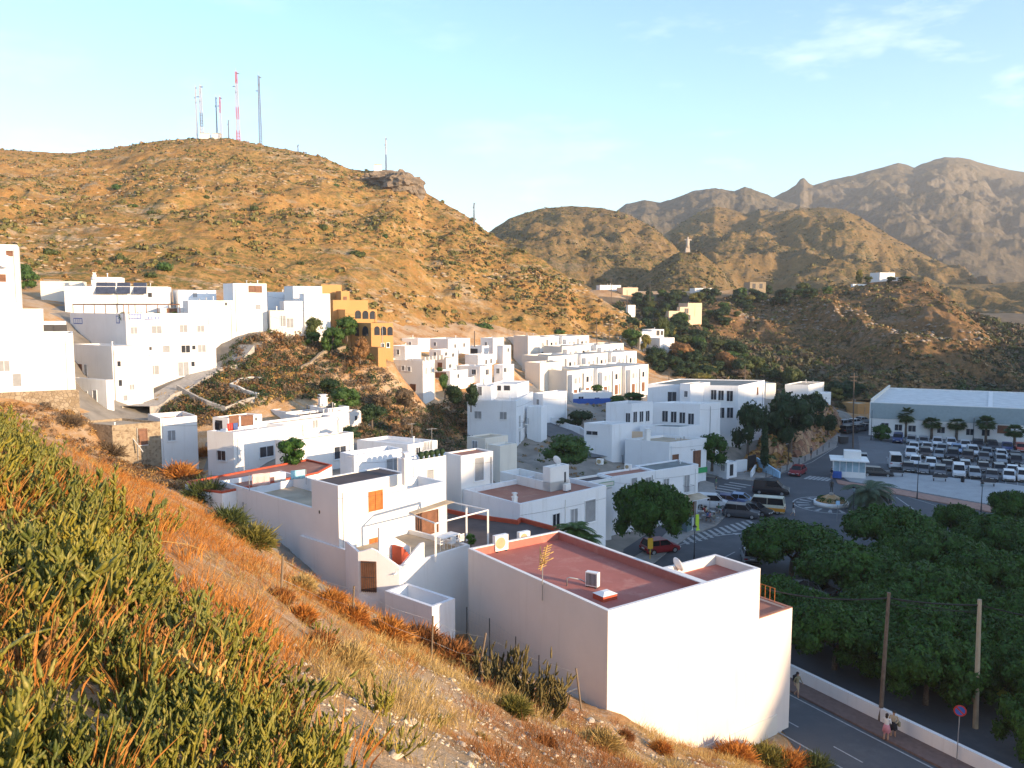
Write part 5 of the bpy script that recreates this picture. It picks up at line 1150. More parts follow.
# scrub on the knoll between the left village and the town
KNOLL = [(222,350),(262,335),(330,318),(352,330),(382,345),(384,372),(425,410),(470,395),(470,440),(440,470),(395,452),(362,440),(348,404),(300,398),(262,405),(215,425),(190,428),(160,408),(205,385),(225,368)]
def on_ground_scrub(name, label, poly, box, n, r0, r1, mats, leafn=22, seed=0, asp=.6, lsize=.36, flat=.8):
    rng = np.random.default_rng(seed); x = rng.uniform(box[0], box[1], n * 6) * S; y = rng.uniform(box[2], box[3], n * 6) * S; zz = groundz(x, y); a, b = proj(x, y, zz)
    ok = np.array([pip(a_, b_, poly) for a_, b_ in zip(a, b)]); x, y, zz = x[ok][:n], y[ok][:n], zz[ok][:n]; p = np.stack([x, y, zz], 1)
    for mi, m in enumerate(mats):
        q = p[mi::len(mats)]; k = len(q)
        if not k: continue
        r = rng.uniform(r0, r1, k); d = unit(k * leafn).reshape(k, leafn, 3); d[..., 2] = np.abs(d[..., 2])
        c = q[:, None, :] + d * (r[:, None, None] * np.array([1, 1, flat])) * rng.uniform(.5, 1, (k, leafn, 1))
        W, F_ = leaves(c.reshape(-1, 3), d.reshape(-1, 3), np.repeat(r * lsize, leafn) * rng.uniform(.6, 1.3, k * leafn), .7, asp)
        o = link(name, np_mesh(name, W, F_), m); o['kind'] = 'stuff'; o['label'] = label; o['category'] = 'scrub'
on_ground_scrub('dry_scrub', 'brown and green scrub covering the slope between the left village and the white houses', KNOLL, (-62, -4, 76, 140), 2600, .4, 1.3, [LEAF_DRY, LEAF_OLIVE, LEAF_DRY, LEAF_RUST, LEAF_DARK], 46, 6, .4, .2)
on_ground_scrub('dry_scrub', 'dry scrub and weeds around the ruined house and the retaining wall', [(-40,405),(75,405),(110,455),(200,470),(210,500),(190,492),(120,480),(60,440),(-40,420)], (-70, -14, 45, 92), 900, .25, .8, [GRASSO, LEAF_DRY, LEAF_RUST], 40, 16, .35, .25)
on_ground_scrub('valley_scrub', 'dark scrub covering the valley floor between the trees', [(600,305),(860,292),(1100,300),(1100,420),(850,410),(690,380),(640,345)], (30, 190, 160, 380), 5200, .7, 2.0, [HILLK, LEAF_DRY, LEAF_OLIVE, HILLK], 26, 17, .45, .6)
on_ground_scrub('dry_scrub', 'weeds and scrub on bare plots between the town houses', [(440,450),(600,400),(700,440),(640,520),(520,470)], (-10, 40, 68, 150), 260, .2, .6, [LEAF_OLIVE, GRASSO], 30, 18, .4, .3)
PLOT = [(150,398),(205,385),(225,368),(260,366),(300,372),(300,398),(262,405),(215,425),(190,428)]
on_ground_scrub('dry_grass', 'golden dry grass on the terraced plot below the winding lane', PLOT, (-62, -15, 76, 130), 1500, .25, .6, [foliage('golden_grass', (.36, .22, .06), (.50, .33, .11), 1, 0)], 20, 7, .3, .45)
def hill_rocks(name, layername, n, r0, r1, m, label, seed):
    V, nv = LAYERS[layername]; rng = np.random.default_rng(seed); v = V[:nv]; ii = rng.integers(1, nv - 1, n * 4); jj = rng.integers(0, v.shape[1] - 1, n * 4); p = v[ii, jj] + (v[ii, jj + 1] - v[ii, jj]) * rng.random((n * 4, 1))
    den = fbm(p[:, 0] * .02 + 5, p[:, 2] * .09, 4, seed); p = p[den > .07][:n]; n = len(p); base = np.array([[1,0,0],[-1,0,0],[0,1,0],[0,-1,0],[0,0,.6],[0,0,-.6],[.7,.7,.2],[-.7,-.6,.3]], float)
    Ff = np.array([[0,6,4],[6,2,4],[2,1,4],[1,7,4],[7,3,4],[3,0,4],[6,0,5],[2,6,5],[1,2,5],[7,1,5],[3,7,5],[0,3,5]]); s_ = rng.uniform(r0, r1, n)[:, None, None] * np.array([1.1, 1, .75]); W = base[None] * rng.uniform(.6, 1.35, (n, 8, 3)) * s_ + p[:, None, :]
    o = link(name, np_mesh(name, W.reshape(-1, 3), (Ff[None] + (np.arange(n) * 8)[:, None, None]).reshape(-1, 3)), m); o['kind'] = 'stuff'; o['label'] = label; o['category'] = 'rock'
ROCKM = M('hill_rock', (.34, .26, .17), .95, var=.3, scale=.3)
hill_rocks('hillside_rock', 'antenna_hill', 2200, .25, 1.0, ROCKM, 'pale rocks breaking through the orange antenna hill', 6)
hill_rocks('hillside_rock', 'scrub_hill', 700, .4, 1.1, M('hill_rock_grey', (.30, .25, .20), .95, var=.3, scale=.3), 'grey rocks breaking through the brown hill', 7)
scrub('bank_scrub', 'bank', 420, .2, .6, [GRASSO, LEAF_OLIVE, GRASSO], 24, 'dry grass and weeds on the red rock bank', seed=12)
v2_ = HOUSES['V2'][1][0]
for i, f in enumerate((.05, .22, .4, .6)):
    p = v2_.N + v2_.u * v2_.tr * f + v2_.v * 1.5; tree('bush', 'leafy plant under the brown roof pergola, ' + ['leftmost', 'second from left', 'third from left', 'rightmost'][i], 'bush', (p.x, p.y, v2_.N.z - .9), (.9, .9, 1.3), BUSH_M[i % 4], LEAF_PARK, None, 'plants under the roof pergola')
# ---- palms
def frond(mb, base, az, el, L, droop, w, n=9):
    d = Vector((math.cos(az) * math.cos(el), math.sin(az) * math.cos(el), math.sin(el))); p = Vector(base); pts = [p.copy()]
    for i in range(n): d = (d + Vector((0, 0, -droop / n))).normalized(); p = p + d * L / n; pts.append(p.copy())
    mb.path(pts, [.025 * (1 - i / (n + 1)) + .006 for i in range(n + 1)], 4)
    for i in range(1, n + 1):
        t = (pts[i] - pts[i - 1]).normalized(); s = t.cross(Vector((0, 0, 1))).normalized(); u = s.cross(t); lw = w * math.sin(PI * min(.98, (i + 1.5) / (n + 2))) 
        for k in range(3):
            q = pts[i - 1].lerp(pts[i], k / 3)
            for sg in (-1, 1):
                e = q + s * sg * lw + t * lw * .6 - Vector((0, 0, lw * .25)); mb.add([q, q + t * .13, e], [(0, 1, 2)])
def fan_leaf(mb, base, az, el, L, R, n=9):
    d = Vector((math.cos(az) * math.cos(el), math.sin(az) * math.cos(el), math.sin(el))); c = Vector(base) + d * L; mb.tube(base, c, .02, .012, 4)
    s = d.cross(Vector((0, 0, 1))).normalized(); u = s.cross(d)
    for k in range(n):
        a = -1.25 + 2.5 * k / (n - 1); v = (d * math.cos(a) + s * math.sin(a)).normalized(); e = c + v * R + Vector((0, 0, -R * .25)); w_ = (s * math.cos(a) - d * math.sin(a)) * .11
        mb.add([c, c + v * R * .5 + w_, e, c + v * R * .5 - w_], [(0, 1, 2, 3)])
rp = random.Random(9); mb = MB()
for i in range(64): fan_leaf(mb, (0, 0, 4.2), rp.uniform(0, 6.28), rp.uniform(-.95, 1.35), rp.uniform(.6, 1.0), rp.uniform(.8, 1.05), 11)
FANP = mb.mesh('fan_crown'); tb_ = MB(); tb_.path([(0, 0, -.2), (.05, 0, 2), (0, 0, 4.25)], [.24, .2, .19], 8); tb_.path([(0, 0, 3.4), (0, 0, 4.1)], [.36, .24], 8); FANT = tb_.mesh('trunk')
LEAF_PALM = foliage('palm_leaves', (.035, .065, .02), (.10, .15, .045), 1.2, .15)
for px, py, tp, lab in ((905.6,437,414,'tallest leftmost fan palm in front of the warehouse'),(931.5,439,427,'short second fan palm from the left in front of the warehouse'),(956,440,424,'third fan palm from the left in front of the warehouse'),(985.7,443,422,'fourth fan palm from the left in front of the warehouse'),(1013.7,448,432,'rightmost fan palm in front of the warehouse')):
    c = G(px, py); s = (py - tp) * c.y / F / 4.3; t0 = tree('palm_tree', lab, 'palm tree', c, (1.15, 1.15, max(.75, s)), FANP, LEAF_PALM, FANT, 'fan palms in front of the warehouse')
mb = MB()
for i in range(46): frond(mb, (0, 0, 2.0), rp.uniform(0, 6.28), rp.uniform(-.15, 1.1), rp.uniform(2.4, 3.1), 1.7, .8)
DATE = mb.mesh('date_crown'); tb_ = MB(); tb_.path([(0, 0, -.2), (0, 0, 1), (0, 0, 2.1)], [.34, .3, .36], 10); DATET = tb_.mesh('trunk')
c = G(868, 512); tree('palm_tree', 'low spreading date palm beside the street near the roundabout', 'palm tree', c, 1.3, DATE, foliage('date_palm_leaves', (.05, .08, .045), (.10, .14, .08), 1.2, .15), DATET)
c = P(575, 527, 59); tree('palm_tree', 'small palm behind the far parapet of the big red roofed house', 'palm tree', (c.x, c.y, c.z - 1.7), .72, DATE, LEAF_GREEN, DATET)
c = P(588, 536, 58); tree('palm_tree', 'smaller palm beside the first one behind the big house', 'palm tree', (c.x, c.y, c.z - 1.3), .5, DATE, LEAF_GREEN, DATET)
# ================================================================== the near slope
def clump(nst, R, seed, L0=.18, L1=.38, r0=.008, r1=.012, rings=8, sides=5, nbr=7, brings=4):
    """a thicket tuft of upright jointed cactus stems with short side joints, as arrays"""
    rng = np.random.default_rng(seed); VV, FF = [], []; b = 0; stems = []
    for i in range(nst):
        a = rng.uniform(0, 2 * PI); q = math.sqrt(rng.random()) * R; base = np.array([q * math.cos(a), q * math.sin(a), rng.uniform(-.08, .04)])
        d = np.array([math.cos(a) * rng.uniform(-.4, 1.2) - .15, math.sin(a) * rng.uniform(-.4, 1.2), rng.uniform(.25, 1.2)]); d /= np.linalg.norm(d)
        L = rng.uniform(L0, L1); r = rng.uniform(r0, r1); stems.append((base, d, L, r, rings))
        for k in range(rng.integers(max(1, nbr - 3), nbr + 2)):
            t = rng.uniform(.25, 1.0); d2 = d * .7 + np.array([rng.normal(0, .8), rng.normal(0, .8), rng.uniform(.1, .9)]); d2 /= np.linalg.norm(d2); up = np.array([0, 0, .25 * L * t * t])
            stems.append((base + d * L * t + up, d2, rng.uniform(.04, .10) * L / .28, r * rng.uniform(.85, 1.15), brings))
    for base, d, L, r, rg in stems:
        d = d.copy(); p = base.copy(); c = []
        for j in range(rg): c.append((p.copy(), d.copy())); d = d + np.array([0, 0, .7 / rg]); d /= np.linalg.norm(d); p = p + d * L / (rg - 1)
        u = np.cross(d, [0.31, .9, .2]); u /= np.linalg.norm(u)
        for j, (pp, dd) in enumerate(c):
            uu = u - dd * (u @ dd); uu /= np.linalg.norm(uu); w = np.cross(dd, uu); rr = r * (1.2 if j % 2 else .82) * (.3 if j == rg - 1 else 1)
            th = np.arange(sides) * 2 * PI / sides + j * .6; VV.append(pp + (np.cos(th)[:, None] * uu + np.sin(th)[:, None] * w) * rr)
        k = np.arange(sides); k2 = (k + 1) % sides
        for j in range(rg - 1): FF.append(np.stack([b + j * sides + k, b + j * sides + k2, b + (j + 1) * sides + k2, b + (j + 1) * sides + k], 1))
        b += rg * sides
    return np.concatenate(VV), np.concatenate(FF)
def scatter_on(poly, box, spacing, seed, near=None):
    """jittered grid of ground points whose place in the picture falls in an area drawn wider than the frame"""
    rng = np.random.default_rng(seed); gx_, gy_ = np.meshgrid(np.arange(box[0], box[1], spacing), np.arange(box[2], box[3], spacing)); x = gx_.ravel() + rng.uniform(-.5, .5, gx_.size) * spacing; y = gy_.ravel() + rng.uniform(-.5, .5, gx_.size) * spacing
    z_ = groundz(x, y); a, b = proj(x, y, z_); ok = np.array([pip(p, q, poly) for p, q in zip(a, b)]); return np.stack([x, y, z_], 1)[ok], a[ok], b[ok]
def bake(name, temps, pts, sc, seed, m, label, cat, kind='stuff', tilt=.15):
    rng = np.random.default_rng(seed); Vs, Fs = [], []; b = 0
    for i, p in enumerate(pts):
        V, F_ = temps[rng.integers(len(temps))]; a = rng.uniform(0, 2 * PI); s = sc[i] if hasattr(sc, '__len__') else sc * rng.uniform(.75, 1.3)
        R = np.array([[math.cos(a), -math.sin(a), 0], [math.sin(a), math.cos(a), 0], [rng.uniform(-tilt, tilt), rng.uniform(-tilt, tilt), 1]]).T
        Vs.append((V @ R.T if False else V @ R) * s + p); Fs.append(F_ + b); b += len(V)
    if not Vs: return None
    o = link(name, np_mesh(name, np.concatenate(Vs), np.concatenate(Fs)), m); o['kind'] = kind; o['label'] = label; o['category'] = cat; return o
def cactus_mat():
    m, nt, b = new_mat('cactus_skin'); b.inputs['Roughness'].default_value = .55; b.inputs['Specular IOR Level'].default_value = .3
    co = coords(nt, True); n = noisef(nt, co, .9, 4, .7); n2 = noisef(nt, co, 12, 3, .7)
    c = ramp(nt, n, [(.3, (.05, .07, .012)), (.5, (.13, .13, .018)), (.7, (.29, .23, .026))])
    c = mixc(nt, ramp(nt, n2, [(.5, (0, 0, 0)), (.72, (.75,) * 3)]), c, (.36, .29, .08))
    c = mixc(nt, ramp(nt, noisef(nt, co, 2.6, 3), [(.62, (0, 0, 0)), (.72, (.55,) * 3)]), c, (.30, .14, .04))
    nt.links.new(c, b.inputs['Base Color']); return m
CACT = cactus_mat(); STRAWC = foliage('dying_cactus', (.20, .10, .03), (.42, .20, .06), 2, 0)
NEARC = [clump(13, .20, 100 + i, .16, .36, .0095, .014, 8, 5, 7, 4) for i in range(6)]
MIDC = [clump(9, .24, 200 + i, .16, .36, .011, .016, 5, 4, 5, 3) for i in range(5)]
CPOLY = [(-400,370),(0,425),(45,462),(85,492),(120,530),(155,570),(190,610),(225,640),(255,672),(282,695),(300,720),(318,760),(325,800),(320,1500),(-900,1500),(-900,400)]
pts, a, b = scatter_on(CPOLY, (-24, 3, 1.2, 34), .185, 31)
dist = np.hypot(pts[:, 0], pts[:, 1]); near = dist < 9
gap = fbm(pts[:, 0] * .9, pts[:, 1] * .9, 3, 77); keep = gap > -.06
print('cactus', near.sum(), (~near).sum())
inview = (a > -60) & (b < 860)
scv = lambda k, a0: a0 * np.clip(.95 + 1.5 * fbm(pts[k][:, 0] * 1.6 + 4, pts[k][:, 1] * 1.6, 3, 88), .45, 1.6) * RNG.uniform(.7, 1.3, k.sum())
DRYC = (fbm(pts[:, 0] * 1.3 + 20, pts[:, 1] * 1.3, 3, 99) > .13)
k0_ = near & keep & inview & ~DRYC; bake('cactus_thicket', NEARC, pts[k0_], scv(k0_, .78), 1, CACT, 'thicket of olive green jointed cactus covering the near slope', 'cactus')
fm = (~near) & keep & inview & ~DRYC; kd_ = keep & inview & DRYC; bake('cactus_thicket', MIDC, pts[kd_], scv(kd_, .75), 9, STRAWC, 'dying brown and orange cactus patches in the thicket', 'cactus')
bake('cactus_thicket', MIDC, pts[fm], scv(fm, 1.15), 2, CACT, 'olive green cactus thicket running up the slope at the left edge', 'cactus')
EDGE = [(60,425),(300,560),(420,640),(410,768),(300,768),(180,560),(60,470)]
# separate cactus plants at its edge
CP_ = [clump(26, .32, 300 + i, .25, .6, .014, .020, 9, 6, 8, 4) for i in range(3)]; CPM = [np_mesh('cactus_plant', *c) for c in CP_]
for m_ in CPM: m_.materials.append(CACT)
def plant(name, label, cat, px, py, sc, me, rz=0, grp=None, dz=0):
    g = gray(px, py); o = bpy.data.objects.new(name, me); COL.objects.link(o); o.location = (g.x, g.y, g.z + dz); o.scale = (sc,) * 3 if not isinstance(sc, tuple) else sc; o.rotation_euler = (0, 0, rz); tagit(o, label, cat, grp); return o
for i, (px, py, s, lab) in enumerate([(372,712,1.0,'cactus clump on the gravel right of the thicket, the larger of the two'),(388,758,.9,'cactus clump on the gravel at the bottom edge of the picture'),(436,728,.6,'tiny cactus tuft beside the white stones'),(322,640,1.0,'tall cactus sprig at the upper edge of the thicket'),(165,532,1.1,'cactus sprig standing out against the orange grass'),(200,480,1.0,'small cactus sprig on the slope rim')]):
    plant('cactus', lab, 'cactus', px, py, s * .75, CPM[i % 3], i)
# the big cactus by the house wall
V, F_ = clump(80, 1.25, 401, .6, 1.25, .03, .045, 9, 6, 9, 4); bigc = np_mesh('prickly_thicket', V * np.array([1, 1, 1.35]), F_); bigc.materials.append(foliage('dusty_cactus', (.075, .065, .022), (.16, .12, .04), 1.5, 0))
for px, py, s, lab in ((497,690,.95,'large dusty cactus growing against the side wall of the big house, left half'),(530,706,.9,'large dusty cactus growing against the side wall of the big house, right half')):
    plant('cactus', lab, 'cactus', px, py, s, bigc, px, None, -.2)
# candelabra shaped old cactus stems lying out of the thicket
STRAW = M('straw_gold', (.48, .30, .09), .8, var=.3, scale=20)  # straw gold colour shared by the dry stems and the large aerial
g = gray(206, 722); mb = MB(); rc = random.Random(4)
def arm(p, d, L, r, depth):
    pts_ = [Vector(p)]; d = Vector(d).normalized(); n = 6
    for i in range(n): d = (d + Vector((rc.uniform(-.15, .15), rc.uniform(-.15, .15), rc.uniform(0, .28)))).normalized(); pts_.append(pts_[-1] + d * L / n)
    mb.path(pts_, [r * (1.15 if i % 2 else .88) * (.5 if i == n else 1) for i in range(n + 1)], 7)
    if depth:
        for k in range(4): t = rc.randint(1, n - 1); arm(pts_[t], (rc.uniform(-1, 1), rc.uniform(-.6, .3), rc.uniform(.1, 1)), L * .6, r * .85, depth - 1)
for dx, dz in ((-1, .25), (-.3, .9), (.5, .8), (1, .3), (.1, 1), (-.8, -.1)): arm(g + Vector((0, -.1, .30)), (dx, -.5, dz), .36, .017, 1)
mb.top('cactus', STRAW, 'sprawling straw coloured cactus arms in the dark hollow of the thicket', 'cactus')
for i, (x0, y0, x1, y1, lab) in enumerate([(0,716,95,668,'long bare stem leaning out of the thicket near the bottom left corner'),(20,580,60,548,'thin dry stem arching over the thicket'),(85,585,165,548,'pale dry frond stem across the middle of the thicket'),(150,560,225,575,'thin grey twig lying over the thicket'),(0,630,75,600,'dark bare twig at the left edge of the thicket')]):
    a_ = gray(x0, y0) + Vector((0, -.3, .38)); b_ = gray(x1, y1) + Vector((0, -.3, .5)); mb = MB(); mid = a_.lerp(b_, .5) + Vector((0, 0, .14))
    mb.path([a_, a_.lerp(mid, .5) + Vector((0, 0, .04)), mid, mid.lerp(b_, .5) + Vector((0, 0, .02)), b_], [.02, .017, .014, .01, .005] if i in (0, 2) else [.008, .007, .006, .005, .003], 6)
    mb.top('dry_stem', CACT if i == 0 else STRAW, lab, 'stem')
# ---- dry grass blades
def tuft(nb, R, h0, h1, w, seed, lean=.5):
    rng = np.random.default_rng(seed); a = rng.uniform(0, 2 * PI, nb); q = np.sqrt(rng.random(nb)) * R; B = np.stack([q * np.cos(a), q * np.sin(a), np.zeros(nb)], 1)
    h = rng.uniform(h0, h1, nb); d = np.stack([np.cos(a) * rng.uniform(0, lean, nb), np.sin(a) * rng.uniform(0, lean, nb), np.ones(nb)], 1) + rng.normal(0, .18, (nb, 3)); d /= np.linalg.norm(d, axis=1)[:, None]
    s = np.cross(d, unit(nb)); s /= np.linalg.norm(s, axis=1)[:, None]; m = B + d * h[:, None] * .5; t = B + d * h[:, None] + np.stack([np.cos(a), np.sin(a), -np.ones(nb) * .5], 1) * h[:, None] * .15
    V = np.stack([B - s * w * .3, m - s * w * .5, t, m + s * w * .5], 1).reshape(-1, 3); return V, np.arange(nb * 4).reshape(nb, 4)
GR_O = foliage('orange_dry_grass', (.42, .13, .022), (.58, .27, .06), .6, .25); GR_S = foliage('straw_grass', (.42, .28, .09), (.60, .43, .17), .8, .3); GR_R = foliage('red_brown_grass', (.24, .09, .03), (.40, .17, .05), .8, .25)
TO = [tuft(34, .22, .12, .42, .012, 500 + i) for i in range(5)]; TF = [tuft(30, .4, .15, .55, .016, 520 + i, .9) for i in range(5)]
BAND = [(60,430),(110,455),(180,482),(240,520),(275,545),(300,572),(340,596),(420,628),(470,640),(480,668),(420,660),(400,690),(350,700),(300,668),(260,628),(225,590),(180,545),(125,505),(60,462)]
p1, a, b = scatter_on(BAND, (-34, 3, 8, 62), .36, 41); d_ = fbm(p1[:, 0] * .35, p1[:, 1] * .35, 3, 5)
bake('dry_grass', TF, p1[(d_ > -.08) & (RNG.random(len(p1)) < .9)], .66, 3, GR_O, 'orange dry grass along the brow of the near slope', 'grass')
bake('dry_grass', TF, p1[(d_ < .04) & (RNG.random(len(p1)) < .45)], .5, 4, GR_S, 'pale straw grass along the brow of the near slope', 'grass')
p2, a, b = scatter_on([(-200,440),(120,500),(260,620),(345,740),(350,1000),(-300,1000)], (-16, 3, 2, 18), .34, 43); d_ = fbm(p2[:, 0] * .7 + 9, p2[:, 1] * .7, 3, 15)
bake('dry_grass', TO, p2[(d_ > .02)], 1.25, 5, GR_O, 'orange dry grass growing through the cactus thicket', 'grass')
GRAV = [(300,650),(420,640),(600,720),(820,760),(830,900),(300,900),(345,740)]
p3, a, b = scatter_on(GRAV, (-4, 20, 5, 44), .42, 45); d_ = fbm(p3[:, 0] * .45 + 3, p3[:, 1] * .45, 3, 25)
bake('dry_grass', TO, p3[d_ > .06], 1.1, 6, GR_S, 'thin straw grass tufts on the gravel slope', 'grass'); bake('dry_grass', TO, p3[(d_ < -.1)], .9, 7, GR_R, 'thin red brown grass tufts on the gravel slope', 'grass')
# ---- dry bushes and green shrubs, each a thing
def bush_mesh(name, n, R, H_, seed, w=.012):
    rng = np.random.default_rng(seed); d = unit(n); d[:, 2] = np.abs(d[:, 2]); B = d * np.array([R, R, H_]) * rng.uniform(.25, .75, n)[:, None]; e = B + (d + rng.normal(0, .45, (n, 3))) * rng.uniform(.12, .4, n)[:, None] * R
    s = np.cross(e - B, unit(n)); s /= np.linalg.norm(s, axis=1)[:, None]; m = (B + e) / 2; V = np.stack([B, m - s * w, e, m + s * w], 1).reshape(-1, 3); return np_mesh(name, V, np.arange(n * 4).reshape(n, 4))
BM = [bush_mesh('dry_bush', 2600, 1.0, .85, 600 + i, .022) for i in range(4)]
BC = {'o': GR_O, 'r': GR_R, 's': GR_S, 'g': LEAF_OLIVE, 'y': LEAF_YEL, 'b': LEAF_DRY}
for mm in BM: mm.materials.append(GR_O)
def bush(px, py, wpx, k, lab, hs=.95, grp=None):
    g = gray(px, py); s = wpx * g.y / F / 1.7; o = bpy.data.objects.new('bush', BM[int(px) % 4]); COL.objects.link(o); o.location = (g.x, g.y, g.z - .05); o.scale = (s, s, s * hs); o.rotation_euler = (0, 0, px)
    o.material_slots[0].link = 'OBJECT'; o.material_slots[0].material = BC[k]; tagit(o, lab, 'bush', grp)
for q in [(205,500,44,'g','dark green shrub at the rim of the slope beside the red roofed low house'),(228,525,40,'g','olive green shrub on the slope rim, second from the left'),(252,545,46,'y','yellow green shrub on the slope rim, brightest one'),(262,520,34,'y','yellow green shrub close to the shuttered house side wall'),
          (180,478,34,'o','orange dry bush behind the slope rim at the alley mouth'),(110,455,30,'b','brown bush in front of the ruined stone house'),(140,462,30,'r','red brown bush in front of the ruined stone house'),(165,472,26,'g','olive bush at the foot of the whitewashed ruin wall'),(205,455,18,'o','small orange bush in the alley mouth'),(70,425,24,'b','dark bush at the foot of the rubble wall'),
          (350,622,40,'o','orange dry bush left of the braced wooden post'),(385,640,52,'o','large orange dry bush in front of the iron gate'),(420,648,52,'r','rusty dry bush below the walled planter bed'),(450,662,50,'r','rusty dry bush with dark base beside the big cactus'),(405,628,34,'o','orange dry bush close under the patio wall'),(330,605,36,'o','orange dry bush on the rim beside the metal fence'),(300,590,34,'s','pale dry bush on the rim'),
          (345,665,50,'s','pale straw bush in the middle of the slope'),(318,650,44,'r','brown twiggy bush behind the cactus sprig'),(300,620,36,'o','orange bush above the cactus thicket'),(280,600,30,'r','red brown bush below the leaning wooden post'),
          (512,712,40,'y','rounded yellow green shrub on the gravel near the big cactus'),(600,748,44,'s','straw coloured shrub on the gravel at the bottom'),(735,762,44,'o','orange flowering shrub at the foot of the big house front'),(765,765,46,'y','green and orange shrub at the corner of the big house'),(790,768,40,'o','orange shrub at the roadside corner of the big house'),(660,752,26,'o','low orange shrub under the big house front wall'),(625,738,20,'r','small brown shrub at the front corner of the big house'),(815,772,40,'g','green shrub at the bottom edge beside the road'),
          (470,690,20,'r','small red brown shrub on the gravel rim'),(545,745,26,'r','low red brown shrub on the gravel'),(480,740,20,'s','low straw shrub on the gravel')]: bush(*q)
# ---- stones
def stone_mesh(seed, r=1):
    rnd = random.Random(seed); bm = bmesh.new(); bmesh.ops.create_icosphere(bm, subdivisions=2, radius=r)
    for v in bm.verts: v.co *= 1 + .35 * (noise.noise(v.co * 1.3 + Vector((seed, 0, 0)))); v.co.z *= .7
    me = bpy.data.meshes.new('stone'); bm.to_mesh(me); bm.free(); return me
STN = M('pale_limestone', (.52, .44, .33), .9, var=.25, scale=3, bmp=.4); SM = [stone_mesh(i) for i in range(4)]
for m_ in SM: m_.materials.append(STN)
for px, py, wp, lab in ((437,632,9,'upright white stone on the slope left of the gravel'),(432,640,6,'small pale stone beside the upright white one'),(444,700,7,'white stone among the grass near the two cactus clumps'),(537,690,14,'pale boulder at the broken kerb beside the wooden post'),(505,676,12,'pale boulder on the rim below the wire fence'),(552,700,10,'flat pale stone on the rim right of the boulder'),(590,722,10,'pale block on the rim beside the braced post'),(575,712,8,'small pale block on the rim left of the braced post'),(310,560,6,'small white stone at the fence foot'),(440,722,6,'white stone beside the tiny cactus tuft'),(470,668,8,'flat stone on the slope rim')):
    g = gray(px, py); s = wp * g.y / F / 2; o = bpy.data.objects.new('stone', SM[px % 4]); COL.objects.link(o); o.location = (g.x, g.y, g.z + s * .2); o.scale = (s, s, s); o.rotation_euler = (0, 0, px); tagit(o, lab, 'stone')
def pebbles():
    rng = np.random.default_rng(8); p, a, b = scatter_on(GRAV + [(250,600)], (-5, 20, 4, 44), .16, 47); p = p[rng.random(len(p)) < .55]
    base = np.array([[1,0,0],[-1,0,0],[0,1,0],[0,-1,0],[0,0,.7],[0,0,-.7]], float); Ff = np.array([[0,2,4],[2,1,4],[1,3,4],[3,0,4],[2,0,5],[1,2,5],[3,1,5],[0,3,5]]); k = len(p)
    s = rng.choice([.015, .025, .04, .07, .12], k, p=[.3, .35, .22, .1, .03])[:, None, None]; V = base[None] * rng.uniform(.6, 1.3, (k, 6, 3)) * s + p[:, None, :]
    F_ = (Ff[None] + (np.arange(k) * 6)[:, None, None]).reshape(-1, 3); o = link('gravel', np_mesh('gravel', V.reshape(-1, 3), F_), STN); o['kind'] = 'stuff'; o['label'] = 'loose pale pebbles lying on the gravel slope'; o['category'] = 'gravel'
pebbles()
# ---- fences
def post(mb, x0, y0, x1, y1, r):
    g = gray(x0, y0); rr = ray(x1, y1); d = g.y / rr.y; t = Vector((0, 0, HC)) + rr * d; mb.tube(g - Vector((0, 0, .3)), t, r, n=6); return g, t
f1 = T('wire_fence', 'sparse wooden post and wire fence running down the near slope', 'fence', gray(352, 620)); tops = []
for x0, y0, x1, y1, r in ((280,598,283,556,.035),(352,622,354,586,.035),(431,662,433,616,.035),(477,676,486,633,.04),(583,716,576,668,.045),(4,404,5,386,.03)):
    if x0 < 10: continue
    mb = MB(); tops.append(post(mb, x0, y0, x1, y1, r)); mb.build('post', FPOST, f1)
for x0, y0, x1, y1 in ((362,626,354,606),(551,700,576,678)):
    mb = MB(); a_ = gray(x0, y0); ref = tops[1] if x0 < 400 else tops[4]; mb.tube(a_, ref[0].lerp(ref[1], .6), .025, n=5); mb.build('brace', GREYM, f1)
mb = MB()
for (g0, t0), (g1, t1) in zip(tops[:-1], tops[1:]):
    for f in (.45, .9): a_, b_ = g0.lerp(t0, f), g1.lerp(t1, f); mb.path([a_, a_.lerp(b_, .5) - Vector((0, 0, .12)), b_], .004, 3)
mb.build('wire', GREYM, f1)
f2 = T('mesh_fence', 'dark metal post fence along the side wall of the shuttered house', 'fence', gray(294, 545)); P2 = []
for x0, y0, x1, y1 in ((243,520,243,502),(268,530,267.5,511),(294,543,294,520),(323,556,323,528),(327,574,326,548),(351,590,351,558)):
    mb = MB(); P2.append(post(mb, x0, y0, x1, y1, .03)); mb.build('post', DARKM, f2)
f3 = T('mesh_fence', 'dark metal post fence along the side wall of the big house', 'fence', gray(502, 640)); P3 = []
for (x, yt) in ((479,604),(502,615),(528.5,633),(552,651)):
    t = (bx_ := HOUSES['big'][1][0]); c, e, n = place(t, 'L', x, yt); c = c + n * .9; mb = MB(); mb.tube((c.x, c.y, c.z), (c.x, c.y, gz(c.x, c.y) - .2), .03, n=6); mb.build('post', DARKM, f3); P3.append((Vector((c.x, c.y, gz(c.x, c.y))), Vector(c)))
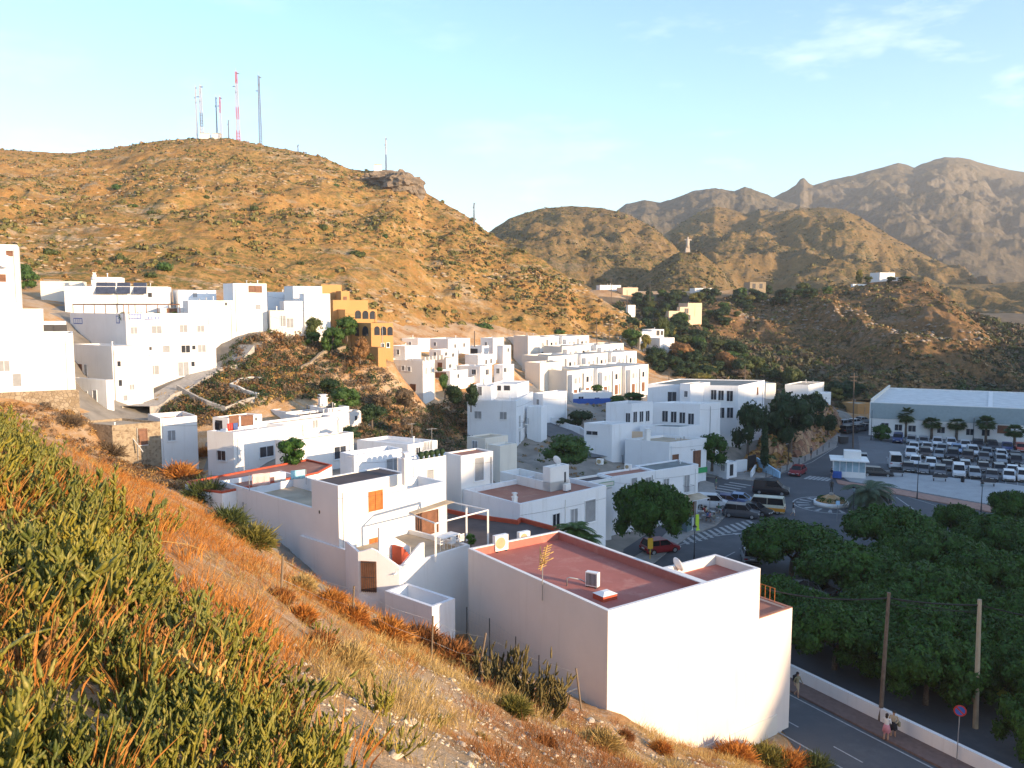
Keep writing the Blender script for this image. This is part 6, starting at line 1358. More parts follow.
for fo, PP in ((f2, P2), (f3, P3)):
    mb = MB()
    for (g0, t0), (g1, t1) in zip(PP[:-1], PP[1:]):
        for f in (.1, .3, .5, .7, .95): mb.tube(g0.lerp(t0, f), g1.lerp(t1, f), .005, n=3, caps=False)
        L = (g1 - g0).length; k = int(L / .35)
        for i in range(k): f = i / k; mb.tube(g0.lerp(g1, f), t0.lerp(t1, min(1, f + .4 / L)), .003, n=3, caps=False); mb.tube(t0.lerp(t1, f), g0.lerp(g1, min(1, f + .4 / L)), .003, n=3, caps=False)
    mb.build('wire_mesh', GREYM, fo)
# ================================================================== cars
CARP = {}
def paint(name, c, rough=.28):
    m, nt, b = new_mat(name); b.inputs['Base Color'].default_value = (*c, 1); b.inputs['Roughness'].default_value = rough; b.inputs['Coat Weight'].default_value = .12; b.inputs['Coat Roughness'].default_value = .08
    n = noisef(nt, coords(nt), 3, 3); nt.links.new(ramp(nt, n, [(.3, tuple(x * .9 for x in c)), (.7, c)]), b.inputs['Base Color']); return m
PT = {'white': paint('white_car_paint', (.62, .63, .64)), 'silver': paint('silver_car_paint', (.24, .26, .28), .3), 'black': paint('black_car_paint', (.012, .013, .018)), 'grey': paint('grey_car_paint', (.07, .075, .085)),
      'red': paint('dark_red_car_paint', (.24, .015, .02)), 'blue': paint('blue_car_paint', (.02, .04, .14)), 'lblue': paint('light_blue_car_paint', (.22, .32, .48)), 'brown': paint('brown_car_paint', (.05, .035, .03)), 'orange': paint('orange_red_car_paint', (.40, .05, .02)), 'cream': paint('cream_van_paint', (.55, .52, .40)), 'lime': paint('lime_car_paint', (.35, .40, .03))}
CGLASS = M('car_glass', (.012, .014, .018), .12, var=.2, spec=.3); LAMP = M('headlamp_glass', (.55, .56, .56), .15, var=.1); TAIL = M('tail_lamp', (.35, .01, .01), .2, var=.1); RIM = M('wheel_rim', (.38, .39, .40), .35, metal=.6); TRIM = M('black_plastic_trim', (.02, .02, .022), .6)
SPEC = {  # length, width, height, bonnet length, windscreen run, rear run, tail length, belt height
 'hatch': (3.95, 1.70, 1.46, .95, .65, .35, .10, .88), 'sedan': (4.45, 1.74, 1.44, 1.15, .75, .65, .55, .88), 'estate': (4.60, 1.76, 1.46, 1.15, .7, .4, .10, .90),
 'suv': (4.30, 1.80, 1.68, 1.05, .55, .35, .10, 1.02), 'van': (4.45, 1.80, 1.85, .85, .7, .15, .05, 1.10), 'camper': (4.6, 1.85, 2.05, .30, .45, .20, .05, 1.15), 'boxvan': (5.0, 1.95, 2.4, .8, .7, .05, .02, 1.25)}
def car_mesh(kind):
    L, W, Hh, bl, ws, rs, tl, bh = SPEC[kind]; h = W / 2; g = .22; mbb = MB()
    def ring(x, hw, z0, z1): return [(x, -hw * .96, z0), (x, -hw, z0 + .12), (x, -hw, (z0 + z1) * .55), (x, -hw * .93, z1), (x, hw * .93, z1), (x, hw, (z0 + z1) * .55), (x, hw, z0 + .12), (x, hw * .96, z0)]
    x0, x1 = -L / 2, L / 2; hb = bh - .12
    secs = [ring(x1, h * .78, g + .08, hb - .22), ring(x1 - .12, h * .94, g, hb - .1), ring(x1 - bl * .6, h, g, hb), ring(x1 - bl, h, g, bh), ring(0, h, g, bh + .01), ring(x0 + tl + .1, h, g, bh + .03), ring(x0 + .1, h * .96, g, bh - (.02 if tl > .3 else 0)), ring(x0, h * .84, g + .08, bh - .12)]
    vs = [p for s_ in secs for p in s_]; n = 8; fs = [(j * n + i, j * n + (i + 1) % n, (j + 1) * n + (i + 1) % n, (j + 1) * n + i) for j in range(len(secs) - 1) for i in range(n)] + [tuple(range(n))[::-1], tuple((len(secs) - 1) * n + i for i in range(n))]
    mbb.add(vs, fs, 0, False)
    xa, xb = x1 - bl, x1 - bl - ws; xc, xd = x0 + tl + rs, x0 + tl + .06; tw = h * .80; zt = Hh
    # roof and pillars in body colour
    def pil(a, b, w_=.05): mbb.tube(a, b, w_, n=4)
    mbb.add([(xb, -tw, zt - .03), (xb, tw, zt - .03), (xc, tw, zt), (xc, -tw, zt), (xb, -tw, zt - .09), (xb, tw, zt - .09), (xc, tw, zt - .07), (xc, -tw, zt - .07)], [(0, 1, 2, 3), (7, 6, 5, 4), (0, 4, 5, 1), (1, 5, 6, 2), (2, 6, 7, 3), (3, 7, 4, 0)])
    for sg in (-1, 1):
        pil((xa, sg * h * .9, bh), (xb, sg * tw, zt - .06)); pil((xd, sg * h * .9, bh), (xc, sg * tw, zt - .05), .07); xm = (xb + xc) / 2 + .1; pil((xm, sg * h * .915, bh), (xm, sg * tw, zt - .05), .04)
        if kind in ('boxvan', 'camper', 'van'):
            xs = xm if kind != 'boxvan' else xb - .5; q = .006
            if kind != 'camper': mbb.add([(xs, sg * (h * .93 + q), bh), (xd, sg * (h * .93 + q), bh), (xc, sg * (tw + q), zt - .03), (xs, sg * (tw + q), zt - .03)], [(0, 1, 2, 3) if sg > 0 else (3, 2, 1, 0)])
    body = mbb.mesh('body')
    gl = MB(); A = [(xa, -h * .9, bh), (xa, h * .9, bh), (xd, h * .9, bh), (xd, -h * .9, bh), (xb, -tw * .98, zt - .05), (xb, tw * .98, zt - .05), (xc, tw * .98, zt - .04), (xc, -tw * .98, zt - .04)]
    gl.add(A, [(0, 1, 5, 4), (1, 2, 6, 5), (2, 3, 7, 6), (3, 0, 4, 7), (4, 5, 6, 7)]); glass = gl.mesh('windows')
    ty = MB(); ty.tube((0, -.1, 0), (0, .1, 0), .31, n=16); tyre = ty.mesh('tyre'); ri = MB(); ri.tube((0, -.108, 0), (0, .108, 0), .19, n=10); rim = ri.mesh('rim')
    li = MB(); li.box((0, 0, 0), (.1, .34, .13)); lamp = li.mesh('headlight'); bu = MB(); bu.box((x1 - .03, 0, g + .17), (.12, W * .72, .14)); bu.box((x0 + .03, 0, g + .17), (.12, W * .8, .16)); bump_ = bu.mesh('bumper_trim')
    mi = MB(); mi.box((0, 0, 0), (.1, .16, .11)); mirror = mi.mesh('mirror')
    pl = MB(); pl.box((0, 0, 0), (.02, .5, .11)); plate = pl.mesh('number_plate')
    return dict(body=body, glass=glass, tyre=tyre, rim=rim, lamp=lamp, bump=bump_, mirror=mirror, plate=plate, dims=(L, W, Hh, g, hb, bh))
def put(name, me, m, parent, loc=(0, 0, 0)):
    o = bpy.data.objects.new(name, me); COL.objects.link(o); o.parent = parent; o.location = loc
    if not me.materials: me.materials.append(m)
    if me.materials[0] is not m: o.material_slots[0].link = 'OBJECT'; o.material_slots[0].material = m
    return o
def car(kind, col, label, loc, az, group=None, name='parked_car', sc=1.0, cat='car', detail=True):
    """az: compass direction the nose points to"""
    if kind not in CARP: CARP[kind] = car_mesh(kind)
    q = CARP[kind]; L, W, Hh, g, hb, bh = q['dims']; t0 = T(name, label, cat, loc, PI / 2 - math.radians(az), group); t0.scale = (sc,) * 3
    put('body', q['body'], PT[col], t0); put('windows', q['glass'], CGLASS, t0)
    for sx in (-1, 1):
        for sy in (-1, 1):
            w_ = put('wheel', q['tyre'], RUBBER, t0, (sx * L * .31, sy * (W / 2 - .1), .31))
            if detail: put('rim', q['rim'], RIM, w_)
    for sy in (-1, 1):
        put('headlight', q['lamp'], LAMP, t0, (L / 2 - .055, sy * W * .34, hb - .22)); put('tail_light', q['lamp'], TAIL, t0, (-L / 2 + .04, sy * W * .36, bh - .22))
        if detail: put('mirror', q['mirror'], PT[col], t0, (L / 2 - SPEC[kind][3] - .35, sy * (W / 2 + .06), bh + .05))
    if detail: put('bumper', q['bump'], TRIM, t0); put('number_plate', q['plate'], PLASTW, t0, (L / 2 + .01, 0, g + .25)); put('number_plate', q['plate'], PLASTW, t0, (-L / 2 - .01, 0, g + .42))
    return t0
CWORD = {'white': 'white', 'silver': 'silver', 'black': 'black', 'grey': 'dark grey', 'red': 'dark red', 'blue': 'dark blue', 'lblue': 'light blue', 'brown': 'dark brown', 'orange': 'orange red', 'cream': 'cream', 'lime': 'lime'}
KWORD = {'hatch': 'hatchback', 'sedan': 'saloon car', 'estate': 'estate car', 'suv': 'tall car', 'van': 'small van', 'boxvan': 'box van'}
ordn = ['first', 'second', 'third', 'fourth', 'fifth', 'sixth', 'seventh', 'eighth', 'ninth', 'tenth']
def s6(x, y): return 860 + x / 6.244, 375 + y / 6.244
ROWS = [('nearest car park row', [(300,600,'sedan','black'),(395,612,'sedan','grey'),(500,622,'hatch','grey'),(615,630,'van','white'),(712,636,'hatch','silver'),(822,650,'sedan','grey'),(928,655,'hatch','white'),(1018,658,'suv','white')]),
 ('second car park row', [(345,560,'hatch','white'),(442,575,'hatch','white'),(545,588,'sedan','black'),(655,590,'hatch','silver'),(768,600,'sedan','brown'),(868,612,'hatch','grey'),(950,622,'sedan','white'),(1035,630,'hatch','grey')]),
 ('third car park row', [(316,512,'suv','white'),(405,512,'suv','brown'),(495,517,'hatch','silver'),(578,526,'van','black'),(672,532,'suv','brown'),(772,535,'sedan','grey'),(876,550,'hatch','silver'),(970,560,'suv','black')]),
 ('fourth car park row', [(335,472,'hatch','white'),(418,472,'sedan','white'),(510,482,'hatch','silver'),(602,484,'hatch','lblue'),(702,500,'suv','white'),(790,508,'hatch','silver'),(880,520,'hatch','white'),(968,528,'sedan','grey')]),
 ('row against the warehouse', [(235,418,'suv','blue'),(320,426,'hatch','silver'),(397,434,'hatch','silver'),(482,438,'hatch','white'),(568,443,'hatch','white'),(655,457,'sedan','white'),(735,462,'suv','black'),(825,468,'suv','black'),(918,472,'sedan','blue'),(1003,476,'hatch','orange')])]
rcx = random.Random(21)
for rn_, lst in ROWS:
    for i, (x, y, k, c) in enumerate(lst):
        v = G(*s6(x, y)); car(k, c, f'{CWORD[c]} {KWORD[k]}, {ordn[i]} from the left in the {rn_}', v, 207 + rcx.uniform(-4, 4), 'cars parked in the car park', detail=i < 10)
v = G(894.5, 467); car('boxvan', 'white', 'tall white box van parked alone at the left of the car park', v, 20, name='parked_van', cat='van')
v = G(877, 476); car('estate', 'black', 'long black estate car parked sideways beside the kiosk', v, 108, 'cars parked in the car park')
v = G(862, 461); car('hatch', 'silver', 'silver car half hidden behind the kiosk', v, 20)
v = G(797.5, 474.5); car('sedan', 'red', 'dark red car driving towards the zebra crossing', v, 215, name='moving_car')
v = G(771, 494); car('van', 'black', 'black people carrier driving past the cafe corner', v, 112, name='moving_car', sc=1.08)
SQ = [(711,508,'van','white','white people carrier parked by the cafe',100),(728,505,'sedan','blue','dark blue car behind the dark grey one on the square',108),(741,504,'sedan','lblue','light blue saloon car parked at the back on the square',112),(741,517,'suv','grey','dark grey car parked at the zebra stripes',112),(754,514,'sedan','black','low black car beside the camper van',128)]
for x, y, k, c, lab, az in SQ: car(k, c, lab, G(x, y), az, 'cars parked on the square', sc=1.02)
t0 = car('camper', 'cream', 'old cream and orange camper van at the end of the parked cars', G(766, 512), 292, name='camper_van', cat='van', sc=1.0)
L, W, Hh = CARP['camper']['dims'][:3]; mb = MB(); mb.box((0, 0, .60), (L + .03, W + .02, .42)); mb.build('lower_body', paint('orange_van_paint', (.62, .26, .02)), t0, world=False)
v = G(660, 552); car('hatch', 'red', 'dark red hatchback parked beside the round crowned street tree', v, 68, sc=1.05)
for i, (x, y, k, c) in enumerate([(846,427,'suv','silver'),(855,425,'hatch','white'),(862,423,'sedan','silver'),(849,433,'suv','black'),(858,431,'hatch','grey'),(866,430,'sedan','grey')]):
    car(k, c, f'{CWORD[c]} {KWORD[k]}, {ordn[i]} in the group parked behind the left end of the warehouse', G(x, y), 60, 'cars parked behind the warehouse', detail=False)
for x, y, k, c, lab, az in [(950,652,'sedan','white','white car glimpsed under the trees between the two utility poles',-40),(871,615,'hatch','white','white car glimpsed under the trees left of the wooden pole',-40),(810,594,'sedan','silver','silver car glimpsed in the gap between the leftmost square trees',-40),(994,692,'hatch','lime','lime car glimpsed under the trees right of the concrete pole',-40),(1017,610,'hatch','white','white car glimpsed under the trees at the right edge',-40),(750,560,'hatch','silver','silver car at the corner of the square beside the big house roof',10)]:
    car(k, c, lab, G(x, y), az, 'cars parked under the trees')
# ================================================================== people
SKIN = M('skin', (.45, .26, .17), .55, var=.05); HAIR = M('dark_hair', (.03, .02, .015), .6); CL = {n: M(n + '_cloth', c, .8, var=.1, scale=8) for n, c in dict(pink=(.55,.22,.25), white=(.7,.68,.64), black=(.02,.02,.025), blue=(.06,.10,.25), beige=(.45,.34,.22), red=(.4,.04,.04), grey=(.16,.16,.17), green=(.08,.18,.1), khaki=(.25,.22,.13)).items()}
POSE = {}
def figure(pose):
    """a continuous body grown on a skeleton, 1.7 m tall"""
    st = dict(hip=(0, 0, .92), belly=(0, .0, 1.08), chest=(0, .0, 1.28), neck=(0, 0, 1.46), head0=(0, .01, 1.52), head=(0, .02, 1.62), top=(0, .01, 1.69))
    if pose == 'walk': legs = [((.09, 0, .88), (.10, .16, .50), (.10, .14, .08), (.10, .28, .03)), ((-.09, 0, .88), (-.10, .02, .48), (-.10, -.30, .13), (-.10, -.20, .03))]; arms = [((.19, 0, 1.40), (.24, -.10, 1.14), (.25, -.02, .90), (.25, .03, .82)), ((-.19, 0, 1.40), (-.24, .08, 1.14), (-.24, .24, .96), (-.24, .29, .90))]
    elif pose == 'sit':
        for k in st: x, y, z_ = st[k]; st[k] = (x, y, z_ - .45)
        legs = [((.09, .02, .47), (.11, .44, .48), (.11, .46, .08), (.11, .60, .03)), ((-.09, .02, .47), (-.11, .44, .48), (-.11, .42, .08), (-.11, .56, .03))]; arms = [((.19, 0, .95), (.24, .04, .69), (.18, .28, .62), (.15, .35, .62)), ((-.19, 0, .95), (-.24, .04, .69), (-.18, .28, .62), (-.15, .35, .62))]
    elif pose == 'hold': legs = [((.09, 0, .88), (.10, .03, .48), (.10, 0, .08), (.10, .14, .03)), ((-.09, 0, .88), (-.10, .0, .48), (-.12, -.05, .08), (-.12, .09, .03))]; arms = [((.19, 0, 1.40), (.24, .02, 1.14), (.14, .26, 1.16), (.08, .32, 1.20)), ((-.19, 0, 1.40), (-.24, 0, 1.13), (-.2, .22, 1.08), (-.12, .29, 1.12))]
    else: legs = [((.09, 0, .88), (.10, .02, .48), (.10, 0, .08), (.10, .14, .03)), ((-.09, 0, .88), (-.10, .02, .48), (-.10, 0, .08), (-.10, .14, .03))]; arms = [((.19, 0, 1.40), (.24, -.02, 1.13), (.24, .06, .88), (.24, .08, .80)), ((-.19, 0, 1.40), (-.24, -.02, 1.13), (-.24, .06, .88), (-.24, .08, .80))]
    V = []; E = []; Rd = []
    def a(p, r, frm=None):
        V.append(p); Rd.append(r)
        if frm is not None: E.append((frm, len(V) - 1))
        return len(V) - 1
    h = a(st['hip'], (.15, .11)); b = a(st['belly'], (.13, .10), h); c = a(st['chest'], (.165, .11), b); n = a(st['neck'], (.055, .055), c); h0 = a(st['head0'], (.06, .07), n); h1 = a(st['head'], (.082, .10), h0); a(st['top'], (.05, .06), h1)
    for lg in legs: q = a(lg[0], (.095, .1), h); q = a(lg[1], (.06, .065), q); q = a(lg[2], (.042, .045), q); a(lg[3], (.04, .03), q)
    for ar in arms: q = a(ar[0], (.055, .055), c); q = a(ar[1], (.042, .042), q); q = a(ar[2], (.03, .03), q); q2 = a(ar[3], (.036, .02), q)
    me = bpy.data.meshes.new('sk'); me.from_pydata(V, E, []); o = bpy.data.objects.new('sk', me); COL.objects.link(o)
    sk = o.modifiers.new('s', 'SKIN'); sk.branch_smoothing = .3; lay = me.skin_vertices[0].data if me.skin_vertices else None
    if lay is None:
        bpy.context.view_layer.objects.active = o; bpy.ops.mesh.customdata_skin_add(); lay = me.skin_vertices[0].data
    for i, r in enumerate(Rd): lay[i].radius = r; lay[i].use_root = (i == 0)
    ss = o.modifiers.new('d', 'SUBSURF'); ss.levels = ss.render_levels = 1
    dg = bpy.context.evaluated_depsgraph_get(); dg.update(); out = bpy.data.meshes.new_from_object(o.evaluated_get(dg)); bpy.data.objects.remove(o)
    for m_ in (SKIN, CL['white'], CL['blue'], HAIR): out.materials.append(m_)
    off = -.45 if pose == 'sit' else 0
    for p in out.polygons:
        x, y, z_ = p.center; p.use_smooth = True
        if z_ < .07: mi = 3
        elif 1.0 + off < z_ < 1.47 + off and abs(x) < .27: mi = 1
        elif pose == 'sit' and .36 < z_ < .56: mi = 2
        elif pose != 'sit' and .45 < z_ <= 1.0 and abs(x) < .21: mi = 2
        else: mi = 0
        p.material_index = mi
    return out
def person(pose, top, bottom, label, loc, az, cat='person', hair=HAIR, skirt=False, bag=None, group=None, long=True):
    if pose not in POSE: POSE[pose] = figure(pose)
    t0 = T('person', label, cat, loc, PI / 2 - math.radians(az) - PI / 2, group); o = bpy.data.objects.new('body', POSE[pose]); COL.objects.link(o); o.parent = t0
    for i, m_ in ((1, CL[top]), (2, CL[bottom])): o.material_slots[i].link = 'OBJECT'; o.material_slots[i].material = m_
    zo = -.45 if pose == 'sit' else 0; mb = MB(); mb.ball((0, -.012, 1.645 + zo), (.098, .112, .10), 10, 6)
    if long: mb.ball((0, -.07, 1.56 + zo), (.085, .05, .13), 8, 5)
    mb.build('hair', hair, t0, world=False)
    if skirt: mb = MB(); mb.lathe((0, 0, 0), [(.15, 1.05), (.19, .92), (.25, .62)], 14); mb.build('skirt', CL[bottom], t0, world=False)
    return t0
person('hold', 'white', 'pink', 'woman in white top and pink skirt, left one of the two by the pole', G(886, 741), 40, skirt=True)
v = G(892.8, 738); person('hold', 'beige', 'black', 'woman in beige top and dark skirt beside the one in the pink skirt', v, -150, skirt=True)
mb = MB(); mb.box((v.x + .28, v.y - .05, .95), (.12, .3, .28)); mb.tube((v.x + .28, v.y - .15, 1.08), (v.x + .2, v.y - .02, 1.4), .012, n=4); mb.tube((v.x + .28, v.y + .05, 1.08), (v.x + .2, v.y + .02, 1.4), .012, n=4); mb.top('handbag', CL['khaki'], 'small brown shoulder bag carried by the woman in the dark skirt', 'bag')
v = G(797, 697); person('walk', 'khaki', 'beige', 'person in dark top walking on the pavement just past the big house', v, 145)
mb = MB(); mb.box((v.x - .1, v.y + .18, 1.22), (.3, .18, .42), .6); mb.top('backpack', CL['black'], 'dark backpack worn by the walker just past the big house', 'bag')
person('walk', 'black', 'white', 'person in white trousers and dark top crossing the square', G(793, 516), 100, long=False)
person('stand', 'black', 'black', 'dark dressed person standing on the street beside the date palm', G(890, 507), 200)
person('stand', 'black', 'grey', 'dark dressed person waiting at the left corner of the kiosk', G(831.5, 479), 250, long=False)
person('walk', 'grey', 'black', 'person walking below the red rock bank', G(811, 456), 200)
person('stand', 'green', 'grey', 'person in green standing on the pavement beyond the shop corner', G(716, 489), 120)
person('stand', 'black', 'blue', 'dark dressed person at the cafe doorway', G(690, 517), 140, long=False)
# ================================================================== cafe
MT = M('aluminium_furniture', (.42, .43, .44), .35, metal=.7)
cafe = [(700,517),(706,514),(712,517),(704,521),(713,522),(719,515)]
def cafe_table(label, loc):
    t0 = T('cafe_table', label, 'table', loc, 0, 'round metal cafe tables'); mb = MB(); mb.lathe((0, 0, .72), [(.34, 0), (.35, .02), (.33, .03)], 14); mb.build('tabletop', MT, t0, world=False)
    mb = MB(); mb.tube((0, 0, 0), (0, 0, .72), .03); mb.lathe((0, 0, 0), [(.22, 0), (.2, .03), (.03, .05)], 10); mb.build('pedestal', MT, t0, world=False)
wd = ['nearest the door', 'at the back left', 'in the middle', 'at the front left', 'at the front right', 'nearest the white people carrier']
tops_ = ['red', 'white', 'black', 'beige', 'grey', 'pink', 'khaki', 'blue', 'green']; kk = 0
for i, (x, y) in enumerate(cafe):
    c = G(x, y, .12); cafe_table('round metal table of the cafe terrace, the one ' + wd[i], c)
    for j in range(3):
        a = .6 + j * 2.1 + i; p = c + Vector((math.cos(a) * .75, math.sin(a) * .75, 0)); rz = a - PI / 2
        t0 = chair('grey metal chair at the cafe table ' + wd[i], p, rz, 'metal chairs of the cafe terrace', MT)
        if (i + j) % 2 == 0: cc = tops_[kk % 9]; kk += 1; person('sit', cc, ['blue', 'black', 'beige'][j], f'person in a {cc} top sitting at the cafe table ' + wd[i], p + Vector((0, 0, .02)), 180 + math.degrees(-a) + 90 + 0, group='guests of the cafe', long=j % 2 == 0)
# awning, wind screens, banner
a_, b_, = G(671, 503.5, 2.9), G(702, 497, 2.9); dv = (b_ - a_).normalized(); nv_ = Vector((dv.y, -dv.x, 0)); t0 = T('awning', 'flat tan awning over the cafe front below the balconies', 'awning', a_); mb = MB()
a_ = SHOP.N + SHOP.u * 1.4; L_ = SHOP.tr - 1.2; zz = 3.15
mb.add([(a_.x, a_.y, zz), tuple(Vector((a_.x, a_.y, zz)) + SHOP.u * L_), tuple(Vector((a_.x, a_.y, zz - .35)) + SHOP.u * L_ + nv_ * 1.7), tuple(Vector((a_.x, a_.y, zz - .35)) + nv_ * 1.7)] , [(0, 3, 2, 1)]); V0 = list(mb.v); mb.add([(x, y, z_ - .05) for x, y, z_ in V0], [(0, 1, 2, 3)]); mb.build('canopy', ROOFTAN, t0)
mb = MB(); q = Vector((a_.x, a_.y, zz - .37)) + nv_ * 1.7; mb.tube(q, q + SHOP.u * L_, .04, n=6); mb.build('frame', FRAMEW, t0)
for f in (0, .5, 1): mb = MB(); p = q + SHOP.u * L_ * f; mb.tube(p, (p.x, p.y, 0), .035, n=6); mb.build('post', GREYM, t0)
for (x0, y0, x1, y1, h_, m_, lab) in ((679,528,688,532,1.5,GREENP,'x'),):
    pass
SCR = M('blue_grey_screen', (.10, .16, .19), .3)
for i, (x0, y0, x1, y1) in enumerate(((676,531,687,533),(687,533,694,529))):
    p, q = G(x0, y0, .12), G(x1, y1, .12); d = (q - p).normalized(); s = Vector((-d.y, d.x, 0)) * .05; t0 = T('wind_screen', ['blue grey glazed wind screen facing the street at the cafe', 'short return wind screen at the end of the cafe terrace'][i], 'screen', p)
    mb = MB(); mb.obox(p + Vector((0, 0, .1)), q - p, s, Vector((0, 0, 1.45))); mb.build('glazing', SCR, t0); mb = MB(); mb.obox(p, q - p, s * 1.3, Vector((0, 0, .09))); mb.obox(p + Vector((0, 0, 1.56)), q - p, s * 1.3, Vector((0, 0, .06))); mb.build('frame', GREYM, t0)
p = G(697, 530, .12); mb = MB(); mb.box((p.x, p.y, .12 + .95), (.5, .12, 1.75), .4, taper=.8); mb.box((p.x, p.y, .16), (.55, .4, .08), .4); mb.top('banner', LIMEP, 'bright lime yellow upright banner at the edge of the cafe terrace', 'banner')
p = G(691.5, 530, .12); mb = MB(); mb.box((p.x, p.y, .12 + .75), (.5, .1, 1.4), .4); mb.box((p.x, p.y, .16), (.5, .35, .08), .4); mb.top('menu_board', PLASTW, 'white upright menu board beside the lime banner', 'sign')
for i, (x, y) in enumerate(((684,523),(681,520))):
    p = G(x, y, .12); mb = MB(); mb.lathe((p.x, p.y, .12), [(.16, 0), (.22, .35), (.2, .36)], 10); mb.ball((p.x, p.y, .72), (.28, .28, .3), 8, 6); mb.top('flower_stand', [M('pink_flowers', (.6, .08, .2)), M('orange_flowers', (.6, .2, .05))][i], ['pink flowers in a pot by the cafe door', 'orange flowers in a pot left of the cafe door'][i], 'flowers')
# letterings
def text(body, m, loc, rot, size, name, parent=None):
    c = bpy.data.curves.new(name, 'FONT'); c.body = body; c.size = size; c.extrude = .012; c.align_x = 'CENTER'; c.align_y = 'CENTER'; o = bpy.data.objects.new(name, c); COL.objects.link(o); o.data.materials.append(m)
    o.location = loc; o.rotation_euler = rot
    if parent: o.parent = parent; o.location = Vector(loc) - base_of(parent)
    return o
def wall_sign(o, face, px, py, w, h, m, label, name='sign', body=None, bm_=None):
    c, e, n = place(o, face, px, py); t0 = T(name, label, 'sign', c); mb = MB(); mb.obox(c - e * w / 2 - Vector((0, 0, h / 2)) + n * .01, e * w, Vector((0, 0, h)), n * .08); mb.build('board', m, t0)
    mb = MB(); f = .05
    for a, q, ww, hh in ((-w / 2, -h / 2, f, h), (w / 2 - f, -h / 2, f, h), (-w / 2, h / 2 - f, w, f), (-w / 2, -h / 2, w, f)): mb.obox(c + e * a + Vector((0, 0, q)) + n * .092, e * ww, Vector((0, 0, hh)), n * .015)
    mb.build('rim', bm_ or FRAMEW, t0); return t0
wall_sign(HOUSES['screen'][1][0], 'R', 702, 470, 2.0, .8, GREENP, 'green shop sign low on the corner of the screen roofed house', bm_=GREENP)
wall_sign(HOUSES['shopl'][1][0], 'R', 606, 484, 2.2, .5, CREAM, 'long cream sign with a green rim on the black roofed house', bm_=GREENP)
# ================================================================== kiosk, roundabout, street furniture
k0 = G(849, 478.5); t0 = T('kiosk', 'white glazed kiosk with flat roof and raised roof box, on the plaza corner', 'kiosk', (k0.x, k0.y, .12)); u, v_ = dirv(108), dirv(18); mb = MB(); W_, D_, H_ = 4.6, 3.4, 2.5
c0 = Vector((k0.x, k0.y, .12)) - u * W_ / 2
mb.obox(c0, u * W_, v_ * D_, Vector((0, 0, .85))); mb.obox(c0 + Vector((0, 0, .851)) + u * .1 + v_ * 1.2, u * (W_ - .2), v_ * (D_ - 1.3), Vector((0, 0, H_ - .9))); mb.build('wall', WHITE, t0)
mb = MB(); mb.obox(c0 + Vector((0, 0, .86)) + u * .12 + v_ * .12, u * (W_ - .24), v_ * 1.0, Vector((0, 0, 1.5))); mb.build('glazing', GLASSB, t0)
for i in range(6): mb = MB(); mb.obox(c0 + Vector((0, 0, .86)) + u * (.02 + i * (W_ - .14) / 5) + v_ * .05, u * .1, v_ * .1, Vector((0, 0, 1.6))); mb.build('mullion', FRAMEW, t0)
mb = MB(); mb.obox(c0 + Vector((0, 0, H_)) - u * .4 - v_ * .5, u * (W_ + .8), v_ * (D_ + 1.0), Vector((0, 0, .18))); rf_ = mb.build('roof', PLASTW, t0); mb = MB(); mb.obox(c0 + Vector((0, 0, H_ + .18)) + u * 1.6 + v_ * 1.4, u * 2.4, v_ * 1.6, Vector((0, 0, 1.15))); mb.build('roof_box', WHITE, rf_)
mb = MB(); mb.obox(c0 - u * .1 - v_ * .04 , u * 1.3, v_ * -.9, Vector((0, 0, .9))); mb.top('crate_counter', BLUEP, 'bright blue cooler chest beside the kiosk', 'cooler')
t0 = T('roundabout_island', 'round traffic island with white kerb wall and dark planting, with a statue', 'island', (RC.x, RC.y, 0)); mb = MB(); mb.lathe((RC.x, RC.y, 0), [(2.15, 0), (2.15, .55), (1.95, .56), (1.95, .42)], 32); mb.build('kerb_ring', WHITE, t0)
mb = MB(); mb.lathe((RC.x, RC.y, 0), [(1.94, .42), (1.6, .75), (.9, 1.15), (.5, 1.35)], 18); mb.build('mound', SOIL, t0)
p, nr = crown_pts([(math.cos(a) * 1.3, math.sin(a) * 1.3, .75, .55, .55, .35) for a in np.arange(0, 6.28, .7)], 1800); V, F_ = leaves(p + np.array([RC.x, RC.y, 0]), nr, .09); o = link('planting', np_mesh('planting', V - np.array([RC.x, RC.y, 0]), F_), LEAF_PARK, t0)
BRZ = M('bronze', (.06, .055, .05), .5, metal=.5)
t1 = T('statue', 'dark bronze standing figure on the roundabout island', 'statue', (RC.x, RC.y, 1.3)); mb = MB(); mb.lathe((RC.x, RC.y, 1.3), [(.3, 0), (.26, .3), (.2, .35)], 10); mb.build('plinth', CONC, t1); o = bpy.data.objects.new('figure', figure('stand').copy()); COL.objects.link(o); o.parent = t1; o.location = (0, 0, .33); o.rotation_euler = (0, 0, PI)
for i in range(4): o.material_slots[i].link = 'OBJECT'; o.material_slots[i].material = BRZ
def lamp(label, loc, h, style=0, az=0):
    t0 = T('street_lamp', label, 'street lamp', loc, math.radians(-az), None); mb = MB(); mb.tube((0, 0, 0), (0, 0, .8), .10, .07); mb.tube((0, 0, .8), (0, 0, h), .055, .04); mb.build('pole', DARKM, t0, world=False)
    if style == 0:
        mb = MB(); mb.lathe((0, 0, h), [(.10, 0), (.2, .42), (.2, .44)], 6); mb.build('lantern_glass', GLASSB, t0, world=False); mb = MB(); mb.lathe((0, 0, h + .44), [(.26, 0), (.1, .22), (.03, .32)], 6); mb.build('cap', DARKM, t0, world=False)
    else:
        mb = MB(); mb.path([(0, 0, h - .1), (.5, 0, h + .1), (1.2, 0, h + .15)], .035, 6); mb.build('arm', GREYM, t0, world=False); mb = MB(); mb.box((1.35, 0, h + .13), (.5, .18, .1)); mb.build('lamp_head', GREYM, t0, world=False)
    return t0
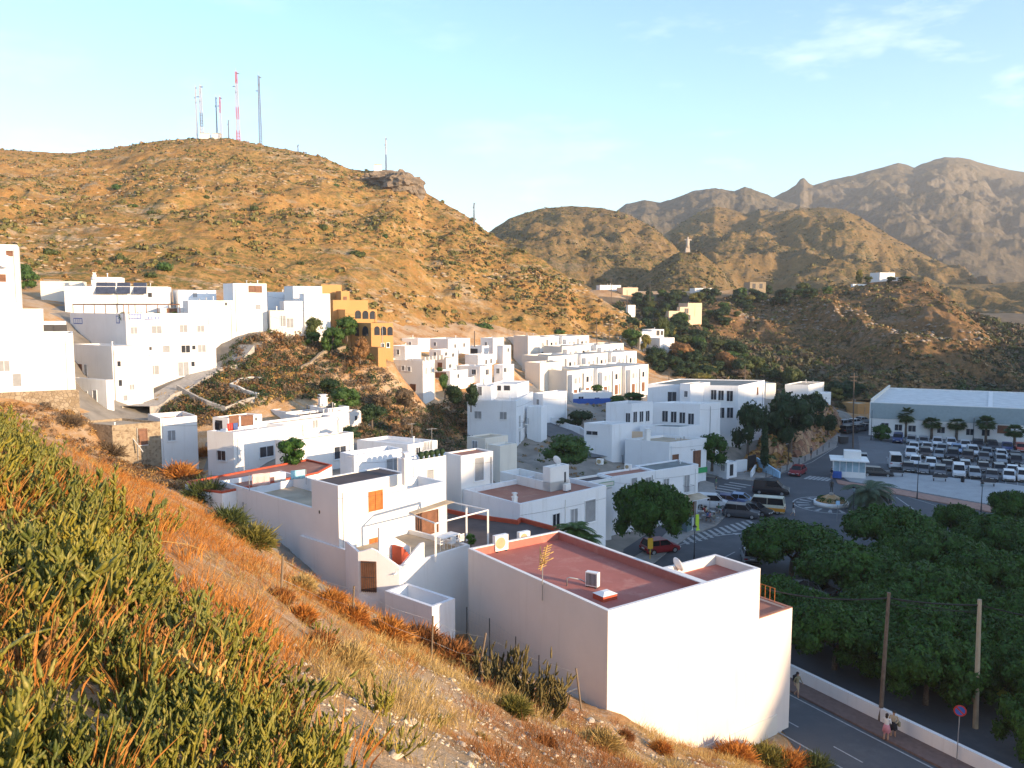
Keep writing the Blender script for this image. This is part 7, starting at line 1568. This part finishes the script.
for x, y, yt, st, lab in ((694,562,535,0,'black lantern street lamp just beyond the big red roof'),(853,517,496,0,'black lantern street lamp in front of the traffic island'),(917,499,452,1,'tall street lamp with single arm in front of the car park'),(694,490,448,1,'tall thin street lamp beside the shop house roof'),(981,512,500,0,'small lantern lamp at the plaza edge far right'),
                          (871,440,409,1,'slender lamp post at the left corner of the warehouse'),(973,441,417,1,'slender lamp post between the fan palms'),(748,466,432,1,'thin lamp post beside the school gate'),(788,466,443,1,'thin post on the slope of the red bank')):
    b_ = G(x, y); lamp(lab, b_, max(3.2, (y - yt) * b_.y / F), st, 120)
def pole(label, x, y, xt, yt, r, m, d=None, cross=False, name='utility_pole'):
    b_ = G(x, y) if d is None else (gray(x, y) if d == 'g' else P(x, y, d)); rr = ray(xt, yt); t = Vector((0, 0, HC)) + rr * (b_.y / rr.y); t0 = T(name, label, 'utility pole', b_); mb = MB(); mb.tube(b_ - Vector((0, 0, .4)), t, r, r * .7, 8); mb.build('shaft', m, t0)
    if cross: mb = MB(); mb.box((t.x, t.y, t.z - .7), (1.5, .12, .12)); mb.box((t.x, t.y, t.z - 1.4), (1.1, .1, .1)); mb.build('crossarm', m, t0)
    return t
pt1 = pole('leaning dark wooden utility pole behind the low white wall', 880, 722, 889, 592.5, .15, POLEW); pt2 = pole('square concrete utility pole standing in the tree square', 975.5, 728, 979.7, 599.5, .17, POLEC)
pole('tall wooden utility pole with crossarms in front of the farmhouse', 853, 448, 854, 373, .14, POLEW, cross=True)
for x, y, xt, yt, d, lab in ((474.5,345,474.5,331,150,'short grey pole behind the hillside cluster'),(597,352,596.5,318,190,'thin wooden pole behind the terraced houses, left one'),(609,352,609.5,324,195,'thin wooden pole behind the terraced houses, right one'),(612,316,611,278,270,'wooden pole among the valley trees at the hill foot'),(650,300,650,283,300,'far pole below the statue mound'),(669,394,669,372,175,'thin pole behind the terrace row end'),
                          (590,283,590,270,345,'thin far pole left of the greenhouse roof'),(628,318,627,290,262,'far wooden pole beside the slim tower house'),(745,384,745,366,170,'thin pole above the school roof'),(412,433,412,395,100,'x')):
    if lab != 'x': pole(lab, x, y, xt, yt, .12, POLEW, d)
t0 = T('overhead_cable', 'bundle of black cables running from the big house past both poles', 'cable', pt1); mb = MB()
hs = P(761, 588, 47)
def sag(a, b, s, r=.035):
    pts_ = [a.lerp(b, i / 10) - Vector((0, 0, s * 4 * (i / 10) * (1 - i / 10))) for i in range(11)]; mb.path(pts_, r, 5)
far_ = pt2 + Vector((13, -8, -.2)); up = Vector((0, 0, -.35)); sag(hs, pt1 + up, .35, .05); sag(pt1 + up, pt2 + up, .12, .05); sag(pt2 + up, far_, .4, .04); sag(pt1 + up * 2, pt2 + up * 2, .2, .02); sag(pt1 + up, pt2 + up * 2.5, .1, .02); mb.build('cable', RUBBER, t0)
# no parking sign
b_ = G(956.5, 762); t0 = T('road_sign', 'round blue and red no stopping sign on a grey post by the low wall', 'sign', b_); c = P(957.3, 710.4, b_.y / S); c.y = b_.y; c.x = b_.x + .04
mb = MB(); mb.tube(b_, (c.x, c.y, c.z + .1), .03, n=8); mb.build('post', GREYM, t0); fn = Vector((-.35, -.93, 0)).normalized(); R_ = .33
mb = MB(); mb.tube(c + fn * .03, c + fn * .06, R_, n=28); dsk = mb.build('sign_disc', REDP, t0); mb = MB(); mb.tube(c + fn * .058, c + fn * .064, R_ * .78, n=28); mb.build('blue_field', BLUEP, dsk)
sx = fn.cross(Vector((0, 0, 1))).normalized(); mb = MB(); a1_ = (sx + Vector((0, 0, 1))).normalized(); o_ = a1_.cross(fn).normalized() * .045
mb.add([c + fn * .069 - a1_ * R_ * .8 - o_, c + fn * .069 + a1_ * R_ * .8 - o_, c + fn * .069 + a1_ * R_ * .8 + o_, c + fn * .069 - a1_ * R_ * .8 + o_], [(0, 1, 2, 3)]); mb.build('red_bar', REDP, dsk)
# blue road signs, waste bins, benches, bollards
for x, y, lab in ((837,522,'small blue road sign on a thin post in front of the traffic island'),):
    b_ = G(x, y); t0 = T('road_sign', lab, 'sign', b_); mb = MB(); mb.tube(b_, b_ + Vector((0, 0, 2.6)), .035); mb.build('post', GREYM, t0); mb = MB(); mb.box((b_.x, b_.y - .05, 2.35), (.5, .04, .5), .1); mb.build('panel', BLUEL, t0)
b_ = G(650, 560); t0 = T('road_sign', 'yellow sign panel on a post beside the street tree trunk', 'sign', b_); mb = MB(); mb.tube(b_, b_ + Vector((0, 0, 1.6)), .04); mb.build('post', YELLOWP, t0); mb = MB(); mb.box((b_.x, b_.y - .05, 1.75), (.55, .1, 1.1), .2); mb.build('panel', YELLOWP, t0)
for x, y, lab in ((896.5,476,'left grey bench at the edge of the car park'),(939.5,481,'middle grey bench at the edge of the car park'),(987.5,486,'right grey bench at the edge of the car park')):
    b_ = G(x, y, .13); t0 = T('park_bench', lab, 'bench', b_, math.radians(-15), 'benches of the plaza')
    mb = MB(); mb.box((0, 0, .45), (2.0, .45, .06)); mb.build('seat', GREYM, t0, world=False); mb = MB(); mb.box((0, -.22, .75), (2.0, .05, .4)); mb.build('backrest', DARKM, t0, world=False)
    for sx in (-1, 1): mb = MB(); mb.box((sx * .8, 0, .21), (.08, .4, .42)); mb.build('leg', DARKM, t0, world=False)
b_ = G(962.5, 482, .13); mb = MB(); mb.lathe(b_, [(.24, 0), (.28, .8), (.3, .82), (.22, .9)], 12); mb.top('waste_bin', DARKM, 'dark round waste bin between the middle and right benches', 'bin')
b_ = G(843, 443, .12); mb = MB(); mb.box((b_.x, b_.y, .75), (1.6, 1.0, 1.1)); mb.box((b_.x, b_.y, 1.36), (1.7, 1.1, .1)); mb.top('waste_container', GREENP if False else DARKM, 'dark waste container at the bend of the pavement', 'container')
cl_ = [(766,477),(773,475),(780,473.5),(787,470.5),(793,467.5),(799,464.5),(805,461.5),(811,458.5),(817,455),(823,451.5),(829,447.5)]
for i, (x, y) in enumerate(cl_):
    b_ = G(x, y, .12); mb = MB(); mb.tube(b_, b_ + Vector((0, 0, .85)), .07, .06); mb.ball((b_.x, b_.y, b_.z + .88), .08, 8, 5); mb.top('bollard', DARKM, 'dark iron bollard on the pavement below the red bank', 'bollard', 'bollards below the red bank')
# school gate walls and ramp
def wallseg(x0, y0, x1, y1, h, m, label, name='boundary_wall', z0=0, th=.25, h1=None):
    p, q = G(x0, y0, z0), G(x1, y1, z0); d = (q - p).normalized(); s = Vector((-d.y, d.x, 0)) * th; h1 = h if h1 is None else h1; mb = MB(); V = [p, q, q + s, p + s]
    mb.add([(w_.x, w_.y, -.3) for w_ in V] + [(p.x, p.y, h), (q.x, q.y, h1), (q.x + s.x, q.y + s.y, h1), (p.x + s.x, p.y + s.y, h)], [(3,2,1,0),(4,5,6,7),(0,1,5,4),(1,2,6,5),(2,3,7,6),(3,0,4,7)]); return mb.top(name, m, label, 'wall')
wallseg(707, 474, 719, 477, 1.9, WHITE_B, 'white wall between the screen roofed house and the gatehouse'); wallseg(736, 473, 747, 472, 2.0, WHITE_B, 'white wall between the gatehouse and the dark school gate')
wallseg(756, 470, 779, 478, 2.0, BLUEL, 'pale blue ramp wall sloping down beside the school gate', h1=.9); wallseg(752, 478, 757, 470, 1.0, WHITE_B, 'short white wall end beside the school gate ramp')
p, q = G(747.5, 472), G(755.5, 470.5); t0 = T('school_gate', 'tall black metal gate of the school', 'gate', p); mb = MB()
for i in range(15): w_ = p.lerp(q, i / 14); mb.tube(w_, w_ + Vector((0, 0, 2.5)), .045, n=4)
mb.build('bars', DARKM, t0); mb = MB(); mb.tube(p + Vector((0, 0, 2.5)), q + Vector((0, 0, 2.5)), .06, n=4); mb.tube(p + Vector((0, 0, .15)), q + Vector((0, 0, .15)), .06, n=4); mb.obox(p + Vector((0, .1, .2)), q - p, Vector((0, .03, 0)), Vector((0, 0, 2.2))); mb.build('frame', DARKM, t0)
# ================================================================== roof things
def on_roof(hkey, i, px, py):
    o = HOUSES[hkey][1][i]; return G(px, py, o.N.z - o.k.get('par', .4)), o
def ac(label, p, az, w=.85, h=.65, dark=False):
    t0 = T('air_conditioner', label, 'air conditioner', p, math.radians(-az)); mb = MB(); mb.box((0, 0, h / 2 + .08), (w, .34, h)); mb.build('casing', PLASTW, t0, world=False)
    mb = MB(); mb.tube((-.1 * w, -.165, h / 2 + .08), (-.1 * w, -.185, h / 2 + .08), h * .38, n=20)
    if dark: mb = MB(); [mb.box((-w / 2 + .1 + i * (w - .2) / 7, -.175, h / 2 + .08), (.04, .02, h * .85)) for i in range(8)]
    mb.build('fan_grille', DARKM if dark else M('beige_fan_grille', (.42, .32, .18), .6) if 'beige_fan_grille' not in bpy.data.materials else bpy.data.materials['beige_fan_grille'], t0, world=False)
    for sx in (-1, 1): mb = MB(); mb.box((sx * w * .35, 0, .04), (.08, .4, .08)); mb.build('foot', DARKM, t0, world=False)
    return t0
p, o = on_roof('big', 0, 500.5, 551); ac('larger beige air conditioner with round fan on the red roof corner', p, -35 + 0, 1.0, 1.0)
p, o = on_roof('big', 0, 523.5, 543.5); ac('smaller beige air conditioner next to the larger one on the red roof', p, -35, .85, .75)
p, o = on_roof('big', 0, 592.5, 587); ac('white air conditioner with dark fins in the middle of the red roof', p, 30, .75, .8, True)
p, o = on_roof('big', 0, 605, 598.5); t0 = T('roof_hatch', 'small red brick roof hatch with pale pyramid lid on the big red roof', 'hatch', p, math.radians(35)); mb = MB(); mb.box((0, 0, .14), (1.0, .85, .3)); mb.build('base', REDTRIM, t0, world=False); mb = MB(); mb.box((0, 0, .37), (1.05, .9, .14), taper=.35); mb.build('lid', PLASTW, t0, world=False)
p, o = on_roof('big', 0, 567, 586); mb = MB(); mb.path([p, p + Vector((0, 0, .45)), p + Vector((.15, 0, .5)), p + Vector((.8, .2, .3)), p + Vector((1.1, .3, .1))], .04, 6); mb.top('pipe', GREYM, 'small bent grey vent pipe on the big red roof', 'pipe')
def antenna(label, p, h, az=0, big=False):
    t0 = T('antenna', label, 'antenna', p, math.radians(az)); mb = MB(); mb.tube((0, 0, 0), (0, 0, h), .02, n=5); mb.build('mast', GREYM, t0, world=False); mb = MB()
    if big:
        for k in (0, 1):
            for sg in (-1, 1): mb.path([(-.1 + .2 * k, 0, h - .1), (.25 * sg * .4, sg * .28, h + .12 + .3 * k), (.2, sg * .4, h + .3 + .3 * k)], .022, 5)
        for i in range(9):
            y = -.55 + i * .14; zz = h - .25 + abs(i) * .11; mb.tube((-.28 + .05 * i, y * .15, zz), (.18 + .05 * i, y * .15 + .1, zz + .05), .02, n=4)
        mb.tube((-.15, -.08, h - .35), (.3, .1, h + .75), .025, n=5)
    else:
        mb.tube((-.5, 0, h - .1), (.5, 0, h - .1), .014, n=4)
        for i in range(7): x = -.45 + .15 * i; mb.tube((x, -.22 - .01 * i, h - .1), (x, .22 + .01 * i, h - .1), .009, n=4)
        mb.tube((0, -.3, h - .5), (0, .3, h - .5), .01, n=4)
    mb.build('aerial', STRAW if big else GREYM, t0, world=False); return t0
q0 = place(HOUSES['big'][1][0], 'L', 544.5, 600); antenna('golden television antenna bracketed to the side wall of the big house', q0[0] + q0[2] * .15, 1.9, 35, True).scale = (1.5, 1.5, 1.15)
p, o = on_roof('big', 0, 676, 575.5); t0 = T('satellite_dish', 'white satellite dish on the corner of the big red roof', 'satellite dish', p, math.radians(115)); mb = MB(); mb.tube((0, 0, 0), (0, 0, .45), .03); mb.build('stand', GREYM, t0, world=False)
mb = MB(); prof = [(.02, 0), (.2, .03), (.36, .09), (.45, .16), (.45, .18), (.36, .11), (.2, .05), (.02, .02)]; mb.lathe((0, 0, 0), prof, 20); d_ = mb.build('dish', PLASTW, t0, world=False); d_.location = (0, 0, .6); d_.rotation_euler = (math.radians(68), 0, 0); mb = MB(); mb.tube((0, -.1, .45), (0, -.55, .65), .012); mb.build('arm', GREYM, t0, world=False)
for hk, i, x, y, h_, lab in (('X3',0,432,463,3.2,'tall thin antenna with crossbars on the walled terrace house'),('shutter',1,353,478,2.0,'thin antenna behind the dark sloping roof'),('W1',0,300,425,1.5,'small antenna on the white corner house'),('X1',0,412,437,1.6,'thin antenna on the flat roofed house with paired windows')):
    if lab != 'x': p, o = on_roof(hk, i, x, y); antenna(lab, p, h_, 30)
p, o = on_roof('mid', 2, 556, 466); t0 = T('satellite_dish', 'small pale satellite dish on top of the villa stair box', 'satellite dish', p, 2.4); mb = MB(); mb.tube((0, 0, 0), (0, 0, .35), .025); mb.build('stand', GREYM, t0, world=False); d_ = put('dish', d_.data, PLASTW, t0, (0, 0, .5)); d_.rotation_euler = (1.2, 0, 0)
p, o = on_roof('mid', 0, 567, 491); ac('grey air conditioner beside the stair box on the terracotta terrace', p, 130, .8, .6)
p, o = on_roof('shopm', 0, 628, 470); ac('white air conditioner on the maroon roof', p, 30, .8, .6); p, o = on_roof('shopm', 0, 600, 465); ac('white air conditioner at the back edge of the maroon roof', p, 30, .8, .7)
q0 = place(HOUSES['V0'][1][0], 'R', 5, 262); t0 = T('satellite_dish', 'pale satellite dish on the wall of the top left tower house', 'satellite dish', q0[0], 0); mb = MB(); mb.tube((0, 0, 0), tuple(q0[2] * .4), .025, n=5); mb.build('stand', GREYM, t0, world=False); d2_ = put('dish', d_.data, PLASTW, t0, tuple(q0[2] * .45)); d2_.rotation_euler = (1.3, 0, .6); d2_.scale = (1.7,) * 3
# solar panels
o = HOUSES['V3'][1][0]
for i, f in enumerate((.30, .50, .66)):
    p = o.N + o.u * (o.tr * f) + o.v * .6; t0 = T('solar_panel', ['wide left solar panel on the long white house', 'middle solar panel on the long white house', 'right solar panel on the long white house'][i], 'solar panel', (p.x, p.y, o.N.z - .3), 0, 'solar panels on the long white house')
    w_ = (2.6, 1.8, 1.8)[i]; b_ = Vector((p.x, p.y, o.N.z - 1.1)) - o.v * 1.2; A = [b_, b_ + o.u * w_, b_ + o.u * w_ + o.v * 1.0 + Vector((0, 0, 1.6)), b_ + o.v * 1.0 + Vector((0, 0, 1.6))]; n_ = Vector((0, 0, .08))
    mb = MB(); mb.add([*A, *[q + n_ for q in A]], [(3,2,1,0),(4,5,6,7),(0,1,5,4),(1,2,6,5),(2,3,7,6),(3,0,4,7)]); mb.build('panel', PANEL, t0); mb = MB(); mb.tube(A[3], A[3] - Vector((0, 0, 1.5)), .03, n=4); mb.tube(A[2], A[2] - Vector((0, 0, 1.5)), .03, n=4); mb.build('frame', GREYM, t0)
# laundry
def cloth(label, px, py, d, w, h, m, az=60, name='towel'):
    c = P(px, py, d); u = dirv(az); n = 10; V = []
    for j in range(5):
        for i in range(n + 1): a = i / n - .5; q = c + u * a * w + Vector((0, 0, -h * j / 4 + h / 2)) + Vector((u.y, -u.x, 0)) * (.05 * math.sin(i * 1.7 + j * .4) * (j / 4 + .2)); V.append(q)
    mb = MB(); mb.add(V, [(j * (n + 1) + i, j * (n + 1) + i + 1, (j + 1) * (n + 1) + i + 1, (j + 1) * (n + 1) + i) for j in range(4) for i in range(n)], 0, True); o = mb.top(name, m, label, 'laundry'); md = o.modifiers.new('t', 'SOLIDIFY'); md.thickness = .01; return o
m_, nt_, b_ = new_mat('spiral_cloth'); wv = nt_.nodes.new('ShaderNodeTexWave'); wv.wave_type = 'RINGS'; wv.rings_direction = 'SPHERICAL'; wv.inputs['Scale'].default_value = 2.6; nt_.links.new(nt_.nodes.new('ShaderNodeTexCoord').outputs['Generated'], wv.inputs['Vector'])
mp_ = nt_.nodes.new('ShaderNodeMapping'); mp_.inputs['Location'].default_value = (-.5, -.5, -.5); nt_.links.new(nt_.nodes['Texture Coordinate'].outputs['Generated'], mp_.inputs[0]); nt_.links.new(mp_.outputs[0], wv.inputs['Vector']); nt_.links.new(ramp(nt_, wv.outputs['Fac'], [(.4, (.7, .66, .62)), (.6, (.5, .16, .14))]), b_.inputs['Base Color'])
cloth('white cloth with red rings drying on the terrace line', 261, 479.5, 57, 1.35, .95, m_); cloth('pale blue towel drying on the terrace line', 298, 474.5, 59, 1.15, .7, M('pale_blue_towel', (.35, .62, .68), .9)); cloth('white cloth drying between the ringed cloth and the blue towel', 280, 477, 58, .9, .7, CL['white'])
a_, b_ = P(249, 475, 56.5), P(306, 469.5, 59.5); mb = MB(); mb.path([a_, a_.lerp(b_, .5) - Vector((0, 0, .05)), b_], .008, 4); [mb.tube(q, q - Vector((0, 0, 1.2)), .025, n=5) for q in (a_, b_)]; mb.top('washing_line', GREYM, 'washing line on two posts above the walled terrace', 'washing line')
cloth('red cloth hanging in front of the rooftop laundry room', 230.5, 427, 75, .75, .75, REDP, 38); cloth('blue cloth hanging beside the red one at the laundry room', 235.7, 426.5, 75.3, .55, .7, CL['blue'], 38); cloth('dark cloth hanging at the left of the laundry room', 217.5, 426, 74, .7, .8, CL['black'], -60)
# potted plants along the wall
o = HOUSES['X3'][1][0]
for i in range(5):
    p = o.N + o.u * (o.tr * (.30 + .15 * i)) + o.v * .1; mb = MB(); mb.lathe((p.x, p.y, o.N.z), [(.13, 0), (.18, .25), (.17, .26)], 10); mb.ball((p.x, p.y, o.N.z + .42), (.3, .3, .27), 10, 6); mb.top('potted_plant', LEAF_DARK, 'round dark potted plant on the terrace wall, ' + ordn[i] + ' from the left', 'plant', 'potted plants on the terrace wall')
# ================================================================== masts and monument
def lattice(label, px, d_, yb, yt, w, cols, guy=False):
    g = P(px, yb, d_); h = (yb - yt) * g.y / F; t0 = T('radio_mast', label, 'radio mast', (g.x, g.y, g.z - 1)); n = max(6, int(h / (w * 1.2))); segs = len(cols)
    for s in range(segs):
        mb = MB()
        for i in range(int(n * s / segs), int(n * (s + 1) / segs)):
            z0, z1 = h * i / n, h * (i + 1) / n; k0, k1 = 1 - .55 * i / n, 1 - .55 * (i + 1) / n
            c0 = [Vector((math.cos(a) * w * k0, math.sin(a) * w * k0, z0)) for a in (.3, 2.4, 4.5)]; c1 = [Vector((math.cos(a) * w * k1, math.sin(a) * w * k1, z1)) for a in (.3, 2.4, 4.5)]; r = max(.12, w * .17)
            for k in range(3): mb.tube(c0[k], c1[k], r, n=4, caps=False); mb.tube(c0[k], c1[(k + 1) % 3], r * .6, n=3, caps=False); mb.tube(c0[k], c0[(k + 1) % 3], r * .6, n=3, caps=False)
        mb.build('mast_section', cols[s], t0, world=False)
    mb = MB(); mb.tube((0, 0, h), (0, 0, h * 1.05), .08, n=4)
    for k in range(4): a = k * 1.6; z_ = h * (.97 - .09 * k); mb.tube((math.cos(a) * w * .6, math.sin(a) * w * .6, z_), (math.cos(a) * w * 1.5, math.sin(a) * w * 1.5, z_), .3, n=8)
    mb.build('aerials', GREYM, t0, world=False); return t0
RW, WW, GG = M('mast_red', (.42, .08, .06), .6), M('mast_white', (.42, .40, .40), .6), M('mast_grey', (.15, .155, .17), .6)
lattice('thin pale mast at the far left of the hilltop group', 197, 398, 139, 87, .55, [WW]); lattice('broad white lattice mast, second of the hilltop group', 201.6, 398, 138, 86, 1.1, [WW, GG, WW, WW]); lattice('thin grey mast left of the short red topped one', 217, 398, 138.5, 97, .45, [GG]); lattice('short mast with red top in the middle of the hilltop group', 220.8, 397, 138.5, 97, .8, [WW, WW, RW]); lattice('very short thin mast in the hilltop group', 228.7, 396, 138.5, 119, .35, [GG])
lattice('tallest red and white lattice mast of the hilltop group', 237.8, 395, 140.5, 73, 1.2, [RW, WW, RW, WW, WW, RW]); lattice('dark grey mast standing apart at the right of the hilltop', 260.3, 390, 147, 77, 1.0, [GG]); lattice('thin lone mast on the rocky knob', 386, 350, 169, 137, .4, [GG, WW]); lattice('short thin mast low on the right shoulder of the orange hill', 474, 305, 222, 201, .35, [GG]); lattice('tiny mast right of the hilltop group', 298, 385, 152, 143, .3, [GG])
for px, w_, lab in ((205,5,'small white equipment hut at the foot of the white lattice mast'),(217,4,'small white equipment hut between the masts'),(378,3,'tiny white hut beside the lone mast')):
    py = np.interp(px, (200, 232, 370, 390), (138, 139, 170.5, 169)); g = P(px, py, 398 if px < 300 else 350); t0 = T('equipment_hut', lab, 'hut', g); mb = MB(); mb.box((g.x, g.y, g.z + .8), (w_, 2.5, 3)); mb.build('wall', WHITE, t0); mb = MB(); mb.box((g.x, g.y, g.z + 2.35), (w_ + .4, 2.9, .2)); mb.build('roof', CONC, t0)
g = P(687.5, 251.5, 436); t0 = T('monument', 'tall pale stone figure with outstretched arms on top of the mound', 'monument', g); MST = M('monument_stone', (.42, .36, .30), .9); h = 8.2
mb = MB(); mb.box((g.x, g.y, g.z + .8), (2.6, 2.6, 2.6), taper=.8); mb.build('plinth', MST, t0); mb = MB(); mb.path([(g.x, g.y, g.z + 2), (g.x, g.y, g.z + 4), (g.x, g.y, g.z + 6.6), (g.x, g.y, g.z + 7.2), (g.x, g.y, g.z + 7.5), (g.x, g.y, g.z + 8.1)], [1.25, 1.0, 1.05, .4, .5, .35], 10)
for sx in (-1, 1): mb.path([(g.x, g.y, g.z + 6.4), (g.x + sx * 1.3, g.y, g.z + 6.5), (g.x + sx * 2.2, g.y, g.z + 6.4)], [.5, .42, .25], 8)
mb.build('figure', MST, t0)
# grey cliff under the rocky knob, boulders
RK = []
for sd_ in range(4):
    bm = bmesh.new(); bmesh.ops.create_icosphere(bm, subdivisions=4, radius=1)
    for v in bm.verts: n_ = noise.fractal(v.co * 1.6 + Vector((sd_ * 5, 0, 0)), 1.0, 2.1, 5); v.co *= 1 + .42 * n_ + .12 * (math.floor(v.co.z * 4 + n_ * 2) % 2)
    me_ = bpy.data.meshes.new('rock'); bm.to_mesh(me_); bm.free(); me_.materials.append(STN); RK.append(me_)
for px, py, w_, h_ in ((388,179,34,16),(403,182,36,20),(416,188,20,17),(374,176,18,9)):
    p = on_layer('antenna_hill', px, py + 3); sc = p.y / F; o = bpy.data.objects.new('rock_outcrop', RK[px % 4]); COL.objects.link(o); o.location = p + Vector((0, -1, 0)); o.scale = (w_ * sc / 2, w_ * sc * .4, h_ * sc / 1.7); o.rotation_euler = (0, 0, .3); tagit(o, 'grey rock face under the rocky knob of the orange hill', 'rock', 'rocks of the knob')
    o.material_slots[0].link = 'OBJECT'; o.material_slots[0].material = hill_mat('knob_rock', (.22, .155, .10), (.32, .23, .15), (.13, .10, .06), (.20, .165, .13), 2, .6) if 'knob_rock' not in bpy.data.materials else bpy.data.materials['knob_rock']
# ================================================================== the air
zlo = float(min(Z.min(), -9.5)) - 1; ztop_ = 445.0; mb = MB(); mb.box((0, 100, (zlo + ztop_) / 2), (7000, 7000, ztop_ - zlo)); hz = mb.build('haze', None); hz['kind'] = 'stuff'; hz['label'] = 'thin warm evening haze over the whole valley'
m_ = bpy.data.materials.new('evening_haze'); m_.use_nodes = True; nt_ = m_.node_tree; nt_.nodes.remove(nt_.nodes['Principled BSDF']); pv = nt_.nodes.new('ShaderNodeVolumePrincipled'); pv.inputs['Color'].default_value = (.95, .93, .92, 1); pv.inputs['Density'].default_value = .00016; pv.inputs['Anisotropy'].default_value = .2
nt_.links.new(pv.outputs[0], nt_.nodes['Material Output'].inputs['Volume']); hz.data.materials.append(m_)
